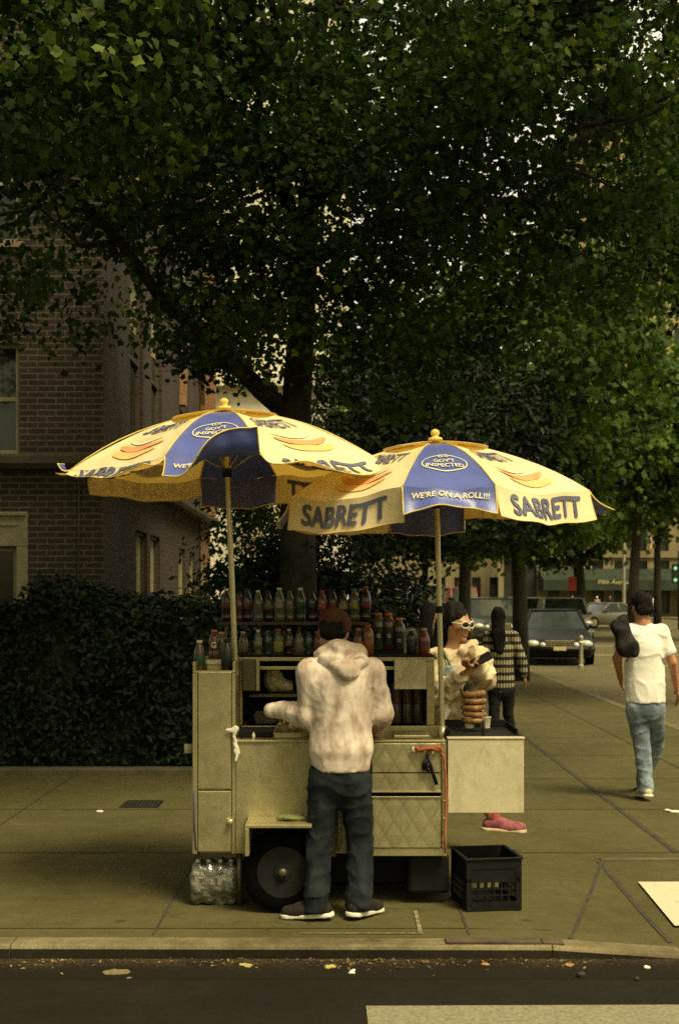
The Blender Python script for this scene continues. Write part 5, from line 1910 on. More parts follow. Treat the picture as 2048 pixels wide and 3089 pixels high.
def head_ops(c, Rh, s=1.0):
    c = np.array(c, float)
    Rm = np.array(Rh.to_3x3())
    T = lambda x, y, z: c + Rm @ (np.array([x, y, z]) * s)
    E = lambda p, r, k: ('u', k, ellip(T(*p), np.array(r) * s, Rh))
    Lm = lambda a, ra, b, rb, k: ('u', k, limb(T(*a), ra * s, T(*b), rb * s))
    return [E((0, -.012, .028), (.074, .094, .092), .0), Lm((0, .022, -.02), .060, (0, .05, -.082), .030, .03), Lm((-.035, .0, -.06), .034, (.035, .0, -.06), .034, .03),
            Lm((-.03, .06, -.02), .026, (.03, .06, -.02), .026, .02), E((0, .068, .034), (.052, .026, .014), .015),
            Lm((0, .088, .012), .010, (0, .106, -.022), .013, .010), E((0, .092, -.028), (.019, .012, .009), .006),
            E((0, .081, -.054), (.024, .013, .007), .006), E((0, .080, -.066), (.021, .012, .007), .005), E((0, .07, -.095), (.020, .018, .014), .012),
            ('s', .008, ellip(T(-.031, .098, .014), np.array((.016, .012, .010)) * s, Rh)), ('s', .008, ellip(T(.031, .098, .014), np.array((.016, .012, .010)) * s, Rh)),
            E((-.076, -.008, -.002), (.010, .021, .033), .006), E((.076, -.008, -.002), (.010, .021, .033), .006)], T


def body(parent, J, h, skin, s=1.0, hands=None, slim=1.0, feet=True):
    """one continuous surface: head, neck, trunk, arms with hands, legs with feet"""
    ho, T = head_ops(J['head'], J['Rh'], s)
    n, ch, hp = J['neck'], J['chest'], J['hip']
    ops = ho + [('u', .025, limb(n, .052, np.array(J['head']) * .75 + np.array(n) * .25 + V3(0, -.015, 0), .050)),
                ('u', .04, limb(hp, .13 * slim, ch, .125 * slim, ((0, 1, 0), .68))), ('u', .04, limb(ch, .125 * slim, n, .06, ((0, 1, 0), .75))),
                ('u', .04, limb(J['shL'], .055, J['shR'], .055))]
    for S_ in 'LR':
        sh, el, wr = J['sh' + S_], J['el' + S_], J['wr' + S_]
        ops += [('u', .03, limb(sh, .050, el, .038)), ('u', .012, limb(el, .039, wr, .025))]
        hd = (hands or {}).get(S_)
        if hd is None:
            d = np.array(wr) - np.array(el)
            d = d / np.linalg.norm(d)
            hd = (d, (1 if S_ == 'L' else -1, 0, 0), (0, 1, 0), .35)
        if h < .013:
            ops += hand_ops(wr, hd[0], hd[1], hd[2], curl=hd[3])
        else:
            ops += [('u', .02, limb(wr, .03, np.array(wr) + np.array(hd[0]) * .14, .03))]
        kn, an, to = J['kn' + S_], J['an' + S_], J['to' + S_]
        hj = np.array(hp) + V3(-.085 if S_ == 'L' else .085, 0, -.04)
        ops += [('u', .04, limb(hj, .066, kn, .05)), ('u', .02, limb(kn, .055, an, .038))]
        if feet: ops += [('u', .02, limb(np.array(an) + V3(0, 0, -.03), .038, to, .030))]
    b = sculpt('body', ops, h, skin, parent)
    if h < .013:
        for sx in (-1, 1):
            e = MB().ell(T(sx * .031, .084, .014), (.0125 * s,) * 3, 10, 8, J['Rh'].to_3x3())
            eo = e.build('eye', m_eye, parent, True, world=False)
            MB().ell(T(sx * .031, .0945, .0135), (.005 * s,) * 3, 8, 6).build('iris', m_hair, eo, True, world=False)
    return b, T


def hair_short(parent, T, Rh, h, mat, s=1.0, back=.0, name='hair'):
    c = T(0, -.020, .040)
    ops = [('u', 0, ellip(c, np.array((.082, .100, .092)) * s, Rh)), ('u', .03, limb(T(-.03, -.075, -.03), .045 * s, T(.03, -.075, -.03), .045 * s)),
           ('s', .015, ellip(T(0, .125, -.015), np.array((.085, .085, .085)) * s, Rh)), ('s', .01, limb(T(-.09, .02, -.06), .04, T(.09, .02, -.06), .04))]
    return sculpt(name, ops, h, mat, parent, waves(17, .005, 110, (1, 1, .5)))


def shoe(parent, an, to, mats, h, heel_lift=0.0, sole=True, s=1.0):
    an, to = np.array(an, float), np.array(to, float)
    d = to - an
    d[2] = 0
    d /= np.linalg.norm(d)
    pitch = (to[2] - an[2] + .05)
    up = V3(0, 0, 1)
    heel = an - d * .045 + up * -.045
    toe = to + d * .015
    toe[2] = to[2] - .0
    ops = [('u', 0, limb(heel + up * .02, .040 * s, toe, .034 * s)), ('u', .03, limb(an + up * -.0, .042 * s, an + d * .08 - up * .03, .038 * s)), ('u', .02, limb(an + d * .06 - up * .04, .044 * s, toe - d * .03, .042 * s, ((0, 0, 1), .8)))]
    base_h, base_t = heel - up * .022, toe - up * .034
    nrm = np.cross(np.cross(d, up), base_t - base_h)
    nrm = nrm if nrm[2] > 0 else -nrm
    ops.append(('s', 0, half(base_h, nrm)))
    o = sculpt('shoe', ops, h, mats[0], parent)
    if sole:
        so_ = [('u', 0, limb(base_h + up * .012 - d * .006, .046 * s, base_h + d * .1 + up * .012 + (base_t - base_h) * .3 * 0, .044 * s)),
               ('u', .02, limb(base_h + d * .06 + up * .012, .044 * s, base_t - d * .005 + up * .012, .042 * s)),
               ('s', 0, half(base_h + up * .002, nrm)), ('s', 0.004, half(base_h + up * .026, -nrm))]
        sculpt('sole', so_, h * .8, mats[1], o, smooth=1)
    return o


def trousers(parent, J, h, mat, r_th=.092, r_kn=.072, r_an=.066, seed=1, amp=.006, waist=.155, top=.10, drop=.0, hipw=.085, flat=.72):
    hp = np.array(J['hip'])
    ops = [('u', 0, limb(hp + V3(0, 0, top), waist * .92, hp + V3(0, 0, -.06), waist, ((0, 1, 0), flat)))]
    for S_ in 'LR':
        sg = -1 if S_ == 'L' else 1
        hj = hp + V3(sg * hipw, 0, -.07)
        kn, an = np.array(J['kn' + S_]), np.array(J['an' + S_])
        ops += [('u', .03, limb(hj, r_th, kn, r_kn)), ('u', .015, limb(kn, r_kn, an + V3(0, 0, .03), r_an)), ('u', .01, limb(an + V3(0, 0, .05), r_an * 1.02, an + V3(0, -.005, -.015), r_an * 1.06))]
    for S_ in 'LR':
        an = np.array(J['an' + S_])
        ops.append(('s', 0, ellip(an + V3(0, 0, -.13), (.12, .2, .105))))
    wv = folds(seed, amp, 22, (.8, .8, 1.1))
    w2 = folds(seed + 50, amp * .4, 55, (.8, .8, 1.1))
    return sculpt('trousers', ops, h, mat, parent, lambda X, Y, Z: wv(X, Y, Z) + w2(X, Y, Z))


base_J = lambda: dict(head=V3(0, .03, 1.60), Rh=Matrix.Identity(4), neck=V3(0, -.01, 1.45), chest=V3(0, 0, 1.28), hip=V3(0, 0, .93),
                      shL=V3(-.175, 0, 1.405), shR=V3(.175, 0, 1.405), elL=V3(-.22, -.02, 1.13), elR=V3(.22, -.02, 1.13), wrL=V3(-.23, .05, .89), wrR=V3(.23, .05, .89),
                      knL=V3(-.095, .02, .50), knR=V3(.095, .02, .50), anL=V3(-.095, -.02, .085), anR=V3(.095, -.02, .085), toL=V3(-.11, .12, .035), toR=V3(.11, .12, .035))

# ---------- the man at the counter, seen from behind (root under his hips)
MY = 6.98
man = thing('person', 'man in mottled cream hoodie, dark jeans and rust cap standing at the cart', 'person', (PX(785, MY), MY, 0))
mx0 = PX(785, MY)
def loc(xd, yd, Y, root=None):
    p = P(xd, yd, Y)
    return V3(p.x - mx0, p.y - MY, p.z)
J = dict(head=loc(770, 1462, 7.17), Rh=Matrix.Rotation(R(-26), 4, 'X') @ Matrix.Rotation(R(8), 4, 'Y'), neck=loc(778, 1530, 7.06), chest=loc(786, 1610, MY), hip=loc(784, 1772, MY - .01),
         shL=loc(718, 1552, MY + .02), shR=loc(860, 1552, MY + .02), elL=loc(714, 1655, 7.0), elR=loc(880, 1650, 7.02), wrL=loc(652, 1640, 7.13), wrR=loc(872, 1676, 7.28),
         knL=loc(738, 1945, 6.99), knR=loc(832, 1945, 7.0), anL=loc(722, 2092, 6.93), anR=loc(838, 2094, 6.98), toL=V3(-.29, -.02, .036), toR=V3(.265, .10, .036))
J['anL'][2] = .085
J['anR'][2] = .085
J['anL'][0:2] = (-.125, -.10)
J['anR'][0:2] = (.105, -.06)
J['toL'] = V3(-.265, -.075, .036)
J['toR'] = V3(.195, .055, .036)
_, T = body(man, J, .0075, m_skin_a, hands={'L': (V3(.05, .95, -.25), (0, 0, -1), (1, 0, 0), .8), 'R': (V3(-.35, .9, -.3), (0, 0, -1), (-1, 0, 0), .8)}, slim=.88)
m_hood = cloth('mottled_hoodie', (.36, .265, .195), (.70, .59, .50), 9, .95, 200, .25, (1.35, 1, .5), .38, .60)
hj = J
wv1, wv2 = folds(12, .0055, 15, (1.2, .8, .6)), folds(13, .0026, 38, (1.3, 1, .55))
sl_ = lambda a, ra, b, rb, k=.03: ('u', k, limb(hj[a] if isinstance(a, str) else a, ra, hj[b] if isinstance(b, str) else b, rb))
hem = hj['hip'] + V3(.008, .0, .015)
hood_ops = [('u', 0, limb(hem + V3(0, 0, .08), .165, hj['chest'] + V3(0, 0, .05), .168, ((0, 1, 0), .72))),
            ('u', .05, limb(hj['chest'] + V3(0, .0, .05), .165, hj['neck'] + V3(0, .0, -.03), .085, ((0, 1, 0), .75))),
            ('u', .05, limb(hj['shL'], .070, hj['shR'], .070)),
            ('u', .03, limb(hem + V3(0, 0, .035), .160, hem + V3(0, 0, .075), .172, ((0, 1, 0), .74))),
            ('u', .02, limb(hem + V3(0, 0, -.014), .146, hem + V3(0, 0, .010), .146, ((0, 1, 0), .76))),
            sl_('shL', .069, 'elL', .062, .035), sl_('elL', .072, hj['wrL'], .052, .02), sl_('shR', .069, 'elR', .060, .035), sl_('elR', .068, hj['wrR'], .050, .02),
            ('u', .012, limb(hj['wrL'] + V3(.01, 0, 0), .052, hj['wrL'] + V3(-.055, .02, .0), .044)),
            ('s', .01, limb(hem + V3(-.3, -.16, .045), .012, hem + V3(.3, -.16, .045), .012)),
            ('s', 0, half(hem + V3(0, 0, -.035), (0, 0, 1)))]
hood_ops[-1] = ('s', .004, (lambda q: ((lambda X, Y, Z: np.maximum(Z - q + 0 * X + 0 * Y, np.abs(X) - .26)), V3(-.3, -.3, q - .3), V3(.3, .3, q)))(float(hem[2] - .03)))
hd = sculpt('hoodie', hood_ops, .0075, m_hood, man, lambda X, Y, Z: wv1(X, Y, Z) + wv2(X, Y, Z))
# the hood lying rolled on the neck
hq = lambda xd, yd, Y: loc(xd, yd, Y)
hr = [('u', 0, limb(hq(748, 1512, 7.03), .048, hq(786, 1500, 6.98), .062)), ('u', .02, limb(hq(786, 1502, 7.0), .056, hq(830, 1506, 7.03), .046)),
      ('u', .025, limb(hq(752, 1522, 6.95), .040, hq(800, 1548, 6.875), .058)), ('u', .025, limb(hq(800, 1548, 6.875), .054, hq(834, 1524, 6.94), .044)),
      ('u', .02, limb(hq(742, 1516, 7.1), .04, hq(750, 1508, 7.2), .03)), ('u', .02, limb(hq(832, 1512, 7.08), .04, hq(820, 1512, 7.2), .03)),
      ('s', .012, limb(hq(756, 1528, 6.86), .014, hq(840, 1514, 6.875), .015)), ('s', .01, limb(hq(800, 1528, 6.86), .010, hq(834, 1522, 6.90), .012))]
sculpt('hood', hr, .006, m_hood, hd, waves(19, .004, 55))
m_jean_d = cloth('dark_denim', (.006, .009, .011), (.024, .030, .033), 7, .9, 420, .4, (1, 1, .45), .42, .74)
trousers(man, J, .008, m_jean_d, .089, .071, .066, 4, .0065, .155, .04, hipw=.080)
m_cap = cloth('rust_cap', (.05, .02, .012), (.08, .032, .018), 14)
Tc = T
cap = sculpt('cap', [('u', 0, ellip(Tc(0, -.012, .046), (.093, .114, .092), J['Rh'])), ('s', .0, half(Tc(0, 0, .008), np.array(J['Rh'].to_3x3()) @ V3(0, -.32, 1))),
                     ('u', .01, limb(Tc(-.05, .10, .022), .022, Tc(.05, .10, .022), .022, ((0, 0, 1), .4))),
                     ('s', .004, limb(Tc(-.020, -.13, .0), .020, Tc(.020, -.13, .0), .020))], .006, m_cap, man, smooth=1)
MB().tube([Tc(.045 * math.cos(a), -.117 + .014 * abs(math.cos(a)), -.022) for a in np.linspace(math.pi, 0, 9)], .006, 6).build('cap_strap', m_cap, cap, True, world=False)
MB().ell(Tc(0, -.112, .075), (.008, .006, .008), 8, 6).build('badge', m_pretzel, cap, True, world=False)
hair_short(man, T, J['Rh'], .008, m_hair)
m_shoe_d = cloth('dark_knit', (.014, .010, .009), (.026, .019, .017), 20)
m_sole = M('white_sole', (.70, .66, .54), (.58, .54, .43), 14, .6)
for S_ in 'LR': shoe(man, J['an' + S_], J['to' + S_], (m_shoe_d, m_sole), .006)

# ---------- man in white tee walking away on the right
WYm = 10.95
tee_man = thing('person', 'man walking away in white t-shirt and light jeans with a black bag over his shoulder', 'person', (PX(1490, WYm), WYm, 0))
mx0, MY = PX(1490, WYm), WYm
J = dict(head=loc(1480, 1402, WYm + .03), Rh=Matrix.Rotation(R(12), 4, 'Z') @ Matrix.Rotation(R(-4), 4, 'X'), neck=loc(1483, 1440, WYm), chest=loc(1487, 1505, WYm), hip=loc(1489, 1618, WYm),
         shL=loc(1452, 1460, WYm), shR=loc(1526, 1462, WYm), elL=loc(1424, 1520, WYm + .0), elR=loc(1552, 1530, WYm - .03), wrL=loc(1432, 1568, WYm + .20), wrR=loc(1562, 1590, WYm + .06),
         knL=loc(1482, 1722, WYm + .04), knR=loc(1513, 1722, WYm + .28), anL=V3(-.005, -.03, .10), anR=V3(.10, .50, .085), toL=V3(-.02, .12, .04), toR=V3(.115, .65, .04))
_, T = body(tee_man, J, .008, m_skin_b, s=.98, slim=.80)
hair_short(tee_man, T, J['Rh'], .008, m_hair, 1.02)
m_tee = cloth('white_cotton', (.70, .66, .58), (.82, .78, .70), 5, .95)
hem = J['hip'] + V3(0, 0, .035)
ops = [('u', 0, limb(hem + V3(0, 0, -.06), .166, J['chest'] + V3(0, 0, .03), .170, ((0, 1, 0), .70))), ('u', .05, limb(J['chest'] + V3(0, 0, .05), .155, J['neck'] + V3(0, 0, -.02), .068, ((0, 1, 0), .75))),
       ('u', .05, limb(J['shL'], .066, J['shR'], .066))]
for S_ in 'LR':
    sh, el = J['sh' + S_], J['el' + S_]
    ops += [('u', .03, limb(sh, .070, sh + (el - sh) * .62, .064)), ]
    d = (el - sh) / np.linalg.norm(el - sh)
    cut = sh + (el - sh) * .78
    ops.append(('s', .0, (lambda cut=cut, d=d: ((lambda X, Y, Z: np.maximum(-((X - cut[0]) * d[0] + (Y - cut[1]) * d[1] + (Z - cut[2]) * d[2]), np.sqrt((X - cut[0]) ** 2 + (Y - cut[1]) ** 2 + (Z - cut[2]) ** 2) - .1)), cut - .1, cut + .1))()))
ops.append(('s', .002, (lambda q: ((lambda X, Y, Z: Z - q + 0 * X + 0 * Y), V3(-.22, -.3, q - .3), V3(.22, .3, q)))(float(hem[2] - .05))))
wv3, wv4 = folds(22, .0055, 15, (1, .8, .9)), folds(23, .0016, 40)
sculpt('t_shirt', ops, .0075, m_tee, tee_man, lambda X, Y, Z: wv3(X, Y, Z) + wv4(X, Y, Z))
m_jean_l = cloth('light_denim', (.085, .115, .14), (.27, .32, .36), 5, .9, 420, .4, (1, 1, .35), .36, .62)
trousers(tee_man, J, .008, m_jean_l, .090, .070, .062, 9, .005, .150, .06, hipw=.076)
m_shoe_w = M('cream_sneaker', (.55, .48, .31), (.42, .36, .22), 14, .7)
for S_ in 'LR': shoe(tee_man, J['an' + S_], J['to' + S_], (m_shoe_w, m_sole), .006)
# black shoulder bag: a thing of its own
bgp = P(1441, 1475, WYm - .16)
sbag = thing('shoulder_bag', 'black slouchy shoulder bag on the back of the man in the white t-shirt', 'bag', bgp)
q = lambda xd, yd, dy=0.: np.array(P(xd, yd, WYm - .16 + dy)) - np.array(bgp)
m_bag = cloth('black_nylon', (.010, .009, .008), (.022, .018, .015), 9, .7)
sculpt('bag_body', [('u', 0, limb(q(1430, 1450), .075, q(1446, 1490), .088, ((0, 1, 0), .75))), ('u', .04, limb(q(1446, 1490), .088, q(1462, 1505), .055, ((0, 1, 0), .75))), ('u', .03, limb(q(1428, 1445), .055, q(1440, 1428, .1), .04))],
       .009, m_bag, sbag, waves(31, .010, 34))
MB().tube([q(1436, 1432, .08), q(1446, 1436, .2), q(1458, 1446, .3), q(1464, 1475, .34)], .014, 6).build('strap', m_bag, sbag, True, world=False)

# ---------- woman in cream jacket and pale sunglasses behind the griddle
SYm = 8.72
mx0, MY = PX(1062, SYm), SYm
wom = thing('person', 'woman in cream hooded jacket and pale sunglasses looking aside, phone in hand, behind the griddle', 'person', (mx0, SYm, 0))
Rw = Matrix.Rotation(R(180 + 44), 4, 'Z') @ Matrix.Rotation(R(-6), 4, 'X')      # faces the camera's right, slightly down
J = dict(head=loc(1056, 1444, SYm), Rh=Rw, neck=loc(1047, 1506, SYm + .01), chest=loc(1046, 1570, SYm), hip=loc(1050, 1690, SYm + .02),
         shL=loc(1100, 1520, SYm + .04), shR=loc(1008, 1525, SYm - .02), elL=loc(1118, 1568, SYm - .02), elR=loc(1016, 1610, SYm - .14), wrL=loc(1098, 1538, SYm - .26), wrR=loc(1068, 1558, SYm - .28),
         knL=loc(1085, 1800, SYm - .02), knR=loc(1035, 1790, SYm + .18), anL=V3(0, 0, .1), anR=V3(0, 0, .1), toL=V3(0, 0, 0), toR=V3(0, 0, 0))
J['anL'] = loc(1143, 1896, SYm - .02)
J['toL'] = J['anL'] + V3(.155, -.02, -.042)
J['anR'] = V3(-.28, .22, .12)
J['toR'] = V3(-.15, .2, .04)
_, T = body(wom, J, .0065, m_skin_a, s=.97, hands={'R': (V3(.72, -.25, .55), (-.2, .4, 1), (0, 1, .3), .35), 'L': (V3(-.4, -.5, .0), (0, 0, 1), (1, 0, 0), .6)}, slim=.85)
# dark long hair, tied up on the crown and falling behind
sculpt('hair', [('u', 0, ellip(T(0, -.03, .05), (.084, .098, .088), Rw)), ('u', .03, ellip(T(0, -.05, .115), (.062, .07, .05), Rw)), ('u', .04, limb(T(0, -.10, .02), .07, T(.0, -.14, -.16), .065)), ('u', .03, limb(T(.02, -.14, -.16), .06, T(.03, -.15, -.34), .04)),
                ('s', .015, ellip(T(0, .115, -.025), (.090, .095, .10), Rw)), ('u', .01, limb(T(-.072, .02, .06), .018, T(-.078, -.03, -.02), .02)), ('u', .01, limb(T(.072, .02, .06), .018, T(.078, -.03, -.02), .02))], .007, m_hair, wom, waves(41, .005, 90, (1, 1, .4)))
m_frame = M('pale_frame', (.55, .55, .34), None, 8, .35)
m_lens = M('dark_lens', (.012, .011, .010), None, 8, .08)
gl = MB()
for sx in (-1, 1):
    pts = [T(sx * .034 + .030 * math.cos(a) * (1 + .08 * math.cos(2 * a)), .1065 - .006 * abs(math.cos(a)) - .010 * (.5 + .5 * sx * math.cos(a)) ** 2, .014 + .023 * math.sin(a)) for a in np.linspace(0, 2 * math.pi, 21)]
    gl.tube(pts, .0062, 6, False)
    gl.tube([T(sx * .064, .094, .022), T(sx * .076, .06, .022), T(sx * .079, .0, .020), T(sx * .078, -.03, .008)], .0055, 6)
gl.tube([T(-.010, .108, .020), T(0, .112, .022), T(.010, .108, .020)], .005, 6)
go = gl.build('sunglasses', m_frame, wom, True, world=False)
for sx in (-1, 1):
    MB().ell(T(sx * .034, .099, .014), (.029, .008, .021), 14, 8, (Rw @ Matrix.Rotation(R(-12 * sx), 4, 'Z')).to_3x3()).build('lens', m_lens, go, True, world=False)
m_cream = cloth('cream_jacket', (.36, .27, .15), (.66, .55, .36), 8, .9)
ops = [('u', 0, limb(J['hip'] + V3(.0, 0, -.30), .185, J['hip'] + V3(0, 0, .1), .170, ((0, 1, 0), .8))), ('u', .05, limb(J['hip'] + V3(0, 0, .1), .17, J['chest'], .165, ((0, 1, 0), .75))), ('u', .05, limb(J['chest'], .165, J['neck'] + V3(0, 0, -.03), .075, ((0, 1, 0), .8))),
       ('u', .04, limb(J['shL'], .08, J['shR'], .08)),
       ('u', .03, limb(J['shL'], .075, J['elL'], .072)), ('u', .03, limb(J['elL'], .085, J['wrL'] * .75 + J['elL'] * .25, .055)),
       ('u', .03, limb(J['shR'], .08, J['elR'], .072)), ('u', .03, limb(J['elR'], .072, J['wrR'] * .85 + J['elR'] * .15, .048)),
       ('u', .02, limb(loc(1085, 1505, SYm - .02), .05, loc(1113, 1530, SYm - .02), .062)), ('u', .02, limb(loc(1070, 1504, SYm - .08), .028, loc(1096, 1484, SYm + .04), .038)),
       ('s', .015, ellip(T(0, .03, -.10), (.075, .085, .05), Rw))]
wv5, wv6 = folds(43, .016, 19, (1, .8, .9)), folds(44, .003, 45)
jk = sculpt('jacket', ops, .0075, m_cream, wom, lambda X, Y, Z: wv5(X, Y, Z) + wv6(X, Y, Z))
m_print = M('blue_print', (.09, .13, .17), (.35, .34, .26), 26, .8, lo=.42, hi=.6)
pr = MB()
sculpt('printed_patch', [('u', 0, ellip(loc(1040, 1556, SYm - .135), (.052, .02, .062), Matrix.Rotation(R(-24), 4, 'Y')))], .006, m_print, jk, waves(2, .006, 60))
m_green = M('green_strap', (.05, .14, .04), (.03, .09, .03), 12, .7)
MB().tube([loc(1020, 1496, SYm - .09), loc(1032, 1522, SYm - .13), loc(1050, 1560, SYm - .155), loc(1066, 1600, SYm - .16), loc(1080, 1640, SYm - .16)], .008, 6).build('neck_strap', m_green, wom, True, world=False)
m_leg = M('leg_skin', (.42, .17, .09), (.34, .12, .06), 9, .6)
m_run = cloth('pink_runner', (.16, .045, .06), (.30, .10, .10), 26, .7)
shoe(wom, J['anL'], J['toL'], (m_run, M('cream_sole', (.55, .42, .25), (.45, .33, .2), 14, .6)), .006, s=1.05)
sculpt('sock', [('u', 0, limb(J['anL'] + V3(0, 0, -.01), .043, J['anL'] + V3(-.016, 0, .055), .045))], .006, M('red_sock', (.36, .07, .045), None, 12, .9), wom)
shoe(wom, J['anR'], J['toR'], (m_run, m_sole), .008, s=1.0)
ph = thing('phone', 'black phone held by the woman in pale sunglasses', 'phone', P(1110, 1524, SYm - .32))
pb_ = MB().box(-.075, .075, -.005, .005, -.036, .036)
pm_ = Matrix.Rotation(R(-28), 4, 'Y') @ Matrix.Rotation(R(-48), 4, 'X')
pb_.v = [pm_ @ v for v in pb_.v]
pb_.build('phone_body', m_black, ph, bevel=.003, world=False)
tb_ = thing('tote_bag', 'dark green tote bag hanging at the front of the woman behind the pretzels', 'bag', P(1086, 1600, SYm - .22))
qq = lambda xd, yd, dy=0.: np.array(P(xd, yd, SYm - .22 + dy)) - np.array(P(1086, 1600, SYm - .22))
sculpt('bag_body', [('u', 0, limb(qq(1082, 1590), .034, qq(1090, 1660), .045, ((0, 1, 0), .7))), ('u', .02, limb(qq(1094, 1600), .02, qq(1104, 1660), .03))], .007, M('dark_green', (.012, .03, .012), (.03, .055, .02), 12, .7), tb_, waves(9, .005, 50))
MB().tube([qq(1076, 1572), qq(1086, 1590), qq(1098, 1625), qq(1104, 1650)], .007, 6).build('bag_strap', m_green, tb_, True, world=False)
# paper sheet tucked in front of her jacket
ppv = [loc(1019, 1608, SYm - .20), loc(1040, 1640, SYm - .21), loc(1021, 1682, SYm - .20), loc(1012, 1640, SYm - .19)]
po = MB().add(ppv + [v + V3(0, .004, 0) for v in ppv], [(0, 1, 2, 3), (7, 6, 5, 4), (0, 4, 5, 1), (1, 5, 6, 2), (2, 6, 7, 3), (3, 7, 4, 0)])
po.build('white_shirt_tail', m_tee, wom, world=False)

# ---------- woman in patterned sweater walking away
KYm = 16.2
mx0, MY = PX(1158, KYm), KYm
swe = thing('person', 'woman with long dark hair walking away in a dark sweater with cream bands', 'person', (mx0, KYm, 0))
J = dict(head=loc(1150, 1425, KYm), Rh=Matrix.Rotation(R(-10), 4, 'Z'), neck=loc(1152, 1456, KYm), chest=loc(1155, 1505, KYm), hip=loc(1158, 1580, KYm),
         shL=loc(1128, 1470, KYm), shR=loc(1184, 1470, KYm), elL=loc(1116, 1520, KYm + .03), elR=loc(1202, 1520, KYm - .02), wrL=loc(1120, 1545, KYm + .2), wrR=loc(1210, 1562, KYm + .02),
         knL=loc(1140, 1648, KYm), knR=loc(1172, 1648, KYm + .08), anL=loc(1142, 1702, KYm), anR=loc(1178, 1702, KYm + .1), toL=V3(0, 0, 0), toR=V3(0, 0, 0))
for S_ in 'LR':
    J['an' + S_][2] = .085
    J['to' + S_] = J['an' + S_] + V3(0, .15, -.05)
_, T = body(swe, J, .010, m_skin_a, s=.97, slim=.85)
m_swm, nt, b = new_mat('banded_sweater')
v = coords(nt, 'Object')
sp_ = nt.nodes.new('ShaderNodeSeparateXYZ')
nt.links.new(v, sp_.inputs[0])
def pingpong(sock, per, add=0.0):
    a = nt.nodes.new('ShaderNodeMath')
    a.operation = 'ADD'
    a.inputs[1].default_value = add
    nt.links.new(sock, a.inputs[0])
    p = nt.nodes.new('ShaderNodeMath')
    p.operation = 'PINGPONG'
    p.inputs[1].default_value = per
    nt.links.new(a.outputs[0], p.inputs[0])
    return p.outputs[0]
bz = pingpong(sp_.outputs[2], .048, .01)
bx_ = pingpong(sp_.outputs[0], .018)
band = ramp(nt, bz, [(.0, (0, 0, 0)), (.021, (0, 0, 0)), (.023, (1, 1, 1))])
dots = ramp(nt, bx_, [(.0, (0, 0, 0)), (.006, (0, 0, 0)), (.008, (1, 1, 1))])
msk = mixrgb(nt, 1.0, band, dots, 'MULTIPLY')
nt.links.new(mixrgb(nt, msk, (.014, .012, .010), (.38, .33, .18)), b.inputs['Base Color'])
b.inputs['Roughness'].default_value = .95
bump(nt, b, noise_tex(nt, v, 120, 3), .4, .006)
hem = J['hip'] + V3(0, 0, -.0)
ops = [('u', 0, limb(hem, .165, J['chest'], .160, ((0, 1, 0), .75))), ('u', .05, limb(J['chest'], .16, J['neck'] + V3(0, 0, -.02), .07, ((0, 1, 0), .75))), ('u', .04, limb(J['shL'], .07, J['shR'], .07))]
for S_ in 'LR':
    ops += [('u', .03, limb(J['sh' + S_], .072, J['el' + S_], .066)), ('u', .03, limb(J['el' + S_], .066, J['wr' + S_] * .85 + J['el' + S_] * .15, .052))]
sculpt('sweater', ops, .010, m_swm, swe, waves(51, .006, 30))
m_blk = cloth('black_cotton', (.008, .008, .009), (.016, .016, .017), 9)
trousers(swe, J, .011, m_blk, .088, .066, .058, 5, .005, .15, .04)
sculpt('hair', [('u', 0, ellip(T(0, -.02, .045), (.084, .10, .09), J['Rh'])), ('u', .04, limb(T(0, -.06, .0), .085, T(.01, -.10, -.22), .085, ((0, 1, 0), .6))), ('u', .04, limb(T(.01, -.10, -.22), .085, T(.03, -.12, -.44), .05, ((0, 1, 0), .5))),
                ('s', .015, ellip(T(0, .13, -.03), (.085, .085, .10), J['Rh']))], .010, m_hair, swe, waves(52, .006, 70, (1, 1, .3)))
for S_ in 'LR': shoe(swe, J['an' + S_], J['to' + S_], (m_blk, m_black), .010)

# ---------- passers-by further off
def passer(label, x, y, rz, hgt, shirt, pants, skin, hairm, h, stride=.25, z=0.0, long_hair=False, group=None):
    t = thing('person', label, 'person', (x, y, z), rz, group)
    J = base_J()
    J['knL'] = V3(-.09, stride * .5, .50)
    J['anL'] = V3(-.09, stride, .085)
    J['anR'] = V3(.09, -stride, .11)
    J['knR'] = V3(.09, -stride * .2, .50)
    for S_ in 'LR': J['to' + S_] = J['an' + S_] + V3(0, .15, -.05)
    J['wrL'] = V3(-.23, -.10, .90)
    J['wrR'] = V3(.23, .16, .92)
    _, T = body(t, J, h, skin)
    hair_short(t, T, J['Rh'], h, hairm)
    if long_hair: sculpt('long_hair', [('u', 0, limb(T(0, -.08, .02), .07, T(0, -.12, -.25), .06))], h, hairm, t)
    ops = [('u', 0, limb(J['hip'] + V3(0, 0, -.02), .155, J['chest'], .165, ((0, 1, 0), .72))), ('u', .05, limb(J['chest'], .16, J['neck'] + V3(0, 0, -.02), .07, ((0, 1, 0), .75))), ('u', .04, limb(J['shL'], .07, J['shR'], .07))]
    for S_ in 'LR': ops += [('u', .03, limb(J['sh' + S_], .07, J['el' + S_], .06)), ('u', .03, limb(J['el' + S_], .06, J['wr' + S_] * .8 + J['el' + S_] * .2, .045))]
    sculpt('shirt', ops, h, shirt, t)
    trousers(t, J, h, pants, .085, .065, .06, 3, .004, .15, .03)
    t.scale = (hgt / 1.72,) * 3
    return t


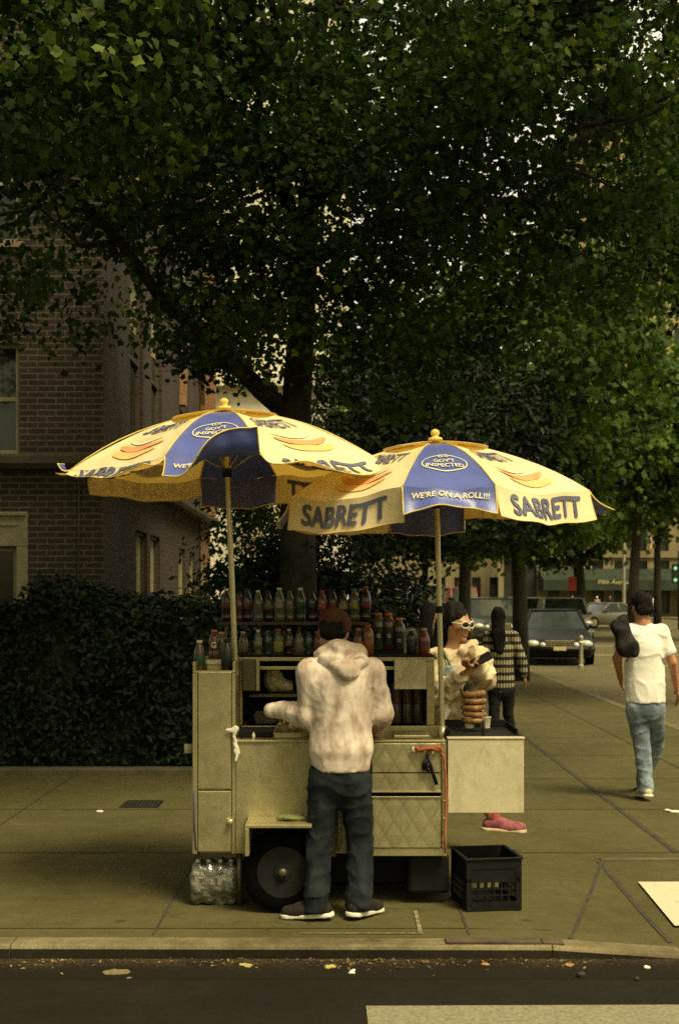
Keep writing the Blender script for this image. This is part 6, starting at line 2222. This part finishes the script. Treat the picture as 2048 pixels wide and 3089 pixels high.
m_olive = cloth('olive_shirt', (.05, .065, .03), (.09, .10, .05), 9)
m_grey = cloth('grey_cloth', (.25, .22, .15), (.36, .32, .22), 9)
passer('dark haired passer-by in olive shirt glimpsed between the bottles and the right pole', PX(988, 12.2), 12.2, R(-15), 1.66, m_olive, m_blk, m_skin_a, m_hair, .012, .2, long_hair=True)
GP = 'passers-by on the far pavement'
passer('far passer-by in pale hooded top beside the lamp post', PX(1378, 107), 107, R(150), 1.75, m_grey, m_grey, m_skin_b, m_tee, .03, .2, .0, group=GP)
passer('far passer-by all in black in front of the pale shopfront', PX(1408, 107), 107, R(180), 1.8, m_blk, m_blk, m_skin_b, m_hair, .03, .1, .0, group=GP)
passer('far passer-by in white shirt and dark trousers by the dark doorway', PX(1504, 106), 106, R(100), 1.85, m_tee, m_blk, m_skin_b, m_hair, .03, .3, .0, group=GP)
passer('far passer-by in black standing at the red sign post', PX(1322, 60), 60, R(170), 1.72, m_blk, m_blk, m_skin_b, m_hair, .025, .1, -.06)
# ================================================================== vehicles
def paint(name, c, rough=.33):
    m, nt, b = new_mat(name)
    n = noise_tex(nt, coords(nt, 'Object'), 3, 6)
    nt.links.new(ramp(nt, n, [(.3, tuple(x * .8 for x in c)), (.7, c)]), b.inputs['Base Color'])
    b.inputs['Roughness'].default_value = rough
    b.inputs['Coat Weight'].default_value = .12
    b.inputs['Coat Roughness'].default_value = .06
    return m


m_carglass = glass_mat('car_glass', (.012, .016, .012), .04)
m_lampg = M('lamp_glass', (.62, .60, .46), (.45, .43, .32), 30, .12, .2)
m_tail = M('tail_lamp', (.30, .02, .015), None, 9, .25)
m_plate = M('plate', (.5, .45, .22), None, 9, .5)


def loft(rings, close=True):
    n = len(rings[0])
    vs = [p for r_ in rings for p in r_]
    fs = []
    for i in range(len(rings) - 1):
        for k in range(n):
            a, b = i * n + k, i * n + (k + 1) % n
            fs.append((a, b, b + n, a + n))
    fs.append(tuple(range(n))[::-1])
    fs.append(tuple(range((len(rings) - 1) * n, len(rings) * n)))
    return vs, fs


def car(label, x, y, rz, col, kind='sedan', z=-.056, group='vehicles on the avenue'):
    """front looks towards -y before turning"""
    dims = {'sedan': (4.7, 1.82, 1.44), 'suv': (4.7, 1.92, 1.75), 'van': (5.2, 2.0, 2.45)}
    L, W, H = dims[kind]
    t = thing({'sedan': 'parked_car', 'suv': 'sport_utility_car', 'van': 'delivery_van'}[kind], label, {'sedan': 'car', 'suv': 'car', 'van': 'van'}[kind], (x, y, z), rz, group)
    hood = {'sedan': (.66, .93), 'suv': (.86, 1.08), 'van': (.95, 1.15)}[kind]
    tail = {'sedan': .98, 'suv': 1.1, 'van': 1.15}[kind]
    st = [(-.5, .80, .36, hood[0] - .16), (-.485, .90, .24, hood[0] - .05), (-.45, .96, .2, hood[0] + .02), (-.38, 1, .19, hood[0] + .10), (-.26, 1, .19, hood[1] - .02), (-.20, 1, .19, hood[1]), (0, 1, .19, hood[1] + .03), (.2, 1, .19, tail), (.36, .99, .2, tail), (.46, .95, .24, tail - .04), (.5, .86, .36, tail - .16)]
    rings = []
    for f, wf, zl, zt in st:
        w = W / 2 * wf
        yy = f * L
        zm = zl + (zt - zl) * .62
        half_ = [(w * .90, zl), (w * .985, zl + .10), (w, zm), (w * .97, zm + (zt - zm) * .55), (w * .86, zt - .02), (w * .5, zt + .015), (0, zt + .022)]
        ring = [Vector((a, yy, b)) for a, b in half_] + [Vector((-a, yy, b)) for a, b in half_[-2::-1]]
        rings.append(ring)
    vs, fs = loft(rings)
    MB().add(vs, fs).build('body', col, t, True, world=False, sharp=50)
    # cabin: glass house, roof skin and pillars
    g = {'sedan': (-.19, .36, -.05, .22), 'suv': (-.20, .485, -.08, .45), 'van': (-.36, .495, -.26, .49)}[kind]
    zb_ = hood[1] - .03
    wb_, wt_ = W / 2 * .93, W / 2 * {'sedan': .70, 'suv': .78, 'van': .86}[kind]
    def quad(z, ya, yb, w, bow=.05):
        return [Vector((-w, ya + .10, z)), Vector((-w * .5, ya + .015, z)), Vector((0, ya, z)), Vector((w * .5, ya + .015, z)), Vector((w, ya + .10, z)), Vector((w, yb - .06, z)), Vector((0, yb, z)), Vector((-w, yb - .06, z))]
    lo, hi = quad(zb_, g[0] * L, g[1] * L, wb_), quad(H - .05, g[2] * L, g[3] * L, wt_)
    vs, fs = loft([lo, hi])
    MB().add(vs, fs).build('windows', m_carglass if kind != 'van' else m_carglass, t, world=False)
    rf = quad(H - .055, g[2] * L - .03, g[3] * L + .03, wt_ + .02)
    rf2 = [Vector((p.x * .86, p.y * .94 + .06 * (g[2] + g[3]) / 2 * L, H)) for p in rf]
    vs, fs = loft([rf, [p + Vector((0, 0, .03)) for p in rf], rf2])
    MB().add(vs, fs).build('roof', col, t, True, world=False, sharp=40)
    for sx in (0, 4, 5, 7): MB().tube([lo[sx], hi[sx]], .045, 6).build('pillar', col, t, True, world=False)
    for sx in (-1, 1):
        MB().tube([Vector((sx * wb_, (g[0] + g[1]) / 2 * L + .1, zb_)), Vector((sx * wt_, (g[2] + g[3]) / 2 * L + .1, H - .04))], .045, 6).build('pillar', col, t, True, world=False)
    if kind == 'van':
        for sx in (-1, 1):
            MB().add([(sx * (wb_ + .004), -.05 * L, zb_), (sx * (wb_ + .004), .48 * L, zb_), (sx * (wt_ + .004), .48 * L, H - .06), (sx * (wt_ + .004), -.05 * L, H - .06)], [(0, 1, 2, 3)]).build('side_panel', col, t, world=False)
    yF = -L / 2
    zg = hood[0] - .12
    gr = MB()
    gr.box(-W * .2, W * .2, yF - .02, yF + .02, zg - .11, zg + .10)
    gro = gr.build('grille', m_black, t, bevel=.02, world=False)
    sl2 = MB()
    for k in range(4): sl2.box(-W * .19, W * .19, yF - .03, yF - .021, zg - .09 + k * .05, zg - .075 + k * .05)
    sl2.box(-W * .205, W * .205, yF - .032, yF - .021, zg + .095, zg + .12)
    sl2.build('grille_bar', m_chrome, gro, world=False)
    bm_ = MB()
    bm_.tube([Vector((-W * .47, yF + .28, .42)), Vector((-W * .38, yF + .04, .42)), Vector((0, yF - .03, .42)), Vector((W * .38, yF + .04, .42)), Vector((W * .47, yF + .28, .42))], .09, 8)
    bmo = bm_.build('front_bumper', col, t, True, world=False)
    MB().box(-.16, .16, yF - .135, yF - .12, .40, .50).build('licence_plate', m_plate, bmo, world=False)
    for sx in (-1, 1):
        hl = MB().ell((sx * W * .37, yF + .09, zg + .02), (.17, .12, .10), 16, 9).build('headlight', m_lampg, t, True, world=False)
        MB().ell((sx * W * .23, yF + .025, zg - .01), (.09, .06, .075), 14, 8).build('inner_lamp', m_lampg, hl, True, world=False)
        MB().ell((sx * (W / 2 + .05), g[0] * L + .35, zb_ + .07), (.085, .05, .065), 12, 8).build('wing_mirror', col, t, True, world=False)
        MB().box(sx * W * .40 - .12, sx * W * .40 + .12, L / 2 - .05, L / 2 + .012, tail - .3, tail - .14).build('tail_light', m_tail, t, bevel=.02, world=False)
        for f in (-.31, .31):
            r_ = .33 if kind == 'sedan' else .37
            wl = MB().lathe([(r_ * .6, -.1), (r_ * .95, -.11), (r_, -.08), (r_, .08), (r_ * .95, .11), (r_ * .6, .1)], 22, (sx * (W / 2 - .09), f * L, r_), 'x', True).build('wheel', m_rubber, t, True, world=False, sharp=40)
            MB().lathe([(r_ * .62, -.105), (r_ * .5, -.09), (.05, -.1), (.05, .1), (r_ * .5, .09), (r_ * .62, .105)], 16, (sx * (W / 2 - .09), f * L, r_), 'x').build('rim', m_chrome, wl, True, world=False, sharp=40)
    return t


m_pblack = paint('black_car_paint', (.003, .0033, .003), .42)
m_pblack.node_tree.nodes['Principled BSDF'].inputs['Specular IOR Level'].default_value = .22
m_pblack.node_tree.nodes['Principled BSDF'].inputs['Coat Weight'].default_value = .0
m_pwhite = paint('white_car_paint', (.68, .64, .52))
m_pgrey = paint('grey_car_paint', (.18, .17, .13))
m_pdark = paint('dark_green_car_paint', (.02, .024, .018))
m_pred = paint('red_truck_paint', (.36, .05, .03))
car('black sedan with round headlamps facing the camera, nearest of the vehicles', PX(1279, 35.5), 35.5, R(-6), m_pblack)
car('silver tall car parked behind the black sedan, only its pale roof showing', PX(1300, 52), 52, R(-4), m_pgrey, 'suv')
car('small grey sedan parked far back to the right of the black sedan', PX(1392, 74), 74, R(-60), m_pgrey)
car('dark sedan parked far back beside the small grey sedan', PX(1345, 84), 84, R(-40), m_pdark)
car('dark tall car with pale windscreen seen between the two street tree trunks', PX(1128, 47), 47, R(3), m_pdark, 'suv')
car('white van half hidden behind the right umbrella pole and the bottles', PX(982, 74), 74, R(2), m_pwhite, 'van')
car('white car further back to the right of the dark street tree trunk', PX(1222, 64), 64, R(4), m_pwhite, 'suv')
car('dark sedan between the tree trunks behind the sweater woman', PX(1160, 56), 57, R(2), m_pblack, 'sedan')
car('red delivery van far down the avenue left of the thin trunk', PX(1066, 92), 92, R(0), m_pred, 'van')
car('pale car far down the avenue at the end of the row', PX(1108, 80), 82, R(0), m_pwhite, 'sedan')

# ================================================================== street furniture
m_post = M('galvanised_post', (.36, .33, .22), (.26, .24, .16), 9, .5, .3)
m_sign = M('red_sign', (.28, .025, .02), None, 9, .5)
lp = thing('street_lamp', 'tall pale street lamp post in front of the green awning', 'street lamp', (PX(1440, 75), 75, 0))
x_, y_ = PX(1440, 75), 75
MB().lathe([(.19, -.05), (.19, .3), (.15, .4), (.10, .9), (.085, 3), (.075, 6.3), (.06, 7.6)], 14, (x_, y_, 0)).build('post', m_post, lp, True, sharp=40)
MB().tube([(x_, y_, 7.5), (x_ - .4, y_, 8.0), (x_ - 1.3, y_ - .1, 8.15)], .045, 8).build('arm', m_post, lp, True)
MB().ell((x_ - 1.6, y_ - .1, 8.1), (.42, .16, .10), 14, 8).build('lamp_head', m_post, lp, True)
tl = thing('traffic_light', 'dark traffic signal at the right end of the awning with green lenses', 'traffic light', (PX(1557, 70), 70, 0))
xx, yy = PX(1557, 70), 70
MB().tube([(xx + .25, yy, -.1), (xx + .25, yy, 4.2)], .08, 10).build('post', m_black, tl, True)
ho_ = MB().box(xx - .16, xx + .16, yy - .14, yy + .1, 2.45, 3.5).build('housing', m_awning, tl, bevel=.03)
m_gl = bpy.data.materials.new('green_signal')
m_gl.use_nodes = True
bb = m_gl.node_tree.nodes['Principled BSDF']
bb.inputs['Base Color'].default_value = (.1, .3, .12, 1)
bb.inputs['Emission Color'].default_value = (.45, 1, .45, 1)
bb.inputs['Emission Strength'].default_value = .2
for zz in (2.62, 3.25): MB().lathe([(.10, 0), (.09, -.02), (.001, -.03)], 14, (xx, yy - .142, zz), 'y').build('lens', m_gl, ho_, True)
sg = thing('red_sign_post', 'dark post with a small red sign standing by the far silver car', 'sign', (PX(1320, 59), 59, -.06))
xx, yy = PX(1320, 59), 59
MB().tube([(xx, yy, -.06), (xx, yy, 2.5)], .04, 8).build('post', m_black, sg, True)
MB().box(xx - .19, xx + .19, yy - .07, yy - .042, 1.98, 2.62).build('sign_plate', m_sign, sg, bevel=.01)
MB().box(xx - .03, xx + .06, yy - .065, yy - .042, 1.35, 1.75).build('small_plate', m_cup, sg)
bo = thing('bollard', 'slim pale bollard at the kerb in front of the right headlamp of the black sedan', 'bollard', (PX(1341, 32), 32, -.06))
xx = PX(1341, 32)
MB().lathe([(.07, -.06), (.07, .02), (.05, .04), (.048, .66), (.052, .68), (.052, .73), (.03, .76), (.001, .77)], 14, (xx, 32, 0)).build('post', m_post, bo, True, sharp=40)
MB().lathe([(.0535, .55), (.0535, .62)], 14, (xx, 32, 0)).build('reflector_band', m_cup, bo, True)
rs = thing('red_sign_post', 'bright red sign on a post left of the thin street tree, above the cars', 'sign', (PX(1068, 62), 62, -.06))
xx, yy = PX(1068, 62), 62
MB().tube([(xx, yy, -.06), (xx, yy, 2.95)], .04, 8).build('post', m_black, rs, True)
MB().box(xx - .22, xx + .22, yy - .07, yy - .042, 1.95, 2.45).build('sign_plate', m_pred, rs, bevel=.01)
MB().box(xx - .15, xx + .24, yy - .07, yy - .042, 2.78, 2.95).build('upper_plate', m_pred, rs, bevel=.01)
# flag above the far shopfront
fl = thing('flag', 'red and white striped flag hanging on the far tower above the awning', 'flag', (PX(1510, 110), 110, 0))
MB().tube([P(1500, 1262, 111.9), P(1514, 1232, 109)], .05, 6).build('flag_pole', m_post, fl, True)
m_fr = M('flag_red', (.36, .05, .04), None, 6, .8)
m_fw = M('flag_white', (.58, .52, .4), None, 6, .8)
for k in range(6):
    a, b_ = P(1497 + k * 4, 1240 + 3 * k, 109.2), P(1497 + k * 4, 1264 + 3 * k, 109.4)
    MB().box(a.x, a.x + .145, 109.2 - .02 * (k % 3), 109.25 - .02 * (k % 3), b_.z, a.z).build('stripe', m_fr if k % 2 == 0 else m_fw, fl)

# ================================================================== small things on the ground
m_iron = M('cast_iron', (.022, .019, .014), (.04, .034, .024), 12, .7, .3, bmp=.3)
m_rust = M('rusty_plate', (.055, .035, .02), (.10, .075, .045), 9, .8, .2, bmp=.3)
gp = P(328, 1858, 10.9)
gY = 3900 * 1.72 / (1858 * K - 1800)
grt = thing('drain_grate', 'small rectangular iron drain grate set in the pavement left of the cart', 'grate', (PX(328, gY), gY, 0))
gm = MB()
gx, gw, gd = PX(328, gY), .145, .16
gm.box(gx - gw, gx + gw, gY - gd, gY - gd + .025, .003, .012)
gm.box(gx - gw, gx + gw, gY + gd - .025, gY + gd, .003, .012)
for k in range(9):
    xa = gx - gw + k * (2 * gw - .018) / 8
    gm.box(xa, xa + .016, gY - gd + .026, gY + gd - .026, .003, .011)
gm.build('grate_bars', m_iron, grt)
MB().box(gx - gw - .015, gx + gw + .015, gY - gd - .015, gY + gd + .015, -.02, .0025).build('grate_pit', m_inner, grt)
ip = thing('inlet_plate', 'long rusty iron plate let into the kerb top at the right', 'plate', (.9, KY + .08, 0))
ipm = MB()
ia, ib = PX(1032, KY), PX(1305, KY)
for k in range(2):
    xa = ia + (ib - ia) * (0 if k == 0 else .82)
    xb = ia + (ib - ia) * (.81 if k == 0 else 1)
    ipm.add([(xa, KY + .03, walk_z(xa, KY) + .012), (xb, KY + .03, walk_z(xb, KY) + .012), (xb, KY + .125, walk_z(xb, KY) + .012), (xa, KY + .125, walk_z(xa, KY) + .012),
             (xa, KY + .03, walk_z(xa, KY) + .003), (xb, KY + .03, walk_z(xb, KY) + .003), (xb, KY + .125, walk_z(xb, KY) + .003), (xa, KY + .125, walk_z(xa, KY) + .003)],
            [(0, 1, 2, 3), (0, 4, 5, 1), (1, 5, 6, 2), (2, 6, 7, 3), (3, 7, 4, 0)])
ipm.build('plate_sheet', m_rust, ip)


def litter(name, label, cat, xd, yd, size, mat, seed, flat=.35, gz=0.0, rd=0.0):
    Y = FPX * (CAM_H - gz) / (yd * K - HZ)
    p = V3(PX(xd, Y), Y, gz)
    t = thing(name, label, cat, tuple(p))
    g = np.random.default_rng(seed)
    ops = [('u', 0, ellip((0, 0, size * flat * .6), (size, size * .6, size * flat)))]
    for _ in range(3):
        d = g.normal(size=3) * size * .5
        d[2] = abs(d[2]) * flat
        ops.append(('u', size * .2, ellip(d + V3(0, 0, size * flat * .6), (size * .5, size * .4, size * flat * .8))))
    sculpt('sheet' if flat > .1 else 'flake', ops, max(size / 7, .0035), mat, t, waves(seed, size * .06, 3.2 / size), 1)
    return t


m_tissue = M('tissue', (.66, .62, .48), (.5, .46, .34), 30, .9)
m_tan = M('flattened_cardboard', (.17, .13, .06), (.12, .09, .04), 12, .9)
m_lleaf = M('yellow_leaf', (.40, .36, .10), (.30, .24, .06), 12, .7)
m_oleaf = M('orange_leaf', (.36, .17, .05), None, 12, .7)
litter('tissue', 'crumpled white tissue on the pavement near the drain grate', 'tissue', 231, 1877, .030, m_tissue, 1, .4)
litter('tissue', 'white scrap of paper on the pavement at the right edge of the picture', 'paper scrap', 1560, 1877, .05, m_tissue, 2, .2)
rz_ = road_z(0, 6)
litter('cardboard', 'flattened tan cardboard scrap in the gutter on the left', 'cardboard', 272, 2248, .06, m_tan, 3, .1, rz_)
litter('leaf', 'pale yellow leaf in the gutter left of the man', 'leaf', 566, 2230, .035, m_lleaf, 4, .12, rz_)
litter('leaf', 'crumpled yellow leaf in the gutter below the feet of the man', 'leaf', 763, 2236, .03, m_lleaf, 5, .35, rz_)
litter('cigarette_butt', 'small white stub in the gutter below the right foot of the man', 'cigarette butt', 812, 2249, .018, m_tissue, 6, .4, rz_)
litter('leaf', 'orange leaf in the gutter under the rusty plate', 'leaf', 1121, 2229, .024, m_oleaf, 7, .2, rz_)
litter('leaf', 'orange leaf in the gutter at the right end of the rusty plate', 'leaf', 1316, 2229, .024, m_oleaf, 8, .2, rz_)
litter('cigarette_butt', 'white stub on the road near the right edge', 'cigarette butt', 1494, 2237, .018, m_tissue, 9, .4, rz_)
litter('stone', 'dark lump on the road on the right', 'stone', 1341, 2257, .022, m_iron, 10, .7, rz_)
litter('stone', 'smaller dark lump on the road near the right edge', 'stone', 1470, 2264, .014, m_iron, 11, .7, rz_)
m_grit, nt, b = new_mat('gutter_grit')
v = coords(nt, 'World')
sp_ = nt.nodes.new('ShaderNodeSeparateXYZ')
nt.links.new(v, sp_.inputs[0])
mr = nt.nodes.new('ShaderNodeMapRange')
nt.links.new(sp_.outputs[1], mr.inputs[0])
mr.inputs[1].default_value, mr.inputs[2].default_value, mr.inputs[3].default_value, mr.inputs[4].default_value = KY - .34, KY - .03, -.12, .22
ad = nt.nodes.new('ShaderNodeMath')
ad.operation = 'ADD'
nt.links.new(mr.outputs[0], ad.inputs[0])
nt.links.new(noise_tex(nt, v, 62, 5, .75), ad.inputs[1])
ad2 = nt.nodes.new('ShaderNodeMath')
ad2.operation = 'MULTIPLY_ADD'
nt.links.new(noise_tex(nt, v, 2.4, 4, .6), ad2.inputs[0])
ad2.inputs[1].default_value = .5
nt.links.new(ad.outputs[0], ad2.inputs[2])
sc7 = nt.nodes.new('ShaderNodeMath')
sc7.operation = 'MULTIPLY'
sc7.inputs[1].default_value = .7
nt.links.new(ad2.outputs[0], sc7.inputs[0])
fine_ = noise_tex(nt, v, 320, 3, .8)
gcol = ramp(nt, sc7.outputs[0], [(.60, (.0125, .0105, .0062)), (.70, (.042, .031, .016)), (.80, (.12, .085, .04))])
nt.links.new(mixrgb(nt, .55, gcol, ramp(nt, fine_, [(.36, (.08, .08, .08)), (.64, (1.6, 1.6, 1.6))]), 'MULTIPLY'), b.inputs['Base Color'])
b.inputs['Roughness'].default_value = .95
b.inputs['Specular IOR Level'].default_value = .1
tag(mesh_obj('gutter_dirt', [(-6, KY - .34, road_z(0, 6) + .0015), (1.69, KY - .34, road_z(0, 6) + .0015), (1.69, KY - .006, road_z(0, 6) + .0015), (-6, KY - .006, road_z(0, 6) + .0015)], [(0, 1, 2, 3)], m_grit), kind='structure')
# dry leaves and grit along the gutter: nobody could count them
n = 800
g = np.random.default_rng(77)
x = np.concatenate([g.normal(-.1, .75, n // 2), g.uniform(-1.6, 1.5, n - n // 2)])
clump = .5 + .5 * np.sin(x * 5.1) * np.sin(x * 2.3 + 1)
y = KY - .015 - np.abs(g.normal(0, .085, n)) * (.5 + clump)
keep = g.random(n) < .12 + .88 * clump ** 1.5
x, y = x[keep], y[keep]
z = np.array([road_z(a, b) for a, b in zip(x, y)]) + .006 + .004 * g.random(len(x))
nr = g.normal(size=(len(x), 3)) * .45 + np.array([0, 0, 1])
V, F = scatter_leaves(np.stack([x, y, z], 1), nr, .022 * g.uniform(.3, 1.25, len(x)), OVAL, g)
m_litter = leaf_mat('gutter_litter', [(0, (.07, .045, .02)), (.5, (.17, .11, .04)), (.85, (.24, .19, .08)), (1, (.36, .31, .15))], .1)
tag(np_mesh('leaf_litter', V, F, m_litter), kind='stuff')
